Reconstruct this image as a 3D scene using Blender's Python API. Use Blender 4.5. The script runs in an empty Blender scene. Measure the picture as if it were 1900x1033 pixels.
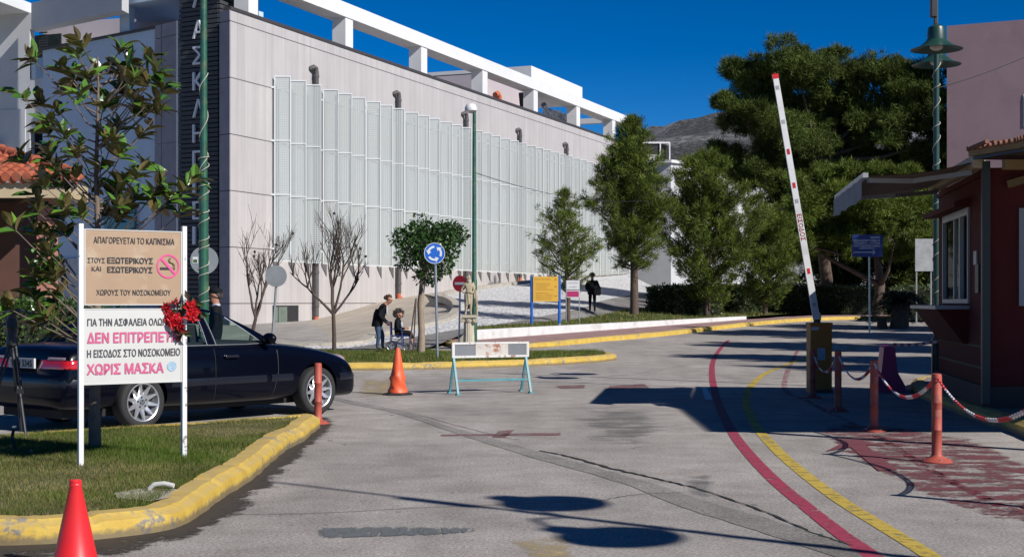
import bpy, bmesh, math, random
import numpy as np
from mathutils import Vector, Matrix
R = math.radians
scene = bpy.context.scene
COL = scene.collection
random.seed(7)
rng = np.random.default_rng(7)

# ------------------------------------------------------------------ camera
F = 2640.0            # focal length in pixels of the 1900 px wide photo
H0 = 1.5              # eye height
HY = 560.0            # row of the horizon
cam_d = bpy.data.cameras.new("camera")
cam_d.sensor_width = 36.0
cam_d.lens = F / 1900.0 * 36.0
cam_d.shift_y = (HY - 516.5) / 1900.0
cam_d.clip_start = 0.1
cam_d.clip_end = 6000.0
cam = bpy.data.objects.new("camera", cam_d)
cam.location = (0, 0, H0)
cam.rotation_euler = (R(90), 0, 0)
COL.objects.link(cam)
scene.camera = cam

# ------------------------------------------------------------------ sun and sky
SUN_PHI = R(-39.0)    # direction towards the sun, from +X towards +Y
SUN_EL = R(36.0)
sdir = Vector((math.cos(SUN_EL) * math.cos(SUN_PHI), math.cos(SUN_EL) * math.sin(SUN_PHI), math.sin(SUN_EL)))
sun_d = bpy.data.lights.new("sun", 'SUN')
sun_d.energy = 5.0
sun_d.angle = R(0.5)
sun_d.color = (1.0, 0.955, 0.90)
sun = bpy.data.objects.new("sun", sun_d)
sun.rotation_euler = sdir.to_track_quat('Z', 'Y').to_euler()
sun.location = (30, -30, 60)
COL.objects.link(sun)

world = bpy.data.worlds.new("World")
scene.world = world
world.use_nodes = True
wn = world.node_tree
for n in list(wn.nodes):
    wn.nodes.remove(n)
sky = wn.nodes.new('ShaderNodeTexSky')
sky.sky_type = 'NISHITA'
sky.sun_disc = False
sky.sun_elevation = SUN_EL
sky.sun_rotation = math.atan2(sdir.x, sdir.y)
sky.altitude = 900.0
sky.air_density = 0.75
sky.dust_density = 0.05
sky.ozone_density = 6.0
gam = wn.nodes.new('ShaderNodeGamma')
gam.inputs[1].default_value = 1.35
hsv = wn.nodes.new('ShaderNodeHueSaturation')
hsv.inputs['Hue'].default_value = 0.5
hsv.inputs['Saturation'].default_value = 1.19
hsv.inputs['Value'].default_value = 0.72
bg = wn.nodes.new('ShaderNodeBackground')
bg.inputs[1].default_value = 0.052
wo = wn.nodes.new('ShaderNodeOutputWorld')
wn.links.new(sky.outputs[0], gam.inputs[0])
wn.links.new(gam.outputs[0], hsv.inputs['Color'])
wn.links.new(hsv.outputs[0], bg.inputs[0])
wn.links.new(bg.outputs[0], wo.inputs[0])

scene.view_settings.view_transform = 'Standard'
scene.view_settings.look = 'None'
scene.view_settings.gamma = 1.0
scene.view_settings.exposure = 0.30
scene.render.resolution_x = 1024
scene.render.resolution_y = 556
scene.cycles.max_bounces = 8
scene.cycles.transparent_max_bounces = 24
scene.cycles.use_denoising = True

# ------------------------------------------------------------------ helpers
def W(px, py, D):
    """world point at depth D seen at photo pixel (px, py)"""
    return Vector(((px - 950.0) / F * D, D, H0 - (py - HY) / F * D))

def G(px, py, z=0.0):
    D = (H0 - z) * F / (py - HY)
    return Vector(((px - 950.0) / F * D, D, z))

def road_z(D):
    return 0.0 if D < 45 else min(0.02 * (D - 45), 1.3)

class MB:
    def __init__(s):
        s.v = []; s.f = []; s.m = []
    def add(s, verts, faces, mi=0):
        o = len(s.v)
        s.v.extend([tuple(p) for p in verts])
        s.f.extend([tuple(i + o for i in f) for f in faces])
        s.m.extend([mi] * len(faces))
    def box(s, c, d, rz=0.0, mi=0, mat=None, taper=1.0):
        x, y, z = d[0] / 2, d[1] / 2, d[2] / 2
        vs = [Vector((sx * x * (taper if sz > 0 else 1), sy * y * (taper if sz > 0 else 1), sz * z)) for sz in (-1, 1) for sy in (-1, 1) for sx in (-1, 1)]
        M = Matrix.Translation(Vector(c)) @ (mat if mat is not None else Matrix.Rotation(rz, 4, 'Z'))
        s.add([M @ p for p in vs], [(0, 2, 3, 1), (4, 5, 7, 6), (0, 1, 5, 4), (2, 6, 7, 3), (0, 4, 6, 2), (1, 3, 7, 5)], mi)
    def bbox(s, lo, hi, mi=0):
        s.box([(a + b) / 2 for a, b in zip(lo, hi)], [b - a for a, b in zip(lo, hi)], 0, mi)
    def beam(s, a, b, w, h, up=(0, 0, 1), mi=0):
        a = Vector(a); b = Vector(b); d = (b - a)
        L = d.length
        if L < 1e-6: return
        d.normalize(); u = Vector(up)
        if abs(d.dot(u)) > 0.98: u = Vector((1, 0, 0)) if abs(d.x) < .9 else Vector((0, 1, 0))
        sx = d.cross(u).normalized(); uy = sx.cross(d).normalized()
        M = Matrix((( d.x, sx.x, uy.x, 0), (d.y, sx.y, uy.y, 0), (d.z, sx.z, uy.z, 0), (0, 0, 0, 1)))
        s.box((a + b) / 2, (L, w, h), 0, mi, mat=M)
    def tube(s, pts, r, n=8, mi=0, cap=True):
        pts = [Vector(p) for p in pts]
        if not hasattr(r, '__len__'): r = [r] * len(pts)
        N = len(pts); vs = []; fs = []
        prev = None
        for i, p in enumerate(pts):
            t = (pts[min(i + 1, N - 1)] - pts[max(i - 1, 0)])
            if t.length < 1e-9: t = Vector((0, 0, 1))
            t.normalize()
            if prev is None:
                a = Vector((0, 0, 1)) if abs(t.z) < .9 else Vector((1, 0, 0))
                u = t.cross(a).normalized()
            else:
                u = (prev - t * prev.dot(t))
                u = u.normalized() if u.length > 1e-6 else t.orthogonal().normalized()
            prev = u; w = t.cross(u)
            for k in range(n):
                an = 2 * math.pi * k / n
                vs.append(p + (u * math.cos(an) + w * math.sin(an)) * r[i])
        for i in range(N - 1):
            for k in range(n):
                a = i * n + k; b = i * n + (k + 1) % n
                fs.append((a, b, b + n, a + n))
        if cap:
            fs.append(tuple(reversed(range(n)))); fs.append(tuple((N - 1) * n + k for k in range(n)))
        s.add(vs, fs, mi)
    def lathe(s, prof, c=(0, 0, 0), n=24, mi=0, mat=None, cap=True):
        c = Vector(c); vs = []; fs = []
        for r, z in prof:
            for k in range(n):
                an = 2 * math.pi * k / n
                p = Vector((r * math.cos(an), r * math.sin(an), z))
                if mat is not None: p = mat @ p
                vs.append(c + p)
        N = len(prof)
        for i in range(N - 1):
            for k in range(n):
                a = i * n + k; b = i * n + (k + 1) % n
                fs.append((a, b, b + n, a + n))
        if cap:
            if prof[0][0] > 1e-4: fs.append(tuple(reversed(range(n))))
            if prof[-1][0] > 1e-4: fs.append(tuple((N - 1) * n + k for k in range(n)))
        s.add(vs, fs, mi)
    def ell(s, c, r, nu=14, nv=9, mi=0, mat=None):
        c = Vector(c); vs = []; fs = []
        for j in range(nv + 1):
            th = math.pi * j / nv
            for k in range(nu):
                an = 2 * math.pi * k / nu
                p = Vector((r[0] * math.sin(th) * math.cos(an), r[1] * math.sin(th) * math.sin(an), r[2] * math.cos(th)))
                if mat is not None: p = mat @ p
                vs.append(c + p)
        for j in range(nv):
            for k in range(nu):
                a = j * nu + k; b = j * nu + (k + 1) % nu
                fs.append((a, a + nu, b + nu, b))
        s.add(vs, fs, mi)
    def prism(s, poly, z0, z1, mi=0, fn=None):
        """polygon (list of 2-D points) extruded z0..z1; fn maps (x,y,z)->3-D"""
        n = len(poly)
        g = fn or (lambda x, y, z: (x, y, z))
        vs = [g(p[0], p[1], z0) for p in poly] + [g(p[0], p[1], z1) for p in poly]
        fs = [tuple(reversed(range(n))), tuple(range(n, 2 * n))]
        fs += [(i, (i + 1) % n, n + (i + 1) % n, n + i) for i in range(n)]
        s.add(vs, fs, mi)
    def grid(s, rows, mi=0, flip=False):
        nr = len(rows); nc = len(rows[0])
        vs = [p for r in rows for p in r]; fs = []
        for i in range(nr - 1):
            for j in range(nc - 1):
                a = i * nc + j
                q = (a, a + 1, a + nc + 1, a + nc)
                fs.append(tuple(reversed(q)) if flip else q)
        s.add(vs, fs, mi)
    def build(s, name, mats, parent=None, smooth=None, label=None, bevel=0, loc=None, rz=None, seg=2, weld=False, recalc=True):
        me = bpy.data.meshes.new(name)
        me.from_pydata(s.v, [], s.f)
        if not isinstance(mats, (list, tuple)): mats = [mats]
        for m in mats: me.materials.append(m)
        if len(mats) > 1:
            me.polygons.foreach_set('material_index', s.m)
        bm = bmesh.new(); bm.from_mesh(me)
        if weld: bmesh.ops.remove_doubles(bm, verts=bm.verts, dist=1e-5)
        if recalc and len(bm.faces) < 30000: bmesh.ops.recalc_face_normals(bm, faces=bm.faces)
        bm.to_mesh(me); bm.free()
        if smooth is not None:
            me.polygons.foreach_set('use_smooth', [True] * len(me.polygons))
            try: me.set_sharp_from_angle(angle=R(smooth))
            except Exception: pass
        o = bpy.data.objects.new(name, me)
        COL.objects.link(o)
        if parent: o.parent = parent
        if loc is not None: o.location = loc
        if rz is not None: o.rotation_euler.z = rz
        if label: o['label'] = label
        if bevel:
            b = o.modifiers.new('bevel', 'BEVEL'); b.width = bevel; b.segments = seg; b.limit_method = 'ANGLE'; b.angle_limit = R(40)
        return o

def tag(o, label=None, cat=None, group=None, kind=None):
    if label: o['label'] = label
    if cat: o['category'] = cat
    if group: o['group'] = group
    if kind: o['kind'] = kind
    return o

def thing(name, label, cat, loc=(0, 0, 0), rz=0.0, group=None):
    o = bpy.data.objects.new(name, None); COL.objects.link(o)
    o.empty_display_size = .2
    o.location = loc; o.rotation_euler = (0, 0, rz)
    return tag(o, label, cat, group)

def kids(o):
    return [c for c in bpy.data.objects if c.parent == o]

def copy_tree(o, parent=None):
    c = o.copy(); COL.objects.link(c)
    if parent: c.parent = parent
    for ch in kids(o): copy_tree(ch, c)
    return c

def raw_mesh(name, verts, faces_n, idx, mats, parent=None, mi=None):
    """fast mesh from numpy arrays; all faces have faces_n corners"""
    me = bpy.data.meshes.new(name)
    nv = len(verts); nf = len(idx) // faces_n
    me.vertices.add(nv); me.vertices.foreach_set('co', np.asarray(verts, dtype=np.float32).ravel())
    me.loops.add(len(idx)); me.loops.foreach_set('vertex_index', np.asarray(idx, dtype=np.int32))
    me.polygons.add(nf)
    me.polygons.foreach_set('loop_start', np.arange(0, len(idx), faces_n, dtype=np.int32))
    me.polygons.foreach_set('loop_total', np.full(nf, faces_n, dtype=np.int32))
    if not isinstance(mats, (list, tuple)): mats = [mats]
    for m in mats: me.materials.append(m)
    if mi is not None: me.polygons.foreach_set('material_index', np.asarray(mi, dtype=np.int32))
    me.update(); me.validate()
    o = bpy.data.objects.new(name, me); COL.objects.link(o)
    if parent: o.parent = parent
    return o

def evaluated_mesh(o):
    bpy.context.view_layer.update()
    dg = bpy.context.evaluated_depsgraph_get()
    return bpy.data.meshes.new_from_object(o.evaluated_get(dg))

def text_mb(s, u0, u1, z0, z1, bold=0.0, y=-0.003, depth=0.0):
    """lettering; bold thickens the strokes with slightly shifted copies"""
    if bold <= 0 or depth: return text_one(s, u0, u1, z0, z1, 0.0, y, depth)
    d = bold * (z1 - z0) * 1.3; mb = MB()
    for k, (dx, dz) in enumerate(((0, 0), (d, 0), (-d, 0), (0, d), (0, -d), (d * .7, d * .7), (-d * .7, d * .7), (d * .7, -d * .7), (-d * .7, -d * .7))):
        t = text_one(s, u0 + d + dx, u1 - d + dx, z0 + d + dz, z1 - d + dz, 0.0, y - .00006 * k)
        mb.add(t.v, t.f)
    return mb

_glyphs = {}
def text_one(s, u0, u1, z0, z1, bold=0.0, y=-0.003, depth=0.0):
    """lettering as verts/faces fitted to the rectangle u0..u1, z0..z1 in a local x-z plane at y"""
    if s not in _glyphs: _glyphs[s] = _glyph(s)
    co, fs = _glyphs[s]
    lo = co.min(0); hi = co.max(0)
    x = u0 + (co[:, 0] - lo[0]) / max(hi[0] - lo[0], 1e-6) * (u1 - u0)
    z = z0 + (co[:, 1] - lo[1]) / max(hi[1] - lo[1], 1e-6) * (z1 - z0)
    mb = MB()
    vs = [(a, y, b) for a, b in zip(x, z)]
    mb.add(vs, fs)
    if depth:
        n = len(vs)
        mb2 = MB(); ecount = {}
        for f in fs:
            for i in range(len(f)):
                e = (f[i], f[(i + 1) % len(f)]); ecount[e] = 1
        side = [(e[0], e[1], e[1] + n, e[0] + n) for e in ecount if (e[1], e[0]) not in ecount]
        mb2.add(vs + [(a, y + depth, b) for a, b in zip(x, z)], fs + side)
        return mb2
    return mb

def _glyph(s):
    cu = bpy.data.curves.new("lettering", 'FONT')
    cu.body = s.replace('Κ', 'K'); cu.size = 1.0; cu.resolution_u = 3; cu.align_x = 'LEFT'
    o = bpy.data.objects.new("lettering", cu); COL.objects.link(o)
    me = evaluated_mesh(o)
    bpy.data.objects.remove(o); bpy.data.curves.remove(cu)
    co = np.array([v.co[:] for v in me.vertices]); fs = [tuple(p.vertices) for p in me.polygons]
    bpy.data.meshes.remove(me)
    return co, fs

# ------------------------------------------------------------------ materials
def nn(nt, t, **kw):
    n = nt.nodes.new(t)
    for k, v in kw.items(): setattr(n, k, v)
    return n

def new_mat(name):
    m = bpy.data.materials.new(name); m.use_nodes = True
    nt = m.node_tree
    b = nt.nodes['Principled BSDF']
    return m, nt, b

def noise(nt, scale, detail=4, rough=.55, coord='Object', vec=None, dist=0.0):
    n = nn(nt, 'ShaderNodeTexNoise'); n.inputs['Scale'].default_value = scale
    n.inputs['Detail'].default_value = detail; n.inputs['Roughness'].default_value = rough
    n.inputs['Distortion'].default_value = dist
    if vec is None:
        tc = nn(nt, 'ShaderNodeTexCoord'); vec = tc.outputs[coord]
    nt.links.new(vec, n.inputs['Vector'])
    return n.outputs['Fac']

def ramp(nt, fac, stops):
    r = nn(nt, 'ShaderNodeValToRGB')
    el = r.color_ramp.elements
    while len(el) < len(stops): el.new(.5)
    for e, (p, c) in zip(el, stops):
        e.position = p; e.color = (*c, 1) if len(c) == 3 else c
    nt.links.new(fac, r.inputs[0])
    return r.outputs[0]

def mixc(nt, fac, a, b, mode='MIX'):
    m = nn(nt, 'ShaderNodeMix', data_type='RGBA', blend_type=mode)
    if isinstance(fac, (int, float)): m.inputs[0].default_value = fac
    else: nt.links.new(fac, m.inputs[0])
    for i, v in ((6, a), (7, b)):
        if isinstance(v, (tuple, list)): m.inputs[i].default_value = (*v[:3], 1)
        else: nt.links.new(v, m.inputs[i])
    return m.outputs[2]

def vmath(nt, op, a, b=None):
    m = nn(nt, 'ShaderNodeMath', operation=op)
    for i, v in enumerate((a, b)):
        if v is None: continue
        if isinstance(v, (int, float)): m.inputs[i].default_value = v
        else: nt.links.new(v, m.inputs[i])
    return m.outputs[0]

def bump(nt, b, h, strength=.3, dist=.01):
    n = nn(nt, 'ShaderNodeBump'); n.inputs['Strength'].default_value = strength; n.inputs['Distance'].default_value = dist
    nt.links.new(h, n.inputs['Height']); nt.links.new(n.outputs[0], b.inputs['Normal'])

def stain(name, poly, z, m, inner=.55):
    """ground patch whose wear grows towards its rim (vertex attribute 'edge')"""
    c = sum(poly, Vector((0, 0, 0))) / len(poly); n = len(poly)
    V_ = [(p.x, p.y, z + road_z(p.y)) for p in poly] + [tuple(c.lerp(p, inner).xy) + (z + road_z(p.y),) for p in poly] + [(c.x, c.y, z + road_z(c.y))]
    F_ = [(i, (i + 1) % n, n + (i + 1) % n, n + i) for i in range(n)] + [(n + i, n + (i + 1) % n, 2 * n) for i in range(n)]
    mb = MB(); mb.add(V_, F_); o = mb.build(name, m)
    at = o.data.attributes.new('edge', 'FLOAT', 'POINT')
    at.data.foreach_set('value', [1.0] * n + [0.0] * (n + 1))
    return tag(o, kind='structure')

def sc(c, k): return tuple(min(max(x * k, 0), 1) for x in c)

def mat(name, col, rough=.6, var=.12, scale=4.0, metal=0.0, spec=.5, bmp=0.0, bscale=60, dirt=None, dirt_amt=.5, dscale=2.5, coat=0.0, drange=(.52, .68)):
    m, nt, b = new_mat(name)
    f = noise(nt, scale, 5)
    c = ramp(nt, f, [(.3, sc(col, 1 - var)), (.7, sc(col, 1 + var))])
    if dirt is not None:
        d = noise(nt, dscale, 8, .65)
        dm = ramp(nt, d, [(drange[0], (0, 0, 0)), (drange[1], (1, 1, 1))])
        dm2 = vmath(nt, 'MULTIPLY', dm, dirt_amt)
        c = mixc(nt, dm2, c, dirt)
    nt.links.new(c, b.inputs['Base Color'])
    b.inputs['Roughness'].default_value = rough
    b.inputs['Metallic'].default_value = metal
    b.inputs['Specular IOR Level'].default_value = spec
    b.inputs['Coat Weight'].default_value = coat
    b.inputs['Coat Roughness'].default_value = .04
    if bmp: bump(nt, b, noise(nt, bscale, 4), bmp)
    return m

def leaf_mat(name, col, col2, rough=.5, back=None, spec=.4, clump=1.2, trans=.15):
    m, nt, b = new_mat(name)
    g = nn(nt, 'ShaderNodeNewGeometry')
    c1 = mixc(nt, g.outputs['Random Per Island'], col, col2)
    f = noise(nt, clump, 3)
    k = ramp(nt, f, [(.35, (.62, .62, .62)), (.65, (1.25, 1.25, 1.25))])
    c = mixc(nt, 1.0, c1, k, 'MULTIPLY')
    if back is not None:
        c = mixc(nt, g.outputs['Backfacing'], c, back)
    nt.links.new(c, b.inputs['Base Color'])
    b.inputs['Roughness'].default_value = rough
    b.inputs['Specular IOR Level'].default_value = spec
    if trans:
        t = nn(nt, 'ShaderNodeBsdfTranslucent'); nt.links.new(c, t.inputs[0])
        mx = nn(nt, 'ShaderNodeMixShader'); mx.inputs[0].default_value = trans
        nt.links.new(b.outputs[0], mx.inputs[1]); nt.links.new(t.outputs[0], mx.inputs[2])
        nt.links.new(mx.outputs[0], nt.nodes['Material Output'].inputs[0])
    return m

def worn(name, col, col2=None, wear=.5, scale=6.0, rough=.75, stretch=(1, 1, 1), soft=.12, fine=40):
    """paint or dirt lying on asphalt, worn through in a noise pattern"""
    m, nt, b = new_mat(name)
    tc = nn(nt, 'ShaderNodeTexCoord'); mp = nn(nt, 'ShaderNodeMapping'); mp.inputs['Scale'].default_value = stretch
    nt.links.new(tc.outputs['Object'], mp.inputs[0])
    f = noise(nt, scale, 9, .68, vec=mp.outputs[0])
    f2 = noise(nt, fine, 5, .6, vec=mp.outputs[0])
    ff = vmath(nt, 'ADD', vmath(nt, 'MULTIPLY', f, .72), vmath(nt, 'MULTIPLY', f2, .28))
    at_ = nn(nt, 'ShaderNodeAttribute'); at_.attribute_name = 'edge'
    ff = vmath(nt, 'SUBTRACT', ff, vmath(nt, 'MULTIPLY', at_.outputs['Fac'], .35))
    a = ramp(nt, ff, [(wear - soft, (0, 0, 0)), (wear + soft, (1, 1, 1))])
    c = mixc(nt, noise(nt, 9, 5), col, col2 or sc(col, .72))
    nt.links.new(c, b.inputs['Base Color'])
    b.inputs['Roughness'].default_value = rough
    nt.links.new(a, b.inputs['Alpha'])
    return m

M = {}
def asphalt(name, base, dark=.7, spots=True):
    m, nt, b = new_mat(name)
    big = noise(nt, .22, 6, .6)
    mid = noise(nt, 1.7, 7, .62)
    fine = noise(nt, 42, 4, .75)
    grit = noise(nt, 190, 2, .6)
    c = ramp(nt, big, [(.32, sc(base, .80)), (.66, sc(base, 1.12))])
    k = ramp(nt, mid, [(.34, (.78, .77, .76)), (.62, (1.06, 1.06, 1.06))])
    c = mixc(nt, 1.0, c, k, 'MULTIPLY')
    tct = nn(nt, 'ShaderNodeTexCoord'); mpt = nn(nt, 'ShaderNodeMapping'); mpt.inputs['Scale'].default_value = (.9, .11, 1); mpt.inputs['Rotation'].default_value = (0, 0, -.18)
    nt.links.new(tct.outputs['Object'], mpt.inputs[0])
    c = mixc(nt, 1.0, c, ramp(nt, noise(nt, 1.0, 6, .6, vec=mpt.outputs[0]), [(.36, (.86, .855, .85)), (.60, (1.05, 1.05, 1.05))]), 'MULTIPLY')
    k2 = ramp(nt, fine, [(.34, (.45, .45, .45)), (.66, (1.48, 1.47, 1.45))])
    c = mixc(nt, .85, c, k2, 'MULTIPLY')
    k3 = ramp(nt, grit, [(.36, (.4, .4, .4)), (.64, (1.52, 1.5, 1.48))])
    c = mixc(nt, .85, c, k3, 'MULTIPLY')
    if spots:
        tc = nn(nt, 'ShaderNodeTexCoord'); mp = nn(nt, 'ShaderNodeMapping'); mp.inputs['Scale'].default_value = (1, .55, 1)
        mp.inputs['Rotation'].default_value = (0, 0, .5)
        nt.links.new(tc.outputs['Object'], mp.inputs[0])
        v = noise(nt, 7.0, 3, .5, vec=mp.outputs[0])
        s = ramp(nt, v, [(.69, (0, 0, 0)), (.73, (1, 1, 1))])
        c = mixc(nt, vmath(nt, 'MULTIPLY', s, .6), c, sc(base, .25))
        oil = noise(nt, .55, 8, .7)
        o2 = ramp(nt, oil, [(.58, (0, 0, 0)), (.72, (1, 1, 1))])
        c = mixc(nt, vmath(nt, 'MULTIPLY', o2, .35), c, sc(base, .45))
    nt.links.new(c, b.inputs['Base Color'])
    b.inputs['Roughness'].default_value = .85
    b.inputs['Specular IOR Level'].default_value = .25
    bump(nt, b, grit, .5, .004)
    return m

M['asphalt'] = asphalt('asphalt', (.345, .325, .307))
M['asphalt_path'] = asphalt('asphalt_path', (.22, .215, .21), spots=False)
M['patch'] = asphalt('asphalt_patch', (.255, .243, .232), spots=False)
M['crack'] = mat('crack', (.02, .02, .02), .9)
M['white'] = mat('white_paint', (.60, .60, .60), .55, .05, 3, dirt=(.33, .31, .28), dirt_amt=.35)
M['white_render'] = mat('white_render', (.47, .48, .49), .8, .05, .8, bmp=.1)
M['blue_render'] = mat('pale_blue_render', (.42, .53, .66), .8, .04, .6)  # even pale blue base colour for the wing and two annex parts
M['black'] = mat('black_rubber', (.015, .015, .016), .7, .2, 8)
M['dark_metal'] = mat('dark_metal', (.035, .036, .04), .45, .2, 6, .3)
M['chrome'] = mat('chrome', (.75, .76, .78), .15, .04, 3, 1.0)
M['steel'] = mat('galvanised_steel', (.42, .44, .46), .42, .15, 14, .85)
M['green_pole'] = mat('green_pole_paint', (.018, .085, .05), .38, .25, 7, spec=.6, dirt=(.16, .17, .07), dirt_amt=.45, dscale=5)
M['dgreen'] = mat('dark_green_paint', (.012, .045, .035), .4, .2, 5, spec=.6)
# ================================================================== GROUND
# one sheet to the horizon, rising gently beyond 45 m
ys = [-60, -10, 0, 5, 10, 20, 30, 40, 45, 50, 60, 70, 80, 95, 110, 140, 220, 500, 1500]
xs = [-1500, -400, -120, -60, -30, -15, 0, 15, 30, 60, 120, 400, 1500]
mb = MB(); mb.grid([[(x, y, road_z(y)) for x in xs] for y in ys])
tag(mb.build('road', M['asphalt']), kind='structure')

def smooth_line(pts, n=6):
    """Catmull-Rom through 2-D/3-D points"""
    P = [Vector(p) for p in pts]; out = []
    for i in range(len(P) - 1):
        p0 = P[max(i - 1, 0)]; p1 = P[i]; p2 = P[i + 1]; p3 = P[min(i + 2, len(P) - 1)]
        for k in range(n):
            t = k / n
            out.append(.5 * ((2 * p1) + (p2 - p0) * t + (2 * p0 - 5 * p1 + 4 * p2 - p3) * t * t + (3 * p1 - p0 - 3 * p2 + p3) * t ** 3))
    out.append(P[-1])
    return out

def ribbon(pts, w, z=.004, wfn=None):
    """flat strip along a ground line"""
    mb = MB(); L = []; Rr = []
    for i, p in enumerate(pts):
        t = (pts[min(i + 1, len(pts) - 1)] - pts[max(i - 1, 0)]); t.z = 0; t.normalize()
        n = Vector((-t.y, t.x, 0)); ww = w if wfn is None else wfn(i / (len(pts) - 1))
        a = p + n * ww / 2; b = p - n * ww / 2
        L.append((a.x, a.y, road_z(a.y) + z)); Rr.append((b.x, b.y, road_z(b.y) + z))
    mb.grid([L, Rr])
    return mb

def gp(px, py):
    """point on the road sheet under a photo pixel"""
    D = 40.0
    k = (py - HY)
    D = H0 * F / k
    if D > 45:
        D = (H0 + .9) * F / (k + .02 * F)
    return Vector(((px - 950.0) / F * D, D, road_z(D)))

# ---- painted lines
M['red_line'] = worn('red_road_paint', (.33, .035, .075), (.25, .03, .055), .43, 7, fine=110, soft=.06)
M['yellow_line'] = worn('yellow_road_paint', (.50, .36, .05), (.40, .29, .05), .44, 7, fine=110, soft=.06)
M['red_worn'] = worn('worn_red_paint', (.17, .045, .05), (.12, .04, .045), .50, 2.6, stretch=(.9, 1.5, 1), fine=30, soft=.05)
M['red_arrow'] = worn('red_arrow_paint', (.17, .04, .05), (.13, .04, .045), .38, 4, soft=.06)
M['pink_faint'] = worn('faint_red_paint', (.33, .06, .09), None, .52, 4, soft=.05)
M['red_ghost'] = worn('faded_red_paint', (.22, .10, .10), None, .47, 5, soft=.10)
M['grey_paint'] = worn('grey_road_paint', (.115, .13, .135), (.10, .11, .11), .45, 4, stretch=(5, .7, 1), soft=.05)
M['sand'] = worn('yellow_dust', (.42, .33, .17), None, .50, 3, soft=.10)
M['soil'] = worn('damp_soil', (.030, .024, .019), (.05, .04, .03), .46, 3.2, soft=.05, fine=26)
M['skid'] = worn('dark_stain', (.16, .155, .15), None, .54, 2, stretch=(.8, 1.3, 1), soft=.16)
M['white_worn'] = worn('worn_white_paint', (.5, .5, .5), None, .55, 5, soft=.05)

red = smooth_line([gp(1352, 631), gp(1336, 648), gp(1324, 668), gp(1321, 690), gp(1325, 720), gp(1336, 757), gp(1358, 800), gp(1388, 840), gp(1436, 890), gp(1494, 938), gp(1560, 990), gp(1625, 1036), gp(1800, 1180)])
tag(ribbon(red, .125).build('road_marking', M['red_line']), kind='structure')
yel = smooth_line([gp(1600, 640), gp(1500, 664), gp(1440, 684), gp(1410, 700), gp(1390, 722), gp(1384, 745), gp(1394, 775), gp(1414, 805), gp(1450, 843), gp(1500, 885), gp(1562, 930), gp(1635, 975), gp(1715, 1024), gp(1900, 1150)])
tag(ribbon(yel, .125).build('road_marking', M['yellow_line']), kind='structure')
tag(ribbon(smooth_line([gp(1480, 650), gp(1455, 712), gp(1500, 745), gp(1622, 806), gp(1720, 868), gp(1850, 935), gp(2000, 1010)]), .10, .004).build('road_marking', M['pink_faint']), kind='structure')
# worn red lane surface with an arrow
poly = [gp(1480, 790), gp(1530, 772), gp(1660, 780), gp(1790, 800), gp(1890, 830), gp(1990, 880), gp(2050, 1010), gp(1890, 1010), gp(1790, 970), gp(1690, 930), gp(1600, 875), gp(1530, 835)]
stain('road_marking', poly, .004, M['red_worn'], .72)
arrow = [gp(1584, 816), gp(1566, 846), gp(1592, 826), gp(1606, 826), gp(1628, 870), gp(1664, 868), gp(1612, 826), gp(1648, 828)]
arrow = [gp(1578, 815), gp(1532, 838), gp(1578, 830), gp(1630, 874), gp(1665, 872), gp(1606, 826), gp(1645, 828)]
mb = MB(); mb.add([(p.x, p.y, .008) for p in arrow], [tuple(range(len(arrow)))]); tag(mb.build('road_marking', M['red_arrow']), kind='structure')
# faded arrow in the middle of the road
mb = MB()
for q in ([(818, 806), (1040, 803), (1040, 808), (818, 809)], [(912, 812), (925, 800), (955, 797), (938, 812)]):
    mb.add([(gp(*p).x, gp(*p).y, .0045) for p in q], [(0, 1, 2, 3)])
tag(mb.build('road_marking', M['red_ghost']), kind='structure')
mb = MB()
for q in ([(1130, 716), (1195, 712), (1205, 720), (1130, 722)], [(1030, 716), (1085, 714), (1085, 720), (1040, 721)]):
    mb.add([(gp(*p).x, gp(*p).y, .0045) for p in q], [(0, 1, 2, 3)])
tag(mb.build('road_marking', M['red_ghost']), kind='structure')
q = [gp(1302, 719), gp(1311, 719), gp(1322, 741), gp(1308, 741)]
mb = MB(); mb.add([(p.x, p.y, .0045) for p in q], [(0, 1, 2, 3)]); tag(mb.build('road_marking', M['white']), kind='structure')
# grey painted bar, dust and stains
q = [gp(535, 982), gp(560, 976), gp(800, 974), gp(950, 978), gp(945, 988), gp(800, 996), gp(560, 1003), gp(540, 1000)]
stain('road_marking', q, .0045, M['grey_paint'], .6)
stain('road_stain', [gp(900, 990), gp(1000, 975), gp(1110, 985), gp(1130, 1060), gp(920, 1070)], .003, M['sand'], .3)
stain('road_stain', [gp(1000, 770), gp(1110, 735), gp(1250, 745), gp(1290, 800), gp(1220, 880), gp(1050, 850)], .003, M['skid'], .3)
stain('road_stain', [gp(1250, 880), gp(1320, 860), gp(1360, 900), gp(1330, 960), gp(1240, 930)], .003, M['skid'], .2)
stain('road_stain', [gp(620, 760), gp(650, 690), gp(760, 690), gp(760, 760)], .003, M['sand'], .3)
def jitter(pts, a):
    return [p + Vector((random.uniform(-a, a), random.uniform(-a, a), 0)) for p in pts]
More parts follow.
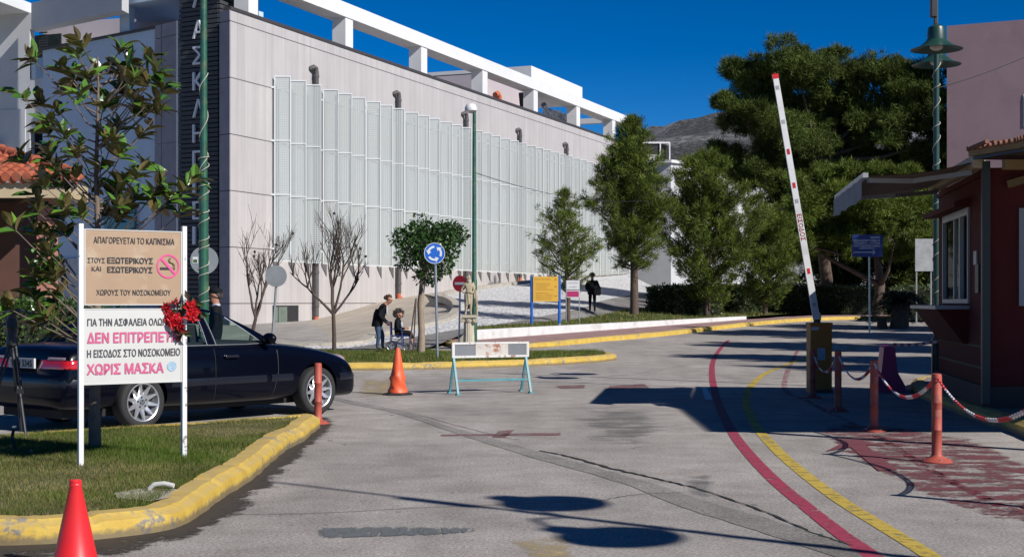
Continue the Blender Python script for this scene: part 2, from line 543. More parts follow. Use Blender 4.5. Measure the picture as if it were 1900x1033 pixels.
# repaired trench across the road, open crack along its upper edge
tr = smooth_line([gp(570, 720), gp(640, 744), gp(740, 765), gp(850, 800), gp(960, 833), gp(1060, 862), gp(1180, 896), gp(1300, 938), gp(1420, 975), gp(1560, 1020), gp(1800, 1110)])
tag(ribbon(jitter(tr, .012), .34, .0035, lambda t: .13 + .22 * t + .03 * math.sin(t * 19)).build('road_patch', M['patch']), kind='structure')
def jitter(pts, a):
    return [p + Vector((random.uniform(-a, a), random.uniform(-a, a), 0)) for p in pts]
ck = jitter(smooth_line([gp(1003, 836), gp(1060, 848), gp(1130, 868), gp(1200, 884), gp(1290, 905)], 14), .012)
tag(ribbon(ck, .03, .006, lambda t: .028 + .03 * math.sin(t * 37) ** 2 * (1 - abs(2 * t - 1))).build('road_crack', M['crack']), kind='structure')
ck = jitter(smooth_line([gp(1290, 905), gp(1400, 942), gp(1500, 985), gp(1580, 1012)], 14), .012)
tag(ribbon(ck, .02, .006, lambda t: .012 + .02 * math.sin(t * 23) ** 2).build('road_crack', M['crack']), kind='structure')
for pl in ([(430, 955), (600, 952), (760, 943), (950, 936), (1110, 930)], [(1110, 930), (1180, 918), (1270, 914)], [(640, 742), (760, 766), (850, 790), (950, 815)]):
    ck = jitter(smooth_line([gp(*p) for p in pl], 14), .01)
    tag(ribbon(ck, .01, .0055).build('road_crack', M['crack']), kind='structure')
# damp soil along the kerb
q = [gp(618, 770), gp(640, 785), gp(600, 815), (gp(575, 840)), gp(540, 880), gp(500, 925), gp(440, 960), gp(330, 1010), gp(180, 1045), gp(-60, 1060), gp(-60, 1000), gp(250, 985), gp(345, 970), gp(396, 930), gp(470, 880), gp(555, 812), gp(590, 780)]
far_e = [gp(640, 772), gp(646, 790), gp(612, 822), gp(588, 850), gp(556, 890), gp(520, 940), gp(430, 985), gp(330, 1030), gp(200, 1060), gp(40, 1075), gp(-120, 1080)]
near_e = [gp(588, 775), gp(586, 790), gp(553, 818), gp(520, 842), gp(470, 885), gp(396, 935), gp(338, 974), gp(280, 986), gp(168, 1000), gp(60, 1008), gp(-120, 1008)]
FE, NE = smooth_line(far_e, 8), smooth_line(near_e, 8)
mb = MB(); rw = [[tuple(a.lerp(b, t).xy) + (.0048,) for a, b in zip(NE, FE)] for t in (0, .35, 1)]
mb.grid(rw); o = mb.build('road_stain', M['soil']); at_ = o.data.attributes.new('edge', 'FLOAT', 'POINT')
at_.data.foreach_set('value', [-.5] * len(NE) + [0.0] * len(NE) + [1.0] * len(NE)); tag(o, kind='structure')

# ---- kerbs
def kerb_mat(name, worn_amt):
    m, nt, b = new_mat(name)
    a = noise(nt, 2.4, 8, .68); a2 = noise(nt, 22, 5, .6)
    ff = vmath(nt, 'ADD', vmath(nt, 'MULTIPLY', a, .7), vmath(nt, 'MULTIPLY', a2, .3))
    w = ramp(nt, ff, [(worn_amt, (0, 0, 0)), (worn_amt + .05, (1, 1, 1))])
    y = ramp(nt, noise(nt, 4, 5), [(.3, (.42, .27, .035)), (.7, (.56, .39, .07))])
    c = mixc(nt, w, y, (.20, .185, .16))
    d = ramp(nt, noise(nt, 11, 7, .7), [(.55, (0, 0, 0)), (.8, (1, 1, 1))])
    c = mixc(nt, vmath(nt, 'MULTIPLY', d, .45), c, (.12, .09, .04))
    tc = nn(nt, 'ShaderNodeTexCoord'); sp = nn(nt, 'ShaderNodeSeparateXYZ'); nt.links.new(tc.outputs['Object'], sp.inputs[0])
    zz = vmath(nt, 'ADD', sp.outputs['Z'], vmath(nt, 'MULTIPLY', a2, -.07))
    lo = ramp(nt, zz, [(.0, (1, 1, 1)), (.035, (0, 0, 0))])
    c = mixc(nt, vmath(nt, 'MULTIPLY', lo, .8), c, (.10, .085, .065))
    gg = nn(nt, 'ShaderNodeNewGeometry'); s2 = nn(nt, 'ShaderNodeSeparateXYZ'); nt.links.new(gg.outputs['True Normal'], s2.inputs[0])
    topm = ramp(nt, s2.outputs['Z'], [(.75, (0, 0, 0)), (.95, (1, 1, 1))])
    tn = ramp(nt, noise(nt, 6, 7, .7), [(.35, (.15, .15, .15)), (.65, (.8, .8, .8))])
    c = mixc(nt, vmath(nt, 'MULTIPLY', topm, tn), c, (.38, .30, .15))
    nt.links.new(c, b.inputs['Base Color']); b.inputs['Roughness'].default_value = .7
    bump(nt, b, ff, .6, .02)
    return m
M['kerb'] = kerb_mat('yellow_kerb_paint', .555)
M['kerb_worn'] = kerb_mat('worn_yellow_kerb_paint', .535)
M['kerb_plain'] = mat('concrete_kerb', (.36, .33, .28), .85, .2, 3, bmp=.3)

def kerb(pts, side=1, w=.24, h=.155, m='kerb', joint=1.0):
    """kerb swept along a ground line (outer bottom edge); side=+1 puts the body to the left of the walking direction"""
    prof = [(0, -.05), (.004, h * .55), (.012, h * .72), (.070, h - .016), (.086, h - .004), (w * .6, h), (w - .015, h - .002), (w, h - .06)]
    rows = []; acc = 0.0
    stones = [(random.uniform(-.006, .006), random.uniform(-.005, .005), random.uniform(-.014, .014)) for k in range(400)]
    for i, p in enumerate(pts):
        t = (pts[min(i + 1, len(pts) - 1)] - pts[max(i - 1, 0)]); t.z = 0; t.normalize()
        n = Vector((-t.y, t.x, 0)) * side
        if i: acc += (pts[i] - pts[i - 1]).length
        so, szj, st_ = stones[int(acc / joint + .5)]; fr = (acc / joint + .5) % 1 - .5
        g = .5 + .5 * math.cos(2 * math.pi * acc / joint)
        dip = -.014 * max(0, (g - .97) / .03)
        jz = math.sin(acc * 2.1) * .004 + math.sin(acc * 5.3 + 1) * .003 + random.uniform(-.002, .002) + szj
        ox = math.sin(acc * 3.7) * .008 + math.sin(acc * 11.3) * .004 + random.uniform(-.003, .003) + so + st_ * fr - dip * .4
        rows.append([(p.x + n.x * (a + ox), p.y + n.y * (a + ox), road_z(p.y) + (b + jz + dip if b > 0 else b)) for a, b in prof])
    mb = MB(); mb.grid(rows); 
    mb.add([tuple(q) for q in rows[0]], [tuple(range(len(prof)))]); mb.add([tuple(q) for q in rows[-1]], [tuple(range(len(prof)))])
    o = mb.build('kerb', M[m], smooth=24)
    return tag(o, kind='structure')

def dense(pts, step=.12):
    out = [pts[0]]
    for a, b in zip(pts, pts[1:]):
        L = (b - a).length; k = max(1, int(L / step))
        for i in range(1, k + 1): out.append(a.lerp(b, i / k))
    return out

V2 = lambda x, y: Vector((x, y, 0))
isl = smooth_line([V2(-9.5, 10.9), V2(-7.0, 13.1), V2(-5.1, 14.78), V2(-3.6, 16.2), V2(-2.78, 17.02), V2(-2.5, 17.24), V2(-2.33, 17.1), V2(-2.28, 16.6), V2(-2.25, 15.2), V2(-2.27, 13.9), V2(-2.2, 12.4), V2(-2.2, 10.5), V2(-2.2, 9.6), V2(-2.30, 9.27), V2(-2.62, 8.96), V2(-2.95, 8.78), V2(-3.4, 8.72), V2(-5.0, 8.7), V2(-9.5, 8.7)], 8)
kerb(dense(isl, .05), side=-1)
def inset(pts, d, side):
    out = []
    for i, p in enumerate(pts):
        t = (pts[min(i + 1, len(pts) - 1)] - pts[max(i - 1, 0)]); t.normalize()
        out.append(p + Vector((-t.y, t.x, 0)) * side * d)
    return out
isl_in = inset(isl, .235, -1)

def in_poly(px, py, poly):
    """vectorised point in polygon"""
    x = np.array([p[0] for p in poly]); y = np.array([p[1] for p in poly])
    ins = np.zeros(len(px), bool); n = len(x); j = n - 1
    for i in range(n):
        c = ((y[i] > py) != (y[j] > py)) & (px < (x[j] - x[i]) * (py - y[i]) / (y[j] - y[i] + 1e-12) + x[i])
        ins ^= c; j = i
    return ins

M['turf'] = mat('turf_soil', (.075, .075, .026), .95, .4, 5, dirt=(.12, .095, .05), dirt_amt=.6, dscale=2.2, bmp=.4)
M['blade'] = leaf_mat('grass_blade', (.045, .10, .010), (.125, .165, .026), .55, clump=1.6, trans=.25, spec=.2)
M['straw'] = leaf_mat('dry_grass_blade', (.19, .165, .06), (.27, .23, .10), .7, clump=1.5, trans=.2, spec=.2)

def lawn_sheet(name, poly, z):
    bm = bmesh.new()
    vs = [bm.verts.new((p[0], p[1], z)) for p in poly]
    f = bm.faces.new(vs); bmesh.ops.triangulate(bm, faces=[f])
    me = bpy.data.meshes.new(name); bm.to_mesh(me); bm.free()
    me.materials.append(M['turf'])
    o = bpy.data.objects.new(name, me); COL.objects.link(o)
    return tag(o, kind='structure')

def blades(name, poly, z, n, h=(.03, .075), w=.0045, dry=.3, seed=1):
    r = np.random.default_rng(seed)
    xs_ = [p[0] for p in poly]; ys_ = [p[1] for p in poly]
    px = r.uniform(min(xs_), max(xs_), n * 3); py = r.uniform(min(ys_), max(ys_), n * 3)
    k = in_poly(px, py, poly); px = px[k][:n]; py = py[k][:n]; n = len(px)
    an = r.uniform(0, 2 * np.pi, n)
    pat = np.zeros(n)
    for q in range(14):
        th = r.uniform(0, 6.28); fq = r.uniform(1.2, 7.5); pat += np.sin((px * np.cos(th) + py * np.sin(th)) * fq + r.uniform(0, 6.28)) / (1 + fq * .16)
    pat = np.clip(.5 + pat / 7.0, 0, 1)
    keep = r.random(n) < (.45 + .9 * pat)
    px, py, an, pat = px[keep], py[keep], an[keep], pat[keep]; n = len(px)
    hh = r.uniform(h[0], h[1], n) * (.45 + 1.1 * pat)
    lean = r.uniform(0.1, 1.1, n) * hh; la = r.uniform(0, 2 * np.pi, n)
    dx = np.cos(an) * w / 2; dy = np.sin(an) * w / 2
    zz = np.full(n, z) if np.isscalar(z) else z(px, py)
    v = np.empty((n, 3, 3))
    v[:, 0] = np.stack([px - dx, py - dy, zz - .005], 1)
    v[:, 1] = np.stack([px + dx, py + dy, zz - .005], 1)
    v[:, 2] = np.stack([px + np.cos(la) * lean, py + np.sin(la) * lean, zz + hh], 1)
    dm = (r.random(n) < dry * 2.2 * (1.05 - pat)).astype(int)
    return tag(raw_mesh(name, v.reshape(-1, 3), 3, np.arange(n * 3), [M['blade'], M['straw']], mi=dm), kind='stuff')

lawn_sheet('lawn', [(p.x, p.y) for p in isl_in], .135)
blades('grass', [(p.x, p.y) for p in isl_in if p.x > -6.2] + [(-6.2, 8.95), (-6.2, 13.6)][::1], .135, 190000, h=(.018, .05), w=.005, dry=.34, seed=3)

# roundabout island
rb = smooth_line([V2(-16, 31.5), V2(-9, 30.9), V2(-5, 30.8), V2(-3.6, 31.0), V2(-1.9, 31.5), V2(-.6, 32.2), V2(.64, 33.3), V2(1.7, 34.6), V2(2.45, 36.0), V2(2.72, 37.2), V2(2.5, 38.3), V2(1.6, 38.9), V2(0, 39.0), V2(-6, 39.0), V2(-16, 39.0)], 8)
kerb(dense(rb, .15), side=1, w=.26, h=.17, m='kerb_worn')
rb_in = inset(rb, .25, 1)
lawn_sheet('lawn', [(p.x, p.y) for p in rb_in], .15)
blades('grass', [(p.x, p.y) for p in rb_in if p.x > -6] + [(-6, 38.8), (-6, 31)], .15, 60000, h=(.04, .10), w=.012, dry=.25, seed=4)

# far pavement: yellow kerb, pink paving, low white retaining wall, planted bed
fk = smooth_line([V2(-2.3, 49.0), V2(-2.25, 47.4), V2(-1.9, 46.0), V2(-1.0, 45.0), V2(.5, 45.2), V2(2.9, 49.6), V2(6.0, 54.9), V2(10.4, 64.0), V2(14.4, 71.0), V2(17.0, 73.6), V2(20.5, 74.6), V2(30, 75.5)], 8)
kerb(dense(fk, .25), side=1, w=.28, h=.17, m='kerb')
M['pink_paving'] = mat('pink_paving', (.26, .16, .15), .85, .25, 2.5, bmp=.2)
fi = inset(fk, .27, 1)
WA, WB_ = V2(-1.25, 48.3), V2(11.5, 69.8)     # white wall foot
mb = MB()
far = [WA.lerp(WB_, min(1, max(0, i / (len(fi) - 1) * 1.4 - .12))) for i in range(len(fi))]
far = [p + Vector((0, .05, 0)) if i < len(fi) * .8 else Vector((fi[i].x - 1.0, fi[i].y + 2.2, 0)) for i, p in enumerate(far)]
mb.grid([[(p.x, p.y, road_z(p.y) + .15) for p in fi], [(p.x, p.y, road_z(p.y) + .15) for p in far]])
tag(mb.build('pavement', M['pink_paving']), kind='structure')

def wall_top(t): return .55 + t * .25
mb = MB(); rows = []
wd = (WB_ - WA).normalized(); wnrm = Vector((-wd.y, wd.x, 0))
for i in range(25):
    t = i / 24; p = WA.lerp(WB_, t); zt = wall_top(t)
    rows.append([(p.x, p.y, -.1), (p.x, p.y, zt), (p.x + wnrm.x * .25, p.y + wnrm.y * .25, zt), (p.x + wnrm.x * .25, p.y + wnrm.y * .25, -.1)])
mb.grid(rows); mb.add(rows[0], [(0, 1, 2, 3)]); mb.add(rows[-1], [(0, 1, 2, 3)])
M['white_wall'] = mat('whitewashed_render', (.56, .56, .56), .85, .08, 2, dirt=(.32, .29, .25), dirt_amt=.5, dscale=1.6, bmp=.2)
tag(mb.build('retaining_wall', M['white_wall']), 'low whitewashed retaining wall curving along the far pavement in front of the pines', 'wall')

# slopes behind: asphalt path, white gravel, beige paving, all rising to the right along the hospital
def at(px, py, D): return W(px, py, D)
A_ = [Vector((-26, 60, .02)), at(440, 616, 67), at(495, 612, 68.9), at(627, 585, 75.5), at(735, 555.5, 81.9), at(850, 538, 90.5), at(980, 521.5, 101), at(1080, 512, 111), at(1165, 506, 123)]
A2 = [p + Vector((-.93, .37, 0)) * .6 for p in A_]
B_ = [Vector((-26, 47, .03)), Vector((-10, 46.6, .05)), at(640, 641, 46.5), at(695, 624, 50), at(760, 610, 53), at(817, 597, 56), at(844, 581, 60), at(846, 566, 64), at(832, 556, 66.5), at(815, 552, 68.5)]
C_ = [Vector((-26, 45.2, .02)), Vector((-8, 45.0, .03)), at(640, 646.5, 45.4), at(700, 637, 47.2), at(784, 622, 50), at(867, 608, 54), at(950, 597, 58), at(1078, 571.5, 66), at(1116, 558, 76), at(1165, 548, 90), at(1230, 540, 100)]
E_ = [Vector((-26, 40.5, .012)), Vector((-8, 40.6, .012)), at(640, 656, 41.2) + Vector((0, 0, .012)), at(720, 652, 42.8), at(800, 643, 45.0), at(890, 609, 51.8), at(980, 603, 55), at(1078, 593, 62), at(1172, 574, 72), at(1250, 568, 82), at(1300, 565, 95)]
for L in (B_, C_, E_):
    for p in L: p.z = max(p.z, road_z(p.y) + .014)
def resample(pts, n):
    s = smooth_line(pts, 10); d = [0]
    for a, b in zip(s, s[1:]): d.append(d[-1] + (b - a).length)
    out = []; j = 0
    for i in range(n):
        t = d[-1] * i / (n - 1)
        while j < len(d) - 2 and d[j + 1] < t: j += 1
        out.append(s[j].lerp(s[j + 1], (t - d[j]) / max(d[j + 1] - d[j], 1e-9)))
    return out
def loft(name, P, Q, m, n=50, k=8, sag=0.0):
    P = resample(P, n); Q = resample(Q, n); mb = MB()
    rows = []
    for j in range(k + 1):
        t = j / k
        rows.append([tuple(a.lerp(b, t) + Vector((0, 0, sag * math.sin(math.pi * t)))) for a, b in zip(P, Q)])
    mb.grid(rows)
    return tag(mb.build(name, M[m], smooth=60), kind='structure')

def paving_mat():
    m, nt, b = new_mat('beige_paving')
    tc = nn(nt, 'ShaderNodeTexCoord'); mp = nn(nt, 'ShaderNodeMapping')
    mp.inputs['Rotation'].default_value = (0, 0, R(12)); nt.links.new(tc.outputs['Object'], mp.inputs[0])
    br = nn(nt, 'ShaderNodeTexBrick'); br.inputs['Scale'].default_value = 1.0
    br.inputs['Brick Width'].default_value = 1.2; br.inputs['Row Height'].default_value = 1.2
    br.inputs['Mortar Size'].default_value = .035; br.offset = .0
    br.inputs['Color1'].default_value = (.40, .345, .28, 1); br.inputs['Color2'].default_value = (.36, .315, .255, 1); br.inputs['Mortar'].default_value = (.25, .215, .17, 1)
    nt.links.new(mp.outputs[0], br.inputs['Vector'])
    k = ramp(nt, noise(nt, .6, 6), [(.3, (.85, .85, .85)), (.7, (1.12, 1.12, 1.12))])
    c = mixc(nt, 1, br.outputs[0], k, 'MULTIPLY')
    nt.links.new(c, b.inputs['Base Color']); b.inputs['Roughness'].default_value = .85
    return m
def gravel_mat():
    m, nt, b = new_mat('white_gravel')
    tc = nn(nt, 'ShaderNodeTexCoord')
    v = nn(nt, 'ShaderNodeTexVoronoi'); v.inputs['Scale'].default_value = 11
    nt.links.new(tc.outputs['Object'], v.inputs['Vector'])
    c1 = ramp(nt, v.outputs['Distance'], [(.0, (.74, .74, .74)), (.45, (.60, .60, .60)), (.75, (.16, .16, .16))])
    n1 = ramp(nt, noise(nt, 9, 5), [(.3, (.86, .86, .86)), (.55, (1.03, 1.03, 1.03))])
    c = mixc(nt, 1, c1, n1, 'MULTIPLY')
    nt.links.new(c, b.inputs['Base Color']); b.inputs['Roughness'].default_value = .8
    bump(nt, b, v.outputs['Distance'], -1.0, .08)
    return m
M['paving'] = paving_mat(); M['gravel'] = gravel_mat()
# ground under the whole bank, a bit lower, so no gap shows
Bfull = B_[:-2] + [at(844, 541, 78), at(980, 523, 97), at(1080, 514, 108), at(1165, 507, 120)]
loft('paved_slope', A2[:6], B_, 'paving', sag=.0)
# gravel bank spans from the walkway along the wall down to the asphalt path
up = [at(640, 641, 46.5), at(760, 610, 53), at(817, 597, 56), at(846, 577, 62), at(838, 556, 69), at(845, 541, 79), at(980, 523.5, 97), at(1080, 515, 108), at(1165, 508, 121)]
up = [p - Vector((0, 0, .03)) for p in up]
loft('gravel', [Vector((-26, 46.9, .02)), Vector((-8, 46.4, .04))] + up, C_, 'gravel')
M['walk'] = mat('concrete_walkway', (.34, .30, .25), .85, .15, 1.5)
loft('walkway', [at(800, 545, 86.5) + Vector((-.5, .2, 0))] + A2[5:], [at(815, 552, 68.5), at(845, 541, 78.6), at(980, 523, 97), at(1080, 514.5, 108), at(1165, 507.5, 120.5)], 'walk', n=24, k=3)
loft('path', C_, E_, 'asphalt_path')
# raised kerb stones edging the paving and the walkway
def edge_stone(pts, w=.35, h=.12):
    rows = []
    P = resample(pts, 60)
    for i, p in enumerate(P):
        t = (P[min(i + 1, 59)] - P[max(i - 1, 0)]); t.z = 0; t.normalize(); n = Vector((-t.y, t.x, 0))
        rows.append([tuple(p + n * a + Vector((0, 0, b))) for a, b in ((-w / 2, -.2), (-w / 2, h), (w / 2, h), (w / 2, -.2))])
    mb = MB(); mb.grid(rows)
    return tag(mb.build('edging', M['kerb_plain']), kind='structure')
edge_stone(B_); edge_stone([at(815, 552, 68.5), at(845, 541, 78.4), at(980, 523, 97), at(1080, 514.5, 108)])
# planted bed behind the white wall
bed_front = [WA.lerp(WB_, i / 12) for i in range(13)]
bed_front = [Vector((p.x + wnrm.x * .2, p.y + wnrm.y * .2, wall_top(i / 12) - .05)) for i, p in enumerate(bed_front)]
bed_front += [Vector((16, 80, .85)), Vector((24, 86, 1.0)), Vector((40, 90, 1.1))]
bed_back = [p.copy() for p in E_[5:]] + [Vector((40, 110, 1.5))]
bed_back = [p + Vector((0, 0, .02)) for p in bed_back]
lb = loft('planted_bed', bed_front, bed_back, 'turf', n=40)
def bed_blades(n, seed):
    r = np.random.default_rng(seed)
    P = resample(bed_front, 40); Q = resample(bed_back, 40)
    i = r.integers(0, 39, n); u = r.random(n); t = r.random(n) ** 1.3
    P_ = np.array([p[:] for p in P]); Q_ = np.array([p[:] for p in Q])
    a = P_[i] * (1 - u)[:, None] + P_[i + 1] * u[:, None]; b = Q_[i] * (1 - u)[:, None] + Q_[i + 1] * u[:, None]
    c = a * (1 - t)[:, None] + b * t[:, None]
    w = .03; an = r.uniform(0, 6.28, n); h = r.uniform(.05, .16, n)
    v = np.empty((n, 3, 3)); d = np.stack([np.cos(an), np.sin(an), np.zeros(n)], 1) * w / 2
    v[:, 0] = c - d; v[:, 1] = c + d; v[:, 2] = c + np.stack([r.normal(0, .05, n), r.normal(0, .05, n), h], 1)
    return tag(raw_mesh('grass', v.reshape(-1, 3), 3, np.arange(n * 3), [M['blade'], M['straw']], mi=(r.random(n) < .35).astype(int)), kind='stuff')
bed_blades(26000, 5)
# ================================================================== HOSPITAL
C0 = Vector((-13.07, 66.0, 0))
HR = math.atan2(.9272, .3746)
hosp = thing('hospital_building', 'long pale hospital block with perforated white screen panels and a white rooftop pergola', 'building', C0, HR)
HM = Matrix.Translation(C0) @ Matrix.Rotation(HR, 4, 'Z'); HI = HM.inverted()
def hp(v): return HI @ Vector(v)
def hs(px, y=0.0):
    """distance along the facade seen at photo column px, y metres behind it"""
    k = (px - 950) / F
    x0 = C0.x - .9272 * y; y0 = C0.y + .3746 * y
    return (k * y0 - x0) / (.3746 - .9272 * k)

def facade_mat():
    m, nt, b = new_mat('facade_cladding')
    tc = nn(nt, 'ShaderNodeTexCoord'); sp = nn(nt, 'ShaderNodeSeparateXYZ'); nt.links.new(tc.outputs['Object'], sp.inputs[0])
    def line(v, per, off, w):
        a = vmath(nt, 'DIVIDE', vmath(nt, 'SUBTRACT', v, off), per)
        f = vmath(nt, 'ABSOLUTE', vmath(nt, 'SUBTRACT', vmath(nt, 'FRACT', a), .5))
        return vmath(nt, 'GREATER_THAN', f, .5 - w / per / 2)
    hz = line(sp.outputs['Z'], 2.62, 1.43, .05)
    vt = line(sp.outputs['X'], .61, .0, .025)
    # each cladding board a little lighter or darker
    cx = vmath(nt, 'FLOOR', vmath(nt, 'DIVIDE', sp.outputs['X'], .61)); cz = vmath(nt, 'FLOOR', vmath(nt, 'DIVIDE', vmath(nt, 'SUBTRACT', sp.outputs['Z'], 1.43), 2.62))
    cb = nn(nt, 'ShaderNodeCombineXYZ'); nt.links.new(cx, cb.inputs[0]); nt.links.new(cz, cb.inputs[1])
    wnz = nn(nt, 'ShaderNodeTexWhiteNoise'); nt.links.new(cb.outputs[0], wnz.inputs['Vector'])
    base = ramp(nt, wnz.outputs['Value'], [(0, (.405, .385, .378)), (1, (.435, .412, .405))])
    st = ramp(nt, noise(nt, .5, 6), [(.3, (.94, .94, .94)), (.7, (1.04, 1.04, 1.04))])
    c = mixc(nt, 1, base, st, 'MULTIPLY')
    mp = nn(nt, 'ShaderNodeMapping'); mp.inputs['Scale'].default_value = (2.6, 1, .10); nt.links.new(tc.outputs['Object'], mp.inputs[0])
    c = mixc(nt, 1, c, ramp(nt, noise(nt, 1.0, 7, .65, vec=mp.outputs[0]), [(.38, (.925, .92, .915)), (.55, (1.02, 1.02, 1.02))]), 'MULTIPLY')
    c = mixc(nt, vmath(nt, 'MULTIPLY', vt, .35), c, (.16, .14, .15))
    c = mixc(nt, vmath(nt, 'MULTIPLY', hz, .85), c, (.06, .05, .055))
    nt.links.new(c, b.inputs['Base Color']); b.inputs['Roughness'].default_value = .6
    return m
M['facade'] = facade_mat()
M['endclad'] = mat('grey_cladding', (.23, .215, .245), .6, .12, .9, dirt=(.15, .14, .16), dirt_amt=.4)
M['groove'] = mat('dark_joint', (.02, .02, .022), .9)
M['coping'] = mat('dark_coping', (.045, .04, .04), .6)
M['pergola'] = mat('pergola_paint', (.62, .62, .62), .7, .04, 1.0)
M['ph_wall'] = mat('roof_block_render', (.42, .37, .385), .8, .05, .7)
M['pipe'] = mat('grey_downpipe', (.085, .08, .078), .5, .12, 5, spec=.4)
M['orange_pipe'] = mat('orange_plastic', (.50, .12, .05), .6)
M['slat'] = mat('dark_slat', (.045, .048, .054), .6, .1, 2)
M['slatback'] = mat('dark_backing', (.012, .012, .014), .8)
M['letter'] = mat('white_letter', (.62, .64, .68), .5, .03)
M['glass_dark'] = mat('dark_glass', (.02, .03, .03), .08, .2, 1, spec=.8)
M['glass_green'] = mat('greenish_glass', (.13, .17, .145), .15, .3, 1.2, spec=.8)
M['teal_glass'] = mat('teal_glass', (.04, .12, .13), .15, .2, 2, spec=.8)
M['curtain'] = mat('pale_curtain', (.42, .44, .45), .8, .1, 3)

E2 = Vector((.318, .948, 0))
mb = MB(); mb.prism([(0, 0), (62.6, 0), (62.6, 18), (14, 18), (12, 1.3), (.24, .72)], -1.5, 15.05)
mb.build('wall', M['facade'], hosp)
mb = MB(); mb.bbox((-.03, -.05, 15.05), (62.65, .35, 15.2)); mb.build('coping', M['coping'], hosp)
mb = MB()
for k, (z0, z1) in enumerate([(-1.5, 1.40)] + [(1.45 + 2.62 * i, 1.45 + 2.62 * (i + 1) - .05) for i in range(5)] + [(14.55, 15.05)]):
    a = E2 * -.0 + Vector((-.03, 0, 0)); 
    mb.beam(Vector((-.012, .0, (z0 + z1) / 2)), Vector((-.012, 0, (z0 + z1) / 2)) + E2 * .75, .06, z1 - z0)
mb.build('end_cladding', M['endclad'], hosp)

# perforated screens: hinged at the wall, swung out to face the street
def perf_mat():
    m, nt, b = new_mat('perforated_white_metal')
    tc = nn(nt, 'ShaderNodeTexCoord'); sp = nn(nt, 'ShaderNodeSeparateXYZ'); nt.links.new(tc.outputs['Object'], sp.inputs[0])
    def holes(v, per):
        f = vmath(nt, 'FRACT', vmath(nt, 'DIVIDE', v, per))
        return vmath(nt, 'GREATER_THAN', f, .55)
    h = vmath(nt, 'MULTIPLY', holes(sp.outputs['X'], .115), holes(sp.outputs['Z'], .115))
    a = vmath(nt, 'SUBTRACT', 1.0, vmath(nt, 'MULTIPLY', h, .88))
    b.inputs['Base Color'].default_value = (.42, .455, .448, 1); b.inputs['Roughness'].default_value = .5
    nt.links.new(a, b.inputs['Alpha'])
    return m
M['perf'] = perf_mat()
M['frame_white'] = mat('white_metal_frame', (.66, .69, .69), .45, .03)
PW = .80; PZ0, PZ1 = 3.47, 12.5
def screen_panel():
    root = bpy.data.objects.new('screen_panel', None)
    mb = MB()
    for x in (.02, PW - .02): mb.bbox((x - .02, -.03, PZ0), (x + .02, .03, PZ1))
    for z in (PZ0 + .02, 6.73, 9.36, PZ1 - .02): mb.bbox((.04, -.03, z - .03), (PW - .04, .03, z + .03))
    for z in (6.73, 9.36, 11.96, 4.1): mb.bbox((-.14, -.02, z - .05), (.0, .02, z + .05))
    o = mb.build('screen_panel', M['frame_white'], hosp)
    mb = MB(); mb.add([(.04, 0, PZ0 + .05), (PW - .04, 0, PZ0 + .05), (PW - .04, 0, PZ1 - .05), (.04, 0, PZ1 - .05)], [(0, 1, 2, 3)])
    mb.build('perforated_sheet', M['perf'], o)
    return o
sp0 = None
for g in range(12):
    s0 = 3.62 + g * 4.76
    for k in range(3):
        o = screen_panel() if sp0 is None else copy_tree(sp0, hosp)
        if sp0 is None: sp0 = o
        o.location = (s0 + k * 1.49 + .05, -.12, 0)
        o.rotation_euler = (0, 0, -HR + R(1.5))
# glazing bands behind the screens
win0 = None
for g in range(12):
    s0 = 3.62 + g * 4.76
    for k in range(3):
        mbw = MB()
        if win0 is None:
            mbw.bbox((0, -.02, 4.0), (.85, .06, 6.5)); mbw.bbox((0, -.02, 6.9), (.85, .06, 9.1))
            win0 = mbw.build('window', M['curtain'], hosp); w = win0
        else:
            w = win0.copy(); COL.objects.link(w); w.parent = hosp
        w.location = (s0 + k * 1.49 + .75, 0, 0)
# downpipes
def downpipe(s, zg):
    mb = MB()
    mb.tube([(s, -.22, zg), (s, -.22, 13.25), (s - .06, -.22, 13.45), (s - .2, -.2, 13.5), (s - .3, 0, 13.4)], .13, 10)
    for z in (zg + 2.2, 13.0, zg + .5): mb.tube([(s, -.22, z), (s, -.22, z + .12)], .155, 10)
    o = mb.build('downpipe', M['pipe'], hosp, smooth=40)
    m2 = MB(); m2.tube([(s, -.22, zg - .35), (s, -.22, zg)], .12, 8); m2.tube([(s, -.22, zg - .2), (s + .25, -.24, zg - .28)], .1, 8)
    m2.build('drain_elbow', M['orange_pipe'], o, smooth=40)
for px, zg in ((580, .75), (734, 2.0), (860, 2.7), (960, 3.2), (1047, 3.6), (1118, 4.0)):
    downpipe(hs(px), zg)
# basement window
mb = MB(); s0, s1 = hs(505.5), hs(553)
mb.bbox((s0, -.03, .36), (s1, .05, 1.33)); o = mb.build('window', M['dark_metal'], hosp)
mb = MB(); mb.bbox((s0 + .1, -.05, .45), (s0 + .42, -.03, 1.26)); mb.bbox((s0 + .5, -.05, .45), (s0 + 1.3, -.03, 1.26)); mb.build('pane', M['glass_green'], o)
mb = MB(); mb.bbox((s0 - .05, -.12, .27), (s1 + .05, .0, .36)); mb.build('sill', M['dark_metal'], o)
for k in range(6):   # little windows under the far screens
    px = 1012 + k * 17
    s = hs(px); mb = MB(); mb.bbox((s, -.03, 7.6), (s + .8, .05, 8.9)); mb.build('window', M['glass_dark'], hosp)

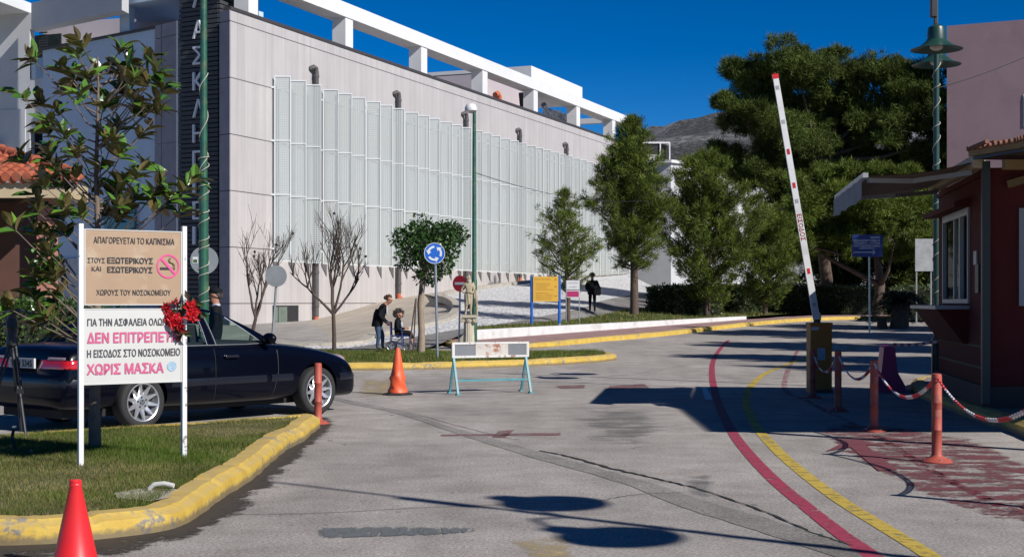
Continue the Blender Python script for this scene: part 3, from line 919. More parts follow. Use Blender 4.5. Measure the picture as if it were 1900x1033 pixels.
# rooftop pergola
mb = MB(); mb.bbox((-4.5, -.05, 16.75), (63.1, 1.15, 17.52)); mb.build('pergola_beam', M['pergola'], hosp)
for px in (470, 648, 787, 900, 994, 1073, 1139):
    s = hs(px); mb = MB(); mb.bbox((s - .42, 0, 15.2), (s + .42, .8, 16.75)); mb.build('pergola_column', M['pergola'], hosp)
for s in (4.5, 60.2):
    mb = MB(); mb.bbox((s, 1.15, 16.9), (s + .6, 9, 17.35)); mb.build('pergola_beam', M['pergola'], hosp)
mb = MB(); mb.bbox((57, 8.8, 15.2), (57.5, 9.3, 17)); mb.build('pergola_column', M['pergola'], hosp)
# rooftop blocks and plant
mb = MB(); mb.bbox((35.8, 3, 14.9), (46.3, 14, 17.55)); mb.build('roof_block', M['ph_wall'], hosp)
mb = MB(); mb.bbox((36.2, 3.2, 17.55), (46.3, 14, 17.7)); mb.build('roof_block', M['coping'], hosp)
mb = MB(); mb.bbox((46.3, 3, 18.55), (58.3, 12, 19.75)); mb.bbox((46.3, 3, 14.9), (47.2, 12, 18.2)); mb.bbox((46.3, 3.25, 18.2), (58.3, 12, 18.55)); mb.bbox((47.2, 7, 17.2), (58.3, 12, 18.2)); mb.bbox((46.3, 3.0, 18.2), (47.6, 3.25, 18.55)); mb.bbox((57.3, 3, 18.2), (58.3, 3.25, 18.55))
mb.build('roof_block', M['pergola'], hosp)
mb = MB(); mb.tube([(hs(926, .6), .6, 14.9), (hs(926, .6), .6, 15.55), (hs(926, .6) - .3, .6, 15.75), (hs(926, .6) - .7, .6, 15.6)], .2, 10)
mb.build('roof_pipe', M['orange_pipe'], hosp, smooth=50)
mb = MB()
for px, h in ((1012, 1.2), (1022, .9), (1032, .95), (1040, 1.0), (1049, .95)):
    s = hs(px, 1.6); mb.tube([(s, 1.6, 15), (s, 1.6, 15.1 + h), (s - .4, 1.6, 15.35 + h)], .22, 8)
a = hs(1012, 1.6); mb.tube([(a, 1.6, 16.2), (hs(1049, 1.6), 1.6, 16.2)], .16, 8)
mb.build('roof_pipes', M['steel'], hosp, smooth=50)
mb = MB(); s = hs(985, 1.5); mb.beam((s - 2.2, 1.5, 15.4), (s + .3, 1.5, 15.5), 1.2, .15); mb.beam((s - .8, 1.5, 15.4), (s - 1.2, 1.5, 16.9), .9, .3); mb.build('roof_unit', M['dark_metal'], hosp)

# slatted sign tower
T0 = W(405, 0, 67.4); T0.z = 0
T1 = T0 + Vector((-.867, .5, 0)) * 2.45
td = Vector((.3746, .9272, 0))
tower = bpy.data.objects.new('sign_tower', None)
def wl(v, z): 
    q = hp(v); return (q.x, q.y, z)
mb = MB()
inn = Vector((.5, .866, 0)) * .12
poly = [T0 + inn, T1 + inn, T1 + inn + td * 3.4, T0 + inn + td * 3.4]
mb.prism([(hp(p).x, hp(p).y) for p in poly], -1, 17.9)
tower = mb.build('sign_tower', M['slatback'], hosp)
mb = MB()
z = .2
while z < 17.9:
    a = Vector(wl(T0, z)); bq = Vector(wl(T1, z)); mb.beam(a, bq, .07, .17)
    c = Vector(wl(T0 + td * 3.4, z)); mb.beam(Vector(wl(T0 + Vector((.06, -.03, 0)), z)), c, .07, .17)
    z += .225
mb.build('slats', M['slat'], tower)
# vertical lettering down the tower
axw = (T0 - T1).normalized()     # left to right as read
nrm = Vector((-.5, -.866, 0))
letters = [('Λ', 3), ('Α', 60), ('Σ', 108), ('Κ', 155), ('Λ', 205), ('Η', 251), ('Π', 299), ('Ι', 345), ('Ε', 392), ('Ι', 438), ('Ο', 484)]
lx = T1 + axw * .98
mb = MB()
for ch, py in letters:
    zc = H0 + (HY - py) / F * 68.6; wdt = .17 if ch == 'Ι' else .72
    t = text_mb(ch, 0, wdt, -.43, .43, bold=.035, y=-.16, depth=.10)
    vs = []
    for v in t.v:
        q = lx + axw * (v[0]) + nrm * (-v[1] + .02); vs.append(wl(q, zc + v[2]))
    mb = MB(); mb.add(vs, t.f); mb.build('letter', M['letter'], tower)

# wing to the left of the tower, in the tower's shade
q0, q1, q2 = W(334, 0, 69.4), W(290, 0, 70.8), W(79, 0, 77.0)
back = Vector((.45, .9, 0)) * 12
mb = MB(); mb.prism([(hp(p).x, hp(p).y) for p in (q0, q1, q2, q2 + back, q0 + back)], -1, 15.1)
wing = mb.build('wing', M['blue_render'], hosp)
dirn = (q1 - q0).normalized(); on = Vector((-.5, -.866, 0)) * .05
mb = MB()
for z0, z1 in [(1.45 + 2.62 * i, 1.45 + 2.62 * (i + 1) - .05) for i in range(5)] + [(14.55, 15.2)]:
    for t0, t1 in ((.08, .70), (.73, 1.0)):
        a = q0.lerp(q1, t0) + on; c = q0.lerp(q1, t1) + on
        mb.beam(Vector(wl(a, (z0 + z1) / 2)), Vector(wl(c, (z0 + z1) / 2)), .1, z1 - z0)
mb.build('cladding', M['endclad'], wing)
mb = MB(); mb.beam(Vector(wl(q0 + on, 7)), Vector(wl(q0.lerp(q1, .07) + on, 7)), .16, 16.4); mb.build('edge_trim', M['pergola'], wing)
mb = MB(); mb.beam(Vector(wl(q1 + on, 15.14)), Vector(wl(q2 + on, 15.14)), .2, .12); mb.build('coping', M['coping'], wing)
mb = MB(); a = q0.lerp(q2, .30) + on; c = q0.lerp(q2, .52) + on
mb.beam(Vector(wl(a, 4.9)), Vector(wl(c, 4.9)), .08, 3.0); mb.build('window', M['teal_glass'], wing)
mb = MB(); a = q0.lerp(q2, .62) + on; c = q0.lerp(q2, .98) + on
mb.beam(Vector(wl(a, 2.6)), Vector(wl(c, 2.6)), .08, 2.4); mb.build('window', M['curtain'], wing)
# white frames above and to the left of the wing
ax = thing('white_annex', 'white stepped hospital annex with shaded balconies behind the tiled roof', 'building', (-30, 78, 0))
def al(v, z): return (v.x + 30, v.y - 78, z)
w0, w1 = W(80, 0, 77.0), W(-160, 0, 80.5)
bk = Vector((.2, .98, 0)) * 10
mb = MB(); n_ = Vector((-.2, -.98, 0))
# front wall with two openings, built as piers and bands
def wallbit(u0, u1, z0, z1, th=.5, out=0.0):
    a = w0.lerp(w1, u0) + n_ * out; c = w0.lerp(w1, u1) + n_ * out
    mb.prism([(p.x + 30, p.y - 78) for p in (a, c, c - n_ * th, a - n_ * th)], z0, z1)
wallbit(.10, 1.0, -1, 17.2); wallbit(-.02, .10, -1, 6.5); wallbit(-.02, .10, 10.9, 13.6); wallbit(-.02, .10, 16.3, 17.2)
wallbit(.13, .32, -.5, 12.0, .5, .06)
mb.build('wall', M['white_render'], ax)
for z0, z1 in ((6.5, 10.9), (13.6, 16.3)):
    mb = MB(); wallbit(-.02, .30, z0, z1, .1, -1.6); mb.build('opening', M['glass_dark'], ax)
mb = MB(); wallbit(-.02, .085, 13.6, 14.7, .06, .03); mb.build('balustrade', M['steel'], ax)
mb = MB()
for i in range(9):
    wallbit(.0, .06, 15.0 + i * .14, 15.07 + i * .14, .05, -.4)
mb.build('louvre', M['dark_metal'], ax)
mb = MB(); wallbit(.10, 1.1, 17.2, 17.75, 5, 3.2); mb.build('roof_slab', M['pergola'], ax)
mb = MB(); wallbit(.3, .62, 9.8, 10.4, .6, 1.3); mb.build('balcony_band', M['pergola'], ax)
mb = MB(); a = W(58, 0, 75.5); c = W(226, 0, 70.5)
mb.prism([(p.x + 30, p.y - 78) for p in (a, c, c + Vector((.1, .9, 0)), a + Vector((.1, .9, 0)))], 15.95, 17.35); mb.build('pergola_beam', M['white_render'], ax)
mb = MB(); a = W(222, 0, 73); c = W(240, 0, 72.3)
mb.prism([(p.x + 30, p.y - 78) for p in (a, c, c + Vector((.1, .6, 0)), a + Vector((.1, .6, 0)))], 15, 17.3); mb.build('pergola_column', M['blue_render'], ax)
mb = MB(); a = W(215, 0, 72.5); c = W(336, 0, 70); 
mb.prism([(p.x + 30, p.y - 78) for p in (a, c, c + Vector((3, 6, 0)), a + Vector((.2, 6, 0)))], 16.55, 16.95); mb.build('roof_slab', M['blue_render'], ax)
mb = MB(); a = W(80, 0, 79); c = W(336, 0, 76)
mb.prism([(p.x + 30, p.y - 78) for p in (a, c, c + Vector((.2, 3, 0)), a + Vector((.2, 3, 0)))], 10, 16.9); mb.build('set_back_wall', M['ph_wall'], ax)

# ---------------------------------------------------------------- tiled porch on the left
M['tile'] = mat('terracotta_tile', (.33, .085, .04), .75, .3, 5, dirt=(.16, .10, .07), dirt_amt=.6, dscale=3, bmp=.2)
M['cream'] = mat('cream_fascia', (.42, .34, .21), .8, .08, 2)
M['brown_render'] = mat('brown_render', (.085, .038, .026), .85, .1, 1.5)
M['salmon'] = mat('salmon_render', (.36, .16, .11), .85, .08, 2)
pz = thing('porch_house', 'small brown rendered house with a terracotta tiled porch roof at the left edge', 'house', (-10, 30, 0))
mb = MB()
e0 = Vector((-.0, -1.0, 4.02))          # eave right corner region, local
for i in range(26):
    x = 1.02 - i * .215
    # hip: rows get longer to the left
    L = min(3.6, .35 + i * .23)
    npc = max(2, int(L / .32))
    for k in range(npc):
        t0 = k * L / npc; t1 = (k + 1) * L / npc + .05
        p0 = Vector((x, -1.15 + t0 * .93, 4.0 + t0 * .30 + .035)); p1 = Vector((x, -1.15 + t1 * .93, 4.0 + t1 * .30))
        mb.tube([p0, p1], [.098, .082], 10)
        q0_ = Vector((x + .108, -1.1 + t0 * .93, 3.955 + t0 * .30)); q1_ = Vector((x + .108, -1.1 + t1 * .93, 3.965 + t1 * .30))
        mb.tube([q0_, q1_], [.07, .08], 8)
for k in range(12):
    t = k / 12
    p0 = Vector((1.10 - t * 3.4, -1.05 + t * 3.3, 4.12 + t * 1.05)); p1 = Vector((1.10 - (t + .1) * 3.4, -1.05 + (t + .1) * 3.3, 4.10 + (t + .1) * 1.05))
    mb.tube([p0, p1], [.13, .11], 10)
mb.build('roof', M['tile'], pz, smooth=50)
mb = MB(); mb.bbox((-6, -1.0, 3.62), (1.0, -.85, 3.93)); mb.bbox((.85, -.85, 3.62), (1.0, .2, 3.93)); mb.build('fascia', M['cream'], pz)
mb = MB(); mb.bbox((-6, -.85, 3.78), (.85, .2, 3.88)); mb.bbox((-6, .2, 3.78), (-.3, 4, 3.88)); mb.build('soffit', M['dark_metal'], pz)
mb = MB(); mb.bbox((.18, -.6, -.1), (.46, -.1, 3.78)); mb.build('pillar', M['salmon'], pz)
mb = MB(); mb.bbox((-.4, -.2, -.1), (.18, .2, 3.78)); mb.bbox((-6, 2.6, -.1), (-.5, 2.9, 3.78)); mb.build('wall', M['brown_render'], pz)

# ---------------------------------------------------------------- buildings behind the pines
wb = thing('white_building', 'low white building behind the pines beyond the end of the screen facade', 'building', (20, 132, 0))
mb = MB()
P_ = [W(1150, 0, 130), W(1245, 0, 128), W(1440, 0, 140), W(1440, 0, 150), W(1150, 0, 150)]
mb.prism([(p.x - 20, p.y - 132) for p in P_], -1, 14.0); mb.build('wall', M['white_render'], wb)
mb = MB(); mb.prism([(p.x - 20, p.y - 132) for p in [W(1148, 0, 129.6), W(1246, 0, 127.6), W(1442, 0, 139.6), W(1442, 0, 151), W(1148, 0, 151)]], 14.0, 14.25); mb.build('coping', M['pergola'], wb)
acu = thing('rooftop_unit', 'white boxy cooling unit with dark open sides on the low white roof', 'air conditioner', (W(1212, 0, 133).x, 133, 14.25))
mb = MB(); mb.bbox((-1.6, 0, 2.05), (1.6, 2.4, 2.2)); mb.bbox((-1.6, 0, 0), (1.6, 2.4, .15)); mb.bbox((-1.6, 0, .15), (.7, 2.4, 1.0))
for x in (-1.6, .62, 1.5): mb.bbox((x, 0, .15), (x + .1, .1, 2.05)); mb.bbox((x, 2.3, .15), (x + .1, 2.4, 2.05))
mb.build('housing', M['white'], acu)
mb = MB(); mb.bbox((-1.5, .15, 1.0), (.6, 2.2, 2.04)); mb.bbox((.75, .4, .2), (1.45, 2.0, 1.9)); mb.build('coil', M['black'], acu)

pk = thing('plum_building', 'tall windowed plum rendered block rising behind the red kiosk', 'building', (26, 82, 0))
M['plum'] = mat('plum_render', (.30, .20, .215), .85, .07, .8, dirt=(.22, .14, .15), dirt_amt=.4, dscale=.7)
a = W(1757, 0, 80); a.z = 0; dr = Vector((.9, -.44, 0)); bkk = Vector((.44, .9, 0))
def pl(p): return (p.x - 26, p.y - 82)
mb = MB(); mb.prism([pl(p) for p in (a, a + dr * 14, a + dr * 14 + bkk * 12, a + bkk * 12)], -1, 17.0); mb.build('wall', M['plum'], pk)
for u, z0, z1 in ((4.05, 11.1, 12.9), (4.3, 7.0, 9.6)):
    p0 = a + dr * u - bkk * .03; p1 = p0 + dr * 1.4
    mb = MB(); mb.prism([pl(p) for p in (p0, p1, p1 + bkk * .1, p0 + bkk * .1)], z0, z1); wo_ = mb.build('window', M['white'], pk)
    p0 = p0 + dr * .09 - bkk * .03; p1 = p1 - dr * .09 - bkk * .03
    mb = MB(); mb.prism([pl(p) for p in (p0, p1, p1 + bkk * .06, p0 + bkk * .06)], z0 + .09, z1 - .09); mb.build('pane', M['glass_dark'], wo_)
ww = thing('white_block', 'narrow white block glimpsed between the big pine and the plum building', 'building', (W(1735, 0, 110).x, 110, 0))
mb = MB(); mb.prism([(-3.2, 0), (.55, -1.0), (1.3, 3), (-3, 5)], -1, 16.0); mb.build('wall', M['white_render'], ww)
mb = MB(); mb.prism([(-3.25, -.05), (.6, -1.08), (1.35, 3), (-3.05, 5)], 16.0, 16.2); mb.build('coping', M['pergola'], ww)

# ---------------------------------------------------------------- hill
def hill_mat():
    m, nt, b = new_mat('scrub_hillside')
    f = noise(nt, .24, 9, .82); g_ = noise(nt, .012, 4)
    ff = vmath(nt, 'ADD', vmath(nt, 'MULTIPLY', f, .75), vmath(nt, 'MULTIPLY', g_, .25))
    c = ramp(nt, ff, [(.47, (.022, .026, .024)), (.52, (.055, .056, .054)), (.57, (.22, .215, .22))])
    nt.links.new(c, b.inputs['Base Color']); b.inputs['Roughness'].default_value = .95
    return m
M['hill'] = hill_mat()
mb = MB(); rows = []
r = np.random.default_rng(2)
for j in range(26):
    t = j / 25; D = 700 + 700 * t; row = []
    for i in range(90):
        x = -500 + 1400 * i / 89
        px = 950 + x / 1200 * F
        ridge = 146 * math.exp(-((x - 190) / 330) ** 2) + 60 * math.exp(-((x - 420) / 260) ** 2)
        z = ridge * math.sin(math.pi / 2 * t) ** .8 + 6 * math.sin(x * .05 + D * .02) * t + r.normal(0, 1.2) * t
        row.append((x, D, z))
    rows.append(row)
mb.grid(rows); tag(mb.build('hill', M['hill'], smooth=180), kind='structure')
# ================================================================== CAR
from mathutils.bvhtree import BVHTree
M['navy'] = mat('navy_car_paint', (.0011, .0017, .0058), .28, .05, 3, spec=.12, coat=.22)
M['navy_trim'] = mat('navy_side_trim', (.005, .007, .014), .35, .05, 3, spec=.5, coat=.2)
M['cabin'] = mat('dark_cabin', (.012, .012, .014), .85)
M['tyre'] = mat('tyre_rubber', (.018, .018, .019), .8, .2, 9, bmp=.2)
M['alloy'] = mat('alloy_wheel', (.55, .56, .58), .32, .05, 4, .75)
M['rim_dark'] = mat('dark_wheel_metal', (.02, .02, .022), .7)  # near-black metal of brake disc, wheel bolts and hub emblem
M['plate'] = mat('number_plate', (.5, .5, .48), .5)
M['ink'] = mat('black_ink', (.012, .012, .014), .6)
def red_lamp():
    m, nt, b = new_mat('red_lamp_lens')
    b.inputs['Base Color'].default_value = (.45, .01, .015, 1); b.inputs['Roughness'].default_value = .12
    b.inputs['Coat Weight'].default_value = 1.0
    return m
M['red_lens'] = red_lamp()
M['clear_lens'] = mat('clear_lamp_lens', (.34, .24, .24), .1, .1, 20, spec=.8, coat=1)
def car_glass():
    m, nt, b = new_mat('tinted_glass')
    nt.nodes.remove(b)
    t = nn(nt, 'ShaderNodeBsdfTransparent'); t.inputs[0].default_value = (.74, .86, .80, 1)
    g = nn(nt, 'ShaderNodeBsdfGlossy'); g.inputs['Roughness'].default_value = .02
    fr = nn(nt, 'ShaderNodeLayerWeight'); fr.inputs[0].default_value = .12
    fa = vmath(nt, 'ADD', vmath(nt, 'MULTIPLY', vmath(nt, 'POWER', fr.outputs['Facing'], 2.0), .25), .05)
    mx = nn(nt, 'ShaderNodeMixShader'); nt.links.new(fa, mx.inputs[0]); nt.links.new(t.outputs[0], mx.inputs[1]); nt.links.new(g.outputs[0], mx.inputs[2])
    nt.links.new(mx.outputs[0], nt.nodes['Material Output'].inputs[0])
    return m
M['glass'] = car_glass()

car = thing('parked_car', 'shiny navy blue four door saloon standing behind the lawn and the no smoking board', 'car', (-5.05, 17.35, 0), R(51.2))
ST = [  # x, bottom, shoulder z, centre z, half width, shoulder half width
    (-1.10, .40, .62, .64, .50, .45), (-1.07, .32, .66, .68, .74, .70), (-1.00, .27, .70, .72, .83, .78), (-.975, .26, .90, .95, .845, .72),
    (-.90, .25, .965, 1.005, .86, .74), (-.6, .24, .985, 1.03, .88, .76), (-.3, .24, .975, 1.03, .89, .78), (.3, .22, .965, .99, .895, .80),
    (1.0, .21, .958, .975, .90, .80), (1.7, .21, .955, .975, .90, .80), (2.1, .21, .95, .985, .895, .79), (2.35, .22, .935, .985, .89, .77),
    (2.8, .22, .885, .93, .88, .73), (3.15, .21, .83, .875, .87, .68), (3.40, .20, .77, .82, .85, .62), (3.55, .20, .71, .755, .81, .58),
    (3.585, .20, .57, .59, .79, .72), (3.68, .22, .54, .56, .72, .64), (3.72, .30, .50, .51, .50, .45)]
rows = []
for x, zb, zs, zc, w, ws in ST:
    h = zs - zb
    half = [(0, zb), (w * .6, zb), (w * .93, zb + .015), (w * .985, zb + .22 * h), (w, zb + .50 * h), (w * .988, zb + .78 * h), (ws + (w - ws) * .62, zs - .05 * h), (ws, zs + (zc - zs) * .15), (ws * .6, zs + (zc - zs) * .75), (0, zc)]
    row = [(x, -y, z) for y, z in half] + [(x, y, z) for y, z in reversed(half[1:-1])]
    rows.append(row + [row[0]])
mb = MB(); mb.grid(rows); mb.add(rows[0][:-1], [tuple(range(len(rows[0]) - 1))]); mb.add(rows[-1][:-1], [tuple(range(len(rows[0]) - 1))])
tmp = mb.build('body', M['navy'], weld=True)
s_ = tmp.modifiers.new('s', 'SUBSURF'); s_.levels = 2
me = evaluated_mesh(tmp); bpy.data.objects.remove(tmp)
bm = bmesh.new(); bm.from_mesh(me); BV = BVHTree.FromBMesh(bm)
tmp = bpy.data.objects.new('body', me); COL.objects.link(tmp)
cut = MB()
for x in (0, 2.833):
    for sgn in (-1, 1):
        pr = [(.0, sgn * .55), (.372, sgn * .55), (.372, sgn * 1.2), (0, sgn * 1.2)]
        cut.lathe([(r_, z_) for r_, z_ in pr], (x, 0, .325), 40, mat=Matrix.Rotation(R(-90), 4, 'X'), cap=False)
cutter = cut.build('cutter', M['black'], weld=True)
bo = tmp.modifiers.new('b', 'BOOLEAN'); bo.object = cutter; bo.operation = 'DIFFERENCE'; bo.solver = 'EXACT'
me2 = evaluated_mesh(tmp)
bpy.data.objects.remove(tmp); bpy.data.objects.remove(cutter)
me2.materials.clear(); me2.materials.append(M['navy'])
me2.polygons.foreach_set('use_smooth', [True] * len(me2.polygons)); me2.set_sharp_from_angle(angle=R(35))
body = bpy.data.objects.new('body', me2); COL.objects.link(body); body.parent = car

def onb(p, d, off=.006):
    d = Vector(d).normalized(); p = Vector(p)
    hit, n, i, dist = BV.ray_cast(p - d * 3, d)
    return None if hit is None else hit - d * off
def side_strip(xs, z0, z1, off=.012):
    rws = []
    for x in xs:
        a = onb((x, -.5, z0), (0, 1, 0), off - .008); b_ = onb((x, -.5, (z0 + z1) / 2), (0, 1, 0), off); c_ = onb((x, -.5, z1), (0, 1, 0), off - .008)
        rws.append([tuple(a), tuple(b_), tuple(c_)])
    return rws
xr = [.42 + i * .1 for i in range(20)]
mb = MB(); mb.grid(side_strip([x for x in xr if x < 1.98], .475, .565)); mb.build('side_moulding', M['navy_trim'], car, smooth=60)
mb = MB(); mb.grid(side_strip([2.0, 2.1, 2.2, 2.3, 2.38], .475, .565)); mb.build('side_moulding', M['navy_trim'], car, smooth=60)
def bumper_strip(x_from, x_to, z0, z1, cx, off=.014):
    rws = []
    for k in range(26):
        a = -math.pi / 2 + (math.pi) * k / 25
        d = Vector((-math.cos(a) if x_to < 0 else math.cos(a), math.sin(a), 0))
        c = Vector((cx, 0, 0))
        pts = []
        for z, o in ((z0, .0), ((z0 + z1) / 2, off), (z1, .0)):
            q = onb(Vector((cx, math.sin(a) * .35, z)), -d, o)
            if q: pts.append(tuple(q))
        if len(pts) == 3: rws.append(pts)
    return rws
mb = MB(); mb.grid(bumper_strip(0, -1, .52, .62, -.62)); mb.build('rear_bumper_strip', M['navy_trim'], car, smooth=60)
mb = MB(); mb.grid(bumper_strip(0, 1, .44, .54, 3.25)); mb.build('front_bumper_strip', M['navy_trim'], car, smooth=60)

# cabin: belt line and roof rail carry pillars and glass
def belt(x):
    y = .79 - .10 * max(0, (x - 1.75) / .5) ** 2 - .12 * max(0, (.1 - x) / .6) ** 1.5
    z = .962 + .035 * max(0, (.1 - x) / .5) + .02 * max(0, (x - 1.7) / .5)
    return Vector((x, -y, z))
def rail(x):
    z = 1.428 - .10 * ((x - .88) / .62) ** 2 * (1 if x > .88 else .9)
    y = .575 - .03 * abs((x - .85) / .6) ** 2
    return Vector((x, -y, z))
def cab(xb, xr_, v, off=0.0):
    p = belt(xb).lerp(rail(xr_), v); b_ = math.sin(math.pi * v) * .018
    return Vector((p.x, p.y - b_ - off, p.z + b_ * .4))
def side_patch(b0, b1, r0, r1, off, n=6, k=8, v0=0.0, v1=1.0, mirror=False):
    rws = []
    for j in range(k + 1):
        v = v0 + (v1 - v0) * j / k
        row = []
        for i in range(n + 1):
            t = i / n; p = cab(b0 + (b1 - b0) * t, r0 + (r1 - r0) * t, v, off)
            row.append((p.x, -p.y if mirror else p.y, p.z))
        rws.append(row)
    return rws
mb = MB()
for mir in (False, True):
    for b0, b1, r0, r1 in ((-.42, .02, .24, .42), (1.03, 1.17, .97, 1.07), (1.94, 2.20, 1.36, 1.47)):
        mb.grid(side_patch(b0, b1, r0, r1, .004, mirror=mir), flip=mir)
    mb.grid(side_patch(-.42, 2.2, .24, 1.47, .004, 24, 2, .90, 1.0, mirror=mir), flip=mir)
    mb.grid(side_patch(-.42, 2.2, .24, 1.47, .004, 24, 1, -.06, .03, mirror=mir), flip=mir)
# roof skin
rws = []
for i in range(15):
    x = .24 + (1.47 - .24) * i / 14; e = rail(x); row = []
    for j in range(13):
        u = -1 + 2 * j / 12
        row.append((x - .05 * (1 - u * u) * (1 if i < 3 else 0) * (1 - i / 3), u * abs(e.y), e.z + .035 * (1 - abs(u) ** 2.6)))
    rws.append(row)
mb.grid(rws)
mb.build('cabin_frame', M['navy'], car, smooth=50)
for nm, args in (('front_window', (1.17, 1.94, 1.07, 1.36)), ('rear_window', (.02, 1.03, .42, .97))):
    for mir in (False, True):
        mb = MB(); mb.grid(side_patch(*args, -.004, 8, 8, .02, .90, mirror=mir), flip=mir); mb.build(nm, M['glass'], car, smooth=60)
def screen(b, r_):
    rws = []
    for j in range(9):
        v = j / 8; row = []
        for i in range(11):
            u = -1 + 2 * i / 10
            pb = Vector((b[0] + b[3] * (1 - u * u), u * b[1], b[2])); pr = Vector((r_[0] + r_[3] * (1 - u * u), u * r_[1], r_[2] + .034 * (1 - abs(u) ** 2.6)))
            p = pb.lerp(pr, v); row.append((p.x, p.y, p.z + .02 * math.sin(math.pi * v)))
        rws.append(row)
    return rws
mb = MB(); rr = rail(1.47); mb.grid(screen((2.20, .71, .97, .10), (1.47, abs(rr.y), rr.z, .03))); mb.build('windscreen', M['glass'], car, smooth=60)
mb = MB(); rr = rail(.24); mb.grid(screen((-.42, .66, 1.0, -.06), (.24, abs(rr.y), rr.z, -.05))); mb.build('rear_screen', M['glass'], car, smooth=60)
mb = MB(); mb.bbox((-.3, -.74, .94), (2.05, .74, 1.0)); 
for y in (-.37, .37):
    mb.box((.98, y, 1.06), (.14, .48, .30), mat=Matrix.Rotation(R(-14), 4, 'Y')); mb.box((.93, y, 1.25), (.09, .26, .15))
    mb.box((.12, y, 1.08), (.12, .5, .2)); mb.box((.1, y, 1.2), (.08, .24, .1))
mb.lathe([(.165, -.01), (.185, 0), (.165, .01)], (1.62, .37, 1.02), 20, mat=Matrix.Rotation(R(-65), 4, 'Y'), cap=False)
mb.build('interior', M['cabin'], car, bevel=.02)
# window trims
mb = MB()
for b0, r0 in ((1.03, .97), (1.17, 1.07), (1.94, 1.36)):
    mb.tube([cab(b0, r0, v / 6, .008) for v in range(0, 6)], .006, 5)
mb.tube([cab(x / 20, .42, 0, .012) for x in range(0, 40, 3)], .007, 5)
mb.build('window_trim', M['steel'], car)
# shut lines
mb = MB()
def shut(pts):
    mb = MB(); P_ = [onb((x, -.5, z), (0, 1, 0), .001) for x, z in pts]; mb.tube([p for p in P_ if p], .0045, 4); mb.build('shut_line', M['ink'], car)
shut([(1.09, z / 100) for z in range(28, 95, 4)]); shut([(2.12 - .12 * max(0, (.6 - z / 100)) * 2, z / 100) for z in range(28, 92, 4)])
shut([(.42 - .36 * max(0, (z / 100 - .62)) * 3, z / 100) for z in range(66, 95, 3)])
mb.tube([p for p in (onb((2.2 + i * .09, -.70 + i * .006, 1.5), (0, 0, -1), .001) for i in range(14)) if p], .0045, 4)
mb.build('shut_line', M['ink'], car)
mb = MB()
for x in (1.23, .25):
    p = onb((x, -.5, .82), (0, 1, 0), .03); mb.box((p.x + .1, p.y, p.z), (.22, .035, .035)); mb.box((p.x + .02, p.y + .012, p.z), (.05, .04, .045))
mb.build('handle', M['navy_trim'], car, bevel=.012)
mb = MB(); mb.ell((1.93, -.93, 1.03), (.07, .115, .075), 14, 10); mb.box((1.96, -.83, .985), (.08, .14, .03)); mb.build('mirror', M['navy'], car, smooth=60)
# tail lamps
for sg in (-1, 1):
    def lamp(z0, z1, a0, a1, m, nm, par):
        rws = []
        for k in range(15):
            a = R(a0 + (a1 - a0) * k / 14); d = Vector((-math.cos(a), sg * math.sin(a), 0)); c = Vector((-.72, sg * .50, 0)); row = []
            for j in range(5):
                z = z0 + (z1 - z0) * j / 4; q = onb(c + Vector((0, 0, z)) , -d, .010 if 0 < j < 4 and 0 < k < 14 else .002)
                row.append(tuple(q) if q else (c.x, c.y, z))
            rws.append(row)
        mbx = MB(); mbx.grid(rws); return mbx.build(nm, m, par, smooth=60)
    tl = lamp(.735, .835, -32, 84, M['red_lens'], 'tail_lamp', car)
    lamp(.838, .868, -12, 48, M['clear_lens'], 'indicator', tl)
mb = MB(); mb.bbox((-1.045, -.26, .735), (-1.02, .26, .85)); npl = mb.build('number_plate', M['plate'], car)
t = text_mb('ΥΖΗ 5345', -.22, .22, .752, .832, bold=.02, y=0)
m2 = MB(); m2.add([(-1.048, -v[0], v[2]) for v in t.v], t.f); m2.build('lettering', M['ink'], npl)
hl_ = MB()
for sg in (-1, 1): 
    mbh = MB(); mbh.ell((3.44, sg * .57, .70), (.12, .16, .085), 14, 10); mbh.build('headlight', M['clear_lens'], car, smooth=60)
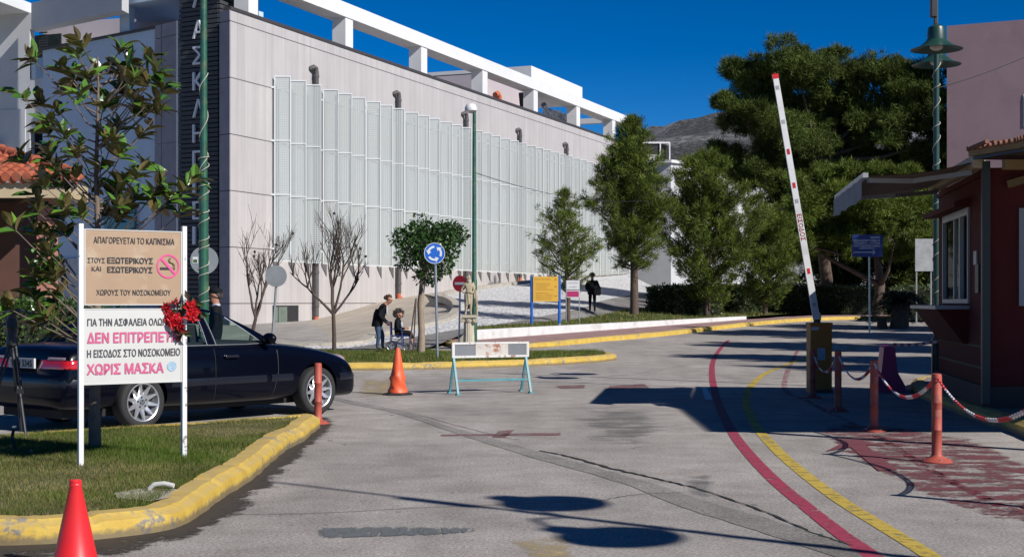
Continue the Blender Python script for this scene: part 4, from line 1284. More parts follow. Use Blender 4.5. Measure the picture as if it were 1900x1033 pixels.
# wheels
def wheel():
    Ry = Matrix.Rotation(R(90), 4, 'X')
    root = bpy.data.objects.new('wheel', None); COL.objects.link(root); root.parent = car
    mb = MB(); mb.lathe([(.215, -.09), (.25, -.105), (.29, -.105), (.312, -.085), (.317, -.04), (.317, .04), (.312, .085), (.29, .105), (.25, .105), (.222, .095)], (0, 0, 0), 48, mat=Ry, cap=False)
    mb.build('tyre', M['tyre'], root, smooth=50)
    mb = MB(); mb.lathe([(.212, .05), (.224, .095), (.230, .100), (.226, .104), (.214, .098), (.205, .05), (.19, .02)], (0, 0, 0), 48, mat=Ry, cap=False)
    mb.lathe([(.0, .070), (.05, .076), (.085, .072), (.10, .06), (.10, .02)], (0, 0, 0), 32, mat=Ry, cap=False)
    for k in range(10):
        an = 2 * math.pi * k / 10
        u = Vector((math.cos(an), 0, math.sin(an))); w_ = Vector((-math.sin(an), 0, math.cos(an))); oy = Vector((0, -1, 0))
        pr = []
        for r_, hw, y in ((.085, .036, .068), (.14, .026, .082), (.19, .017, .090), (.214, .013, .094)):
            pr.append([tuple(u * r_ - w_ * hw + oy * (y - .02)), tuple(u * r_ - w_ * hw * .6 + oy * y), tuple(u * r_ + w_ * hw * .6 + oy * y), tuple(u * r_ + w_ * hw + oy * (y - .02))])
        mb.grid(pr)
    mb.build('rim', M['alloy'], root, smooth=40)
    mb = MB(); mb.lathe([(.0, .015), (.20, .02), (.212, .05)], (0, 0, 0), 32, mat=Ry, cap=False); mb.build('brake_disc', M['rim_dark'], root)
    mb = MB()
    for k in range(5):
        an = 2 * math.pi * (k + .5) / 5; mb.lathe([(.012, .07), (.012, .080), (0, .080)], (math.cos(an) * .06, 0, math.sin(an) * .06), 10, mat=Ry, cap=False)
    for k in range(3):
        an = math.pi / 2 + 2 * math.pi * k / 3
        mb.beam((0, -.083, 0), (math.cos(an) * .028, -.083, math.sin(an) * .028), .006, .004)
    mb.lathe([(.028, .078), (.033, .082), (.028, .084)], (0, 0, 0), 20, mat=Ry, cap=False)
    mb.build('hub_emblem', M['rim_dark'], root)
    return root
w1_ = wheel(); w1_.location = (0, -.80, .317); w1_.rotation_euler.y = .2
for x, sg, sp in ((2.833, -1, .5), (0, 1, 0), (2.833, 1, .9)):
    w_ = copy_tree(w1_, car); w_.location = (x, sg * .80, .317); w_.rotation_euler = (0, sp, 0 if sg < 0 else math.pi)
mb = MB(); mb.bbox((-.9, -.6, .16), (3.4, .6, .5)); mb.build('underbody', M['cabin'], car)

# ================================================================== SIGN BOARD IN FRONT
M['tan'] = mat('tan_board', (.33, .225, .14), .55, .06, 3, dirt=(.44, .35, .25), dirt_amt=.6, dscale=5)
M['sign_white'] = mat('white_board', (.50, .50, .475), .5, .03, 2, dirt=(.46, .45, .42), dirt_amt=.35, dscale=3)
M['post_white'] = mat('chipped_white_post', (.62, .62, .62), .5, .05, 4, dirt=(.10, .09, .08), dirt_amt=.8, dscale=9, drange=(.62, .66))
M['print_dark'] = mat('dark_print', (.018, .018, .022), .5)
M['print_grey'] = mat('grey_print', (.05, .05, .058), .5)
M['pink'] = mat('pink_print', (.50, .085, .20), .5, .12, 14)
M['hotpink'] = mat('hot_pink_ring', (.62, .07, .23), .45)
M['seal'] = mat('pale_blue_seal', (.28, .40, .50), .6, .3, 30)
PL, PR = Vector((-3.609, 11.88, .13)), Vector((-2.862, 12.42, .13))
SW = (PR - PL).length
sb = thing('notice_board', 'white framed twin notice board on two posts in the lawn, tan panel above white panel', 'sign board', PL, math.atan2(PR.y - PL.y, PR.x - PL.x))
def su(px): return (px - 148.5) / (345.5 - 148.5) * SW
def sz(py, px=245): 
    D = PL.y + (PR.y - PL.y) * (px - 148) / 197
    return H0 + (HY - py) / F * D - .13
for px, top in ((150, 415), (345, 420)):
    mb = MB(); u = su(px); mb.bbox((u - .021, -.021, -.05), (u + .021, .021, sz(top, px))); mb.build('post', M['post_white'], sb, bevel=.003)
def panel(px0, px1, y0, y1, m, nm):
    mb = MB(); mb.bbox((su(px0), -.012, sz(y1)), (su(px1), .012, sz(y0))); o = mb.build(nm, m, sb)
    mf = MB()
    for a in ((su(px0), su(px1), sz(y0) - .008, sz(y0)), (su(px0), su(px1), sz(y1), sz(y1) + .008), (su(px0), su(px0) + .010, sz(y1) + .008, sz(y0) - .008), (su(px1) - .010, su(px1), sz(y1) + .008, sz(y0) - .008)):
        mf.bbox((a[0], -.016, a[2]), (a[1], -.0125, a[3]))
    mf.build('edging', M['sign_white'], o)
    return o
p_up = panel(155.5, 340, 427, 566, M['tan'], 'tan_panel'); p_lo = panel(154.5, 340, 572, 711, M['sign_white'], 'white_panel')
def wr(par, items, m, bold, nm='lettering'):
    mb = MB()
    for s, x0, x1, y0, y1 in items:
        text_mb(s, su(x0), su(x1), sz(y1), sz(y0), bold=bold, y=-.0165).build(nm, m, par)
wr(p_up, [('ΑΠΑΓΟΡΕΥΕΤΑΙ ΤΟ ΚΑΠΝΙΣΜΑ', 172.5, 325, 441, 453), ('ΣΤΟΥΣ', 161.5, 193, 479.5, 489), ('ΚΑΙ', 169, 186, 495, 504), ('ΧΩΡΟΥΣ ΤΟΥ ΝΟΣΟΚΟΜΕΙΟΥ', 177.5, 318, 537.5, 548)], M['print_dark'], .012)
wr(p_up, [('ΕΞΩΤΕΡΙΚΟΥΣ', 197.5, 283.5, 478, 489.5), ('ΕΣΩΤΕΡΙΚΟΥΣ', 197.5, 282.5, 495, 506.5)], M['print_dark'], .032)
wr(p_lo, [('ΓΙΑ ΤΗΝ ΑΣΦΑΛΕΙΑ ΟΛΩΝ', 161, 310, 590, 604.5), ('Η ΕΙΣΟΔΟΣ ΣΤΟ ΝΟΣΟΚΟΜΕΙΟ', 160.5, 336, 647, 661.5)], M['print_grey'], .02)
wr(p_lo, [('ΔΕΝ ΕΠΙΤΡΕΠΕΤΑΙ', 160.5, 337, 615.5, 635.5), ('ΧΩΡΙΣ ΜΑΣΚΑ', 160, 304.5, 672.5, 693)], M['pink'], .032)
# no smoking symbol
cx, cz, rr_ = su(313), sz(493), .104
mb = MB(); N = 48; rw = []
for rad in (rr_, rr_ - .014): rw.append([(cx + rad * math.cos(2 * math.pi * k / N), -.0172, cz + rad * math.sin(2 * math.pi * k / N)) for k in range(N + 1)])
mb.grid(rw)
a = Vector((cx - .068, -.0180, cz + .070)); b_ = Vector((cx + .068, -.0180, cz - .070)); n_ = Vector((.0075, 0, .0075))
mb.add([a - n_, a + n_, b_ + n_, b_ - n_], [(0, 1, 2, 3)]); mb.build('ban_ring', M['hotpink'], p_up)
mb = MB(); mb.bbox((cx - .075, -.0170, cz - .030), (cx + .035, -.0165, cz - .010)); mb.bbox((cx + .045, -.017, cz - .030), (cx + .050, -.0165, cz - .010)); mb.bbox((cx + .055, -.017, cz - .030), (cx + .060, -.0165, cz - .010))
for ox in (0, .012):
    mb.tube([(cx + .045 + ox, -.0168, cz - .005), (cx + .044 + ox, -.0168, cz + .015), (cx + .03 + ox, -.0168, cz + .026), (cx + .008 + ox, -.0168, cz + .032), (cx + .000 + ox, -.0168, cz + .050), (cx + .012 + ox, -.0168, cz + .072)], .0022, 4)
mb.build('cigarette_symbol', M['print_dark'], p_up)
mb = MB(); mb.lathe([(0, 0), (.043, 0)], (su(320), -.0165, sz(681)), 24, mat=Matrix.Rotation(R(90), 4, 'X'), cap=False); mb.build('seal', M['seal'], p_lo)

# poinsettia wreath tied to the right post
wre = thing('artificial_wreath', 'bunch of red poinsettia flowers and berries tied to the notice board post', 'wreath', (0, 0, 0))
wbase = PL.lerp(PR, .97); wc = Vector((wbase.x - .02, wbase.y - .05, H0 + (HY - 585) / F * 12.3)); wre.location = wc
M['petal'] = leaf_mat('red_petal', (.62, .010, .018), (.38, .005, .012), .6, trans=.2)
M['wleaf'] = leaf_mat('wreath_leaf', (.05, .10, .03), (.09, .02, .02), .5, back=(.05, .02, .02))
M['berry'] = mat('red_berry', (.35, .012, .02), .3)
def petal_ring(mb, c, n, L, w, tilt, rnd, axis=Vector((0, -1, 0))):
    u = axis.orthogonal().normalized(); v = axis.cross(u)
    for k in range(n):
        an = 2 * math.pi * k / n + rnd.uniform(-.25, .25); d = (u * math.cos(an) + v * math.sin(an)); s_ = axis.cross(d)
        l_ = L * rnd.uniform(.75, 1.15); d2 = (d + axis * tilt).normalized()
        p0 = c; p1 = c + d2 * l_ * .45 + axis * .01; p2 = c + d2 * l_
        mb.add([p0, p1 + s_ * w, p2 - axis * l_ * .2, p1 - s_ * w], [(0, 1, 2, 3)])
rd = random.Random(4)
mb = MB(); ml = MB(); mbb = MB()
for dx, dz, L in ((-.09, .07, .07), (-.06, .0, .075), (-.03, -.06, .075), (.04, -.09, .07), (.13, .06, .085), (.14, -.01, .08), (.02, -.03, .06), (-.1, .03, .05)):
    axis = Vector((rd.uniform(-.5, .5), -1, rd.uniform(-.3, .5))).normalized()
    c = Vector((dx, rd.uniform(-.07, -.02), dz)); petal_ring(mb, c, 7, L, L * .28, .25, rd, axis); petal_ring(mb, c + axis * .012, 5, L * .6, L * .18, .6, rd, axis)
    for q in range(4): mbb.ell(c + axis * .03 + Vector((rd.uniform(-.015, .015), 0, rd.uniform(-.015, .015))), (.007, .007, .007), 6, 4)
for dx, dz in ((-.03, .12), (.0, .14), (-.01, .10), (-.055, .105), (.01, .115)): mbb.ell((dx, -.05, dz), (.012, .012, .012), 8, 6)
for dx, dz, L in ((.2, .02, .12), (.1, .12, .1), (-.12, -.02, .11), (-.04, -.14, .16), (.05, -.15, .10), (-.12, .08, .08), (.07, .02, .12), (-.05, -.08, .14), (.16, .1, .09), (0, .05, .1)):
    petal_ring(ml, Vector((dx, -.015, dz)), 3, L, L * .25, .1, rd, Vector((rd.uniform(-.6, .6), -1, rd.uniform(-.2, .4))).normalized())
mb.build('petals', M['petal'], wre); ml.build('leaves', M['wleaf'], wre); mbb.build('berries', M['berry'], wre, smooth=60)

# ================================================================== CONES, BOLLARDS, CHAINS, BARRICADE
M['cone_red'] = mat('red_cone_plastic', (.62, .018, .022), .38, .06, 4, spec=.5, dirt=(.35, .02, .02), dirt_amt=.4, dscale=5)
M['cone_or'] = mat('orange_cone_plastic', (.72, .10, .03), .5, .08, 5, dirt=(.35, .12, .06), dirt_amt=.5, dscale=6)
p = G(140, 1055); c1 = thing('traffic_cone', 'smooth red traffic cone in front of the yellow kerb at the lower left', 'traffic cone', (p.x, 8.0, 0), 0, 'traffic cones')
mb = MB(); mb.lathe([(.135, .03), (.120, .06), (.034, .465), (.036, .470), (.036, .478), (.033, .482), (.034, .496), (.028, .503), (0, .504)], n=40, cap=False)
mb.build('cone_body', M['cone_red'], c1, smooth=40); mb = MB(); mb.box((0, 0, .015), (.34, .34, .03)); mb.build('base', M['cone_red'], c1, bevel=.01)
p = G(738, 732); c2 = thing('traffic_cone', 'crumpled orange traffic cone with a black rubber base in the middle of the road', 'traffic cone', p, .3, 'traffic cones')
mb = MB(); prof = [(.155, .03), (.15, .07), (.128, .12), (.138, .16), (.118, .22), (.125, .27), (.100, .33), (.09, .42), (.068, .56), (.045, .70), (.030, .755), (.0, .757)]
mb.lathe(prof, n=28, cap=False)
rj = random.Random(3)
mb.v = [(x + (.016 * math.sin(z * 30 + math.atan2(y, x) * 3) if .05 < z < .36 else 0), y + (.012 * math.cos(z * 24 + math.atan2(y, x) * 2) if .05 < z < .36 else 0), z) for x, y, z in mb.v]
mb.build('cone_body', M['cone_or'], c2, smooth=50)
mb = MB(); mb.lathe([(.0, 0), (.25, 0), (.25, .02), (.20, .035), (.14, .04)], n=8, cap=False); mb.build('base', M['black'], c2)

M['boll'] = mat('faded_orange_plastic', (.36, .07, .045), .6, .18, 5, dirt=(.24, .06, .045), dirt_amt=.6, dscale=5)
M['sleeve'] = mat('scuffed_sticker', (.36, .115, .08), .7, .3, 20)
bl0 = None
def bollard(pos, h, label, rz=0.0, tilt=0):
    global bl0
    if bl0 is None:
        r = thing('bollard', label, 'bollard', pos, rz, 'orange plastic bollards')
        mb = MB(); mb.lathe([(.145, 0), (.145, .012), (.12, .03), (.06, .055), (.047, .075), (.047, .30), (.0485, .302), (.0485, .305), (.047, .307), (.047, .555), (.0485, .557), (.0485, .56), (.047, .562), (.047, .80), (.043, .825), (.03, .83), (0, .83)], n=24, cap=False)
        mb.build('post', M['boll'], r, smooth=40)
        for z in (.42, .56):
            mb = MB(); rw = []
            for zz in (z, z + .075): rw.append([(.0482 * math.cos(a), .0482 * math.sin(a), zz) for a in np.linspace(R(-125), R(-45), 9)])
            mb.grid(rw); mb.build('sticker', M['sleeve'], r)
        mb = MB()
        for k in range(4): mb.lathe([(.012, .03), (.012, .045), (0, .046)], (math.cos(k * 1.57) * .115, math.sin(k * 1.57) * .115, -.01), 8, cap=False)
        mb.build('bolt', M['steel'], r)
        bl0 = r
    else:
        r = copy_tree(bl0); r.location = pos; r.rotation_euler = (0, tilt, rz); r['label'] = label
    r.scale = (1, 1, h / .83)
    return r
B1, B2, B3, B4 = G(1738, 857), G(1622, 800), G(1555, 763), G(1508, 738)
B0 = Vector((3.86, 10.35, 0))
bollard(B1, .83, 'sunlit orange bollard nearest the camera, in the row beside the red kiosk')
bollard(B2, .83, 'orange bollard in half shade, second from the camera in the chained row', .4)
bollard(B3, .83, 'shaded orange bollard standing between the barrier cabinet and the pink barrier block', 1.1)
bollard(B4, .76, 'shaded orange bollard right in front of the barrier cabinet, furthest of the row', 2.0)
bollard(B0, .83, 'orange bollard just beyond the right edge of the photo holding the chain end', .8)
bollard(G(590, 786), .75, 'lone orange post at the tip of the lawn kerb in front of the car wheel', 2.6)
M['chain_red'] = mat('red_chain_plastic', (.52, .03, .035), .45); M['chain_white'] = mat('white_chain_plastic', (.62, .60, .60), .45)
def chain(a, b, sag, label, off=0):
    L = (b - a).length * (1 + 2.6 * (sag / (b - a).length) ** 2); n = int(L / .036)
    t = thing('chain', label, 'chain', a, 0, 'red and white plastic chains')
    mb = MB()
    pts = []
    for i in range(n + 1):
        u = i / n; p = a.lerp(b, u) - a; p.z -= sag * 4 * u * (1 - u); pts.append(p)
    for i in range(n):
        c = (pts[i] + pts[i + 1]) / 2; d = (pts[i + 1] - pts[i]).normalized(); s_ = d.cross(Vector((0, 0, 1))).normalized(); w_ = s_.cross(d)
        q = s_ if i % 2 else w_; q = (q + (w_ if i % 2 else s_) * .5).normalized()
        ring = [c + d * (.027 * math.cos(k * math.pi / 4)) + q * (.0155 * math.sin(k * math.pi / 4)) for k in range(9)]
        mb.tube(ring, .0065, 5, mi=((i + off) // 9) % 2, cap=False)
    mb.build('links', [M['chain_red'], M['chain_white']], t)
tp = lambda p, h=.80: Vector((p.x, p.y, h))
chain(tp(B1), tp(B0), .27, 'red and white chain hanging from the nearest bollard out to the right edge', 0)
chain(tp(B2), tp(B1), .29, 'red and white chain sagging between the sunlit bollard and the half shaded one', 12)
chain(tp(B3), tp(B2), .27, 'dim red and white chain between the half shaded bollard and the next one back', 5)
chain(tp(B4, .74), tp(B3), .30, 'dim chain sagging in front of the barrier cabinet between the two furthest bollards', 2)

# barricade
M['teal'] = mat('teal_paint', (.07, .26, .30), .5, .15, 6, dirt=(.20, .10, .06), dirt_amt=.7, dscale=8)
M['rust'] = mat('rusted_white_board', (.50, .47, .43), .7, .08, 6, dirt=(.28, .09, .035), dirt_amt=.9, dscale=7, drange=(.50, .60))
M['grey_board'] = mat('grey_reflective_board', (.17, .18, .195), .45, .1, 2)
M['bar_white'] = mat('chipped_white_frame', (.58, .57, .55), .6, .06, 4, dirt=(.22, .10, .06), dirt_amt=.8, dscale=9, drange=(.58, .64))
pA, pB = G(839, 731), G(980, 727)
bd = thing('road_barricade', 'weathered barricade with a rusty white panel on flaking teal legs in the road', 'barricade', pA, math.atan2(pB.y - pA.y, pB.x - pA.x))
BL = (pB - pA).length; bz = lambda py: (731 - py) / (F / pA.y)
mb = MB()
for x in (.015, BL - .015):
    mb.beam((x, 0, bz(636)), (x, 0, bz(663)), .03, .05)
mb.bbox((-.005, -.02, bz(639)), (BL + .005, .02, bz(635))); mb.bbox((-.005, -.02, bz(664)), (BL + .005, .02, bz(660)))
mb.bbox((-.005, -.021, bz(660)), (.03, .021, bz(639))); mb.bbox((BL - .03, -.021, bz(660)), (BL + .005, .021, bz(639)))
mb.build('frame', M['bar_white'], bd)
w3 = BL / 140
mb = MB(); mb.bbox((.03, -.008, bz(660)), (42 * w3, .008, bz(639))); mb.build('grey_panel', M['grey_board'], bd)
mb = MB(); mb.bbox((102 * w3, -.008, bz(660)), (BL - .03, .008, bz(639))); mb.build('grey_panel', M['grey_board'], bd)
mb = MB(); mb.bbox((42 * w3, -.014, bz(660)), (102 * w3, .012, bz(639))); mb.build('rusty_panel', M['rust'], bd)
for x in (.03, BL - .04):
    for dy in (-1, 1):
        mb = MB(); mb.beam((x + .012 * dy, .02 * dy, bz(664)), (x + .03 * dy, .26 * dy, .0), .035, .035); mb.box((x + .03 * dy, .26 * dy, .012), (.07, .08, .024)); mb.build('leg', M['teal'], bd)
mb = MB(); mb.beam((.03, -.16, bz(705)), (BL - .04, -.16, bz(705)), .03, .03); mb.build('cross_bar', M['teal'], bd)

# ================================================================== GATE BARRIER, KIOSK, CANOPY
M['cab_or'] = mat('amber_cabinet_paint', (.40, .145, .02), .6, .08, 3, dirt=(.18, .08, .02), dirt_amt=.4)
M['amber'] = mat('amber_lens', (.75, .42, .02), .25, spec=.7, coat=.6)
M['reflect'] = mat('red_reflector', (.50, .02, .02), .3); M['reflect_grey'] = mat('grey_tape', (.30, .31, .33), .4)
p = G(1521, 727.5); gb = thing('barrier_gate', 'amber barrier cabinet with a raised white boom lettered in red beside the chained bollards', 'barrier', (p.x, p.y, 0), .02)
gx = lambda px: (px - 1521) / F * p.y; gz = lambda py: H0 + (HY - py) / F * p.y
mb = MB(); mb.bbox((gx(1500), -.15, .03), (gx(1540), .17, gz(600))); mb.build('cabinet', M['cab_or'], gb, bevel=.012)
mb = MB(); mb.bbox((gx(1499), -.17, 0), (gx(1541), .19, .05)); mb.build('plinth', M['dark_metal'], gb)
mb = MB(); mb.bbox((gx(1500) - .01, -.16, gz(603)), (gx(1540) + .01, .18, gz(598))); mb.build('lid', M['cab_or'], gb, bevel=.006)
mb = MB(); mb.bbox((gx(1513), -.155, gz(667)), (gx(1527), -.15, gz(645))); mb.build('paper_notice', M['seal'], gb)
mb = MB(); mb.bbox((gx(1502), -.155, gz(612)), (gx(1515), -.15, gz(606))); mb.build('sticker', M['sign_white'], gb)
mb = MB(); mb.lathe([(.06, 0), (.06, .05)], (gx(1516), 0, gz(598)), 16); mb.build('lamp_base', M['dark_metal'], gb)
mb = MB(); mb.lathe([(.052, 0), (.054, .06), (.045, .11), (.02, .13), (0, .132)], (gx(1518), 0, gz(593)), 16, cap=False); mb.build('warning_lamp', M['amber'], gb, smooth=50)
a = Vector((gx(1512.5), -.10, gz(592))); b_ = Vector((gx(1435.5), -.10, gz(141)))
mb = MB(); mb.beam(a, b_, .10, .045, up=(0, 1, 0)) if False else None
d = (b_ - a).normalized(); sd = Vector((d.z, 0, -d.x))
def boom_box(u0, u1, w0, w1, y0, y1, m):
    L = (b_ - a).length
    mbx = MB(); vs = []
    for yy in (y0, y1):
        for u, w in ((u0, w0), (u1, w1)):
            for s_ in (-1, 1): vs.append(a + d * (u * L) + sd * (s_ * w) + Vector((0, yy, 0)))
    mbx.add(vs, [(0, 1, 3, 2), (4, 6, 7, 5), (0, 4, 5, 1), (2, 3, 7, 6), (0, 2, 6, 4), (1, 5, 7, 3)]); return mbx
boom = boom_box(0, 1, .056, .045, -.02, .02, 0).build('boom', M['white'], gb)
boom_box(.984, 1.003, .050, .050, -.024, .024, 0).build('end_cap', M['reflect'], boom)
rmb = MB(); gmb = MB()
for px_, py_ in ((1459, 283), (1470, 345), (1497, 503)):
    u = (592 - py_) / (592 - 141.); boom_box(u - .011, u + .011, .024, .024, -.024, -.0205, 0).build('reflector', M['reflect'], boom)
for py_ in (165, 228, 374, 565):
    u = (592 - py_) / (592 - 141.); boom_box(u - .008, u + .008, .028, .028, -.024, -.0205, 0).build('grey_tape', M['reflect_grey'], boom)
L = (b_ - a).length; mb = MB()
u0 = (592 - 398) / 451.; u1 = (592 - 447) / 451.
t = text_mb('ΕΙΣΟΔΟΣ', 0, 1, -.040, .040, bold=.03, y=0)
vs = []
for v in t.v:
    u = u0 + (u1 - u0) * v[0]; q = a + d * (u * L) + sd * (v[2]) + Vector((0, -.0215, 0)); vs.append(q)
mb.add(vs, t.f); mb.build('lettering', M['reflect'], boom)

# jersey barrier with tape
M['magenta'] = mat('magenta_plastic', (.40, .030, .13), .5, .08, 4)
p = Vector((6.33, 24.0, 0)); jb = thing('plastic_barrier', 'faded magenta plastic barrier block beside the kiosk', 'barrier block', p, R(80))
mb = MB(); prof = [(-.26, 0), (.26, 0), (.25, .12), (.13, .34), (.09, .74), (.06, .76), (-.06, .76), (-.09, .74), (-.13, .34), (-.25, .12)]
rw = [[(x_, y_, z_) for y_, z_ in prof] + [(x_, prof[0][0], prof[0][1])] for x_ in (-.45, -.44, .44, .45)]
mb.grid(rw); mb.add(rw[0][:-1], [tuple(range(10))]); mb.add(rw[3][:-1], [tuple(range(10))]); mb.build('barrier_body', M['magenta'], jb, bevel=.015)
tpz = thing('warning_tape', 'red and white striped tape running from the magenta barrier to the kiosk', 'tape', (6.35, 23.7, .77))
mb = MB(); n = 16
for i in range(n):
    u0, u1 = i / n, (i + 1) / n; e_ = Vector((.75, -.7, .12))
    f_ = lambda u: e_ * u - Vector((0, 0, .04 * 4 * u * (1 - u)))
    mb.add([f_(u0), f_(u1), f_(u1) + Vector((0, 0, .05)), f_(u0) + Vector((0, 0, .05))], [(0, 1, 2, 3)], i % 2)
mb.build('tape', [M['reflect'], M['white']], tpz)

M['k_red'] = mat('dark_red_panel', (.10, .021, .019), .8, .10, 2, spec=.12, dirt=(.10, .025, .025), dirt_amt=.4)
M['alu'] = mat('white_aluminium', (.30, .31, .33), .4, .05, 3)
M['plinth'] = mat('dark_plinth', (.05, .035, .032), .85, .15, 2)
M['kpost'] = mat('dark_green_post', (.035, .04, .037), .5, .15, 3)
ki = thing('ticket_kiosk', 'dark red gate kiosk with sliding window and counter shelf at the right edge', 'kiosk', (6.1, 18.3, 0), math.atan2(-.149, .989))
KL = 4.15
mb = MB()
def lw(y0, y1, z0, z1, x0=0, x1=.08): mb.bbox((x0, y0, z0), (x1, y1, z1))
lw(0, 1.24, .42, 3.13); lw(3.57, KL, .42, 3.13); lw(1.24, 3.57, .42, 1.48); lw(1.24, 3.57, 2.80, 3.13)
mb.bbox((.08, .0, .42), (.42, .08, 3.13)); mb.bbox((.42, .0, .42), (3.6, .08, 1.45)); mb.bbox((.42, 0, 2.70), (3.6, .08, 3.13)); mb.bbox((1.7, 0, 1.45), (3.6, .08, 2.7))
mb.bbox((.08, KL - .08, .42), (3.6, KL, 3.13)); mb.bbox((3.52, .08, .42), (3.6, KL - .08, 3.13))
mb.build('wall', M['k_red'], ki)
mb = MB(); mb.bbox((-.03, -.03, 3.13), (3.65, KL + .05, 3.22)); mb.build('roof', M['k_red'], ki)
mb = MB(); mb.bbox((-.06, -.06, .10), (3.7, KL + .06, .42)); mb.build('plinth', M['plinth'], ki)
mb = MB(); mb.prism([(0, 2.82), (-.22, 2.80), (-.22, 2.87), (0, 2.95)], 1.15, 4.3, fn=lambda x, z, y: (x, y, z)); mb.build('window_hood', M['k_red'], ki)
mb = MB()
for y in (1.24, 3.51): mb.bbox((-.03, y, 1.48), (.03, y + .06, 2.80))
mb.bbox((-.03, 1.30, 1.48), (.03, 3.51, 1.54)); mb.bbox((-.03, 1.30, 2.70), (.03, 3.51, 2.80)); mb.bbox((-.04, 1.86, 1.54), (.02, 1.95, 2.70)); mb.bbox((-.01, 2.55, 1.54), (.04, 2.62, 2.70))
wk = mb.build('window_frame', M['alu'], ki)
mb = MB(); mb.add([(.01, 1.30, 1.54), (.01, 3.51, 1.54), (.01, 3.51, 2.70), (.01, 1.30, 2.70)], [(0, 1, 2, 3)]); mb.build('pane', M['glass'], wk)
mb = MB()
mb.bbox((.40, -.03, 1.45), (.48, .03, 2.70)); mb.bbox((1.62, -.03, 1.45), (1.70, .03, 2.70)); mb.bbox((.48, -.03, 1.45), (1.62, .03, 1.52)); mb.bbox((.48, -.03, 2.63), (1.62, .03, 2.70)); mb.bbox((.48, -.03, 2.0), (1.62, .03, 2.05))
wk2 = mb.build('window_frame', M['alu'], ki)
mb = MB(); mb.add([(.48, .01, 1.5), (1.62, .01, 1.5), (1.62, .01, 2.65), (.48, .01, 2.65)], [(0, 1, 2, 3)]); mb.build('pane', M['glass'], wk2)
mb = MB(); mb.bbox((-.46, 1.25, 1.40), (0, 3.95, 1.45)); mb.build('shelf', M['alu'], ki)
mb = MB(); mb.prism([(-.42, 1.40), (-.003, 1.40), (-.003, .92), (-.06, .92)], 1.4, 3.8, fn=lambda x, z, y: (x, y, z)); mb.build('shelf_bracket', M['k_red'], ki)
mb = MB(); mb.bbox((-.07, -.12, .2), (.03, -.02, 3.3)); mb.build('corner_post', M['kpost'], ki)
mb = MB(); mb.bbox((-.008, .02, .90), (-.001, KL, .93)); mb.bbox((-.008, .02, .62), (-.001, KL, .65)); mb.build('panel_joint', M['black'], ki)
mb = MB(); mb.bbox((-.02, .62, 2.0), (-.002, .85, 2.18)); mb.build('notice', M['alu'], ki)
mb = MB(); mb.bbox((-.05, .3, 1.62), (-.002, .55, 2.0)); mb.build('letter_box', M['kpost'], ki)
mb = MB(); mb.bbox((.9, 2, 1.2), (1.6, 2.6, 1.3)); mb.bbox((1.2, 1.0, .42), (1.7, 1.5, 1.6)); mb.build('desk', M['cabin'], ki)
# awning along the left side
aw = thing('awning', 'open brown fabric awning with a grey drop valance reaching out from the kiosk', 'awning', (0, 0, 0))
I0, I1 = Vector((5.95, 18.3, 3.30)), Vector((6.55, 22.1, 3.30)); O0, O1 = W(1606, 325, 18.3), W(1552.5, 366, 22.1)
M['awn'] = mat('brown_awning_fabric', (.20, .135, .10), .9, .12, 3); M['valance'] = mat('grey_valance', (.20, .21, .23), .85, .15, 4)
mb = MB(); rw = []
for j in range(9):
    t = j / 8; rw.append([tuple(I0.lerp(O0, t).lerp(I1.lerp(O1, t), i / 10) - Vector((0, 0, .05 * math.sin(math.pi * t)))) for i in range(11)])
mb.grid(rw); mb.grid([[(x, y, z - .012) for x, y, z in r_] for r_ in rw], flip=True); mb.build('canopy_cloth', M['awn'], aw, smooth=60)
mb = MB(); rw = []
for j in range(4):
    rw.append([tuple(O0.lerp(O1, i / 24) + Vector((-.05 - .01 * math.sin(i * 1.3), 0, -.04 - .27 * j / 3 + (.015 * math.sin(i * .9) if j == 3 else 0)))) for i in range(25)])
mb.grid(rw); mb.build('valance', M['valance'], aw, smooth=60)
mb = MB(); mb.beam(O0, O1, .07, .06); mb.build('front_bar', M['alu'], aw)
for u in (.05, .9):
    s_, e_ = I0.lerp(I1, u) - Vector((0, 0, .12)), O0.lerp(O1, u) - Vector((-.05, 0, .05)); k_ = s_.lerp(e_, .5) + Vector((0, .35 if u < .5 else -.35, -.03))
    mb = MB(); mb.beam(s_, k_, .05, .06); mb.beam(k_, e_, .05, .06); mb.build('folding_arm', M['alu'], aw)
mb = MB(); mb.beam(I0 + Vector((.03, -.1, 0)), I1, .17, .18); mb.build('cassette', M['cream'], aw, bevel=.03)

# tiled gate canopy over the lane edge, mostly out of frame to the right
gc = thing('gate_canopy', 'tiled canopy roof with timber fascia reaching in from the right above the kiosk corner', 'canopy', (6.0, 18.0, -.10))
M['tile_dark'] = mat('weathered_tile', (.15, .06, .035), .8, .3, 5)
M['timber'] = mat('ochre_timber', (.24, .145, .05), .7, .2, 3, dirt=(.12, .07, .03), dirt_amt=.5)
cp = [(-.22, .02), (.06, -.95), (-.02, -4.5), (7.2, -4.5), (7.2, .9), (3.6, .6)]
mb = MB(); mb.prism(cp, 3.44, 3.53); mb.build('fascia', M['timber'], gc)
mb = MB(); mb.prism([(x_ * .985 + .05, y_ * .985 - .02) for x_, y_ in cp], 3.40, 3.437); mb.build('soffit', M['dark_metal'], gc)
mb = MB()
def tiles_edge(a, b, n_in, step=.11):
    a = Vector(a); b = Vector(b); L_ = (b - a).length; k_ = int(L_ / step); ni = Vector(n_in)
    for i in range(k_ + 1):
        q = a.lerp(b, i / max(k_, 1)); mb.tube([Vector((q.x, q.y, 3.535)) - ni * .04, Vector((q.x, q.y, 3.575)) + ni * .5], [.032, .028], 8)
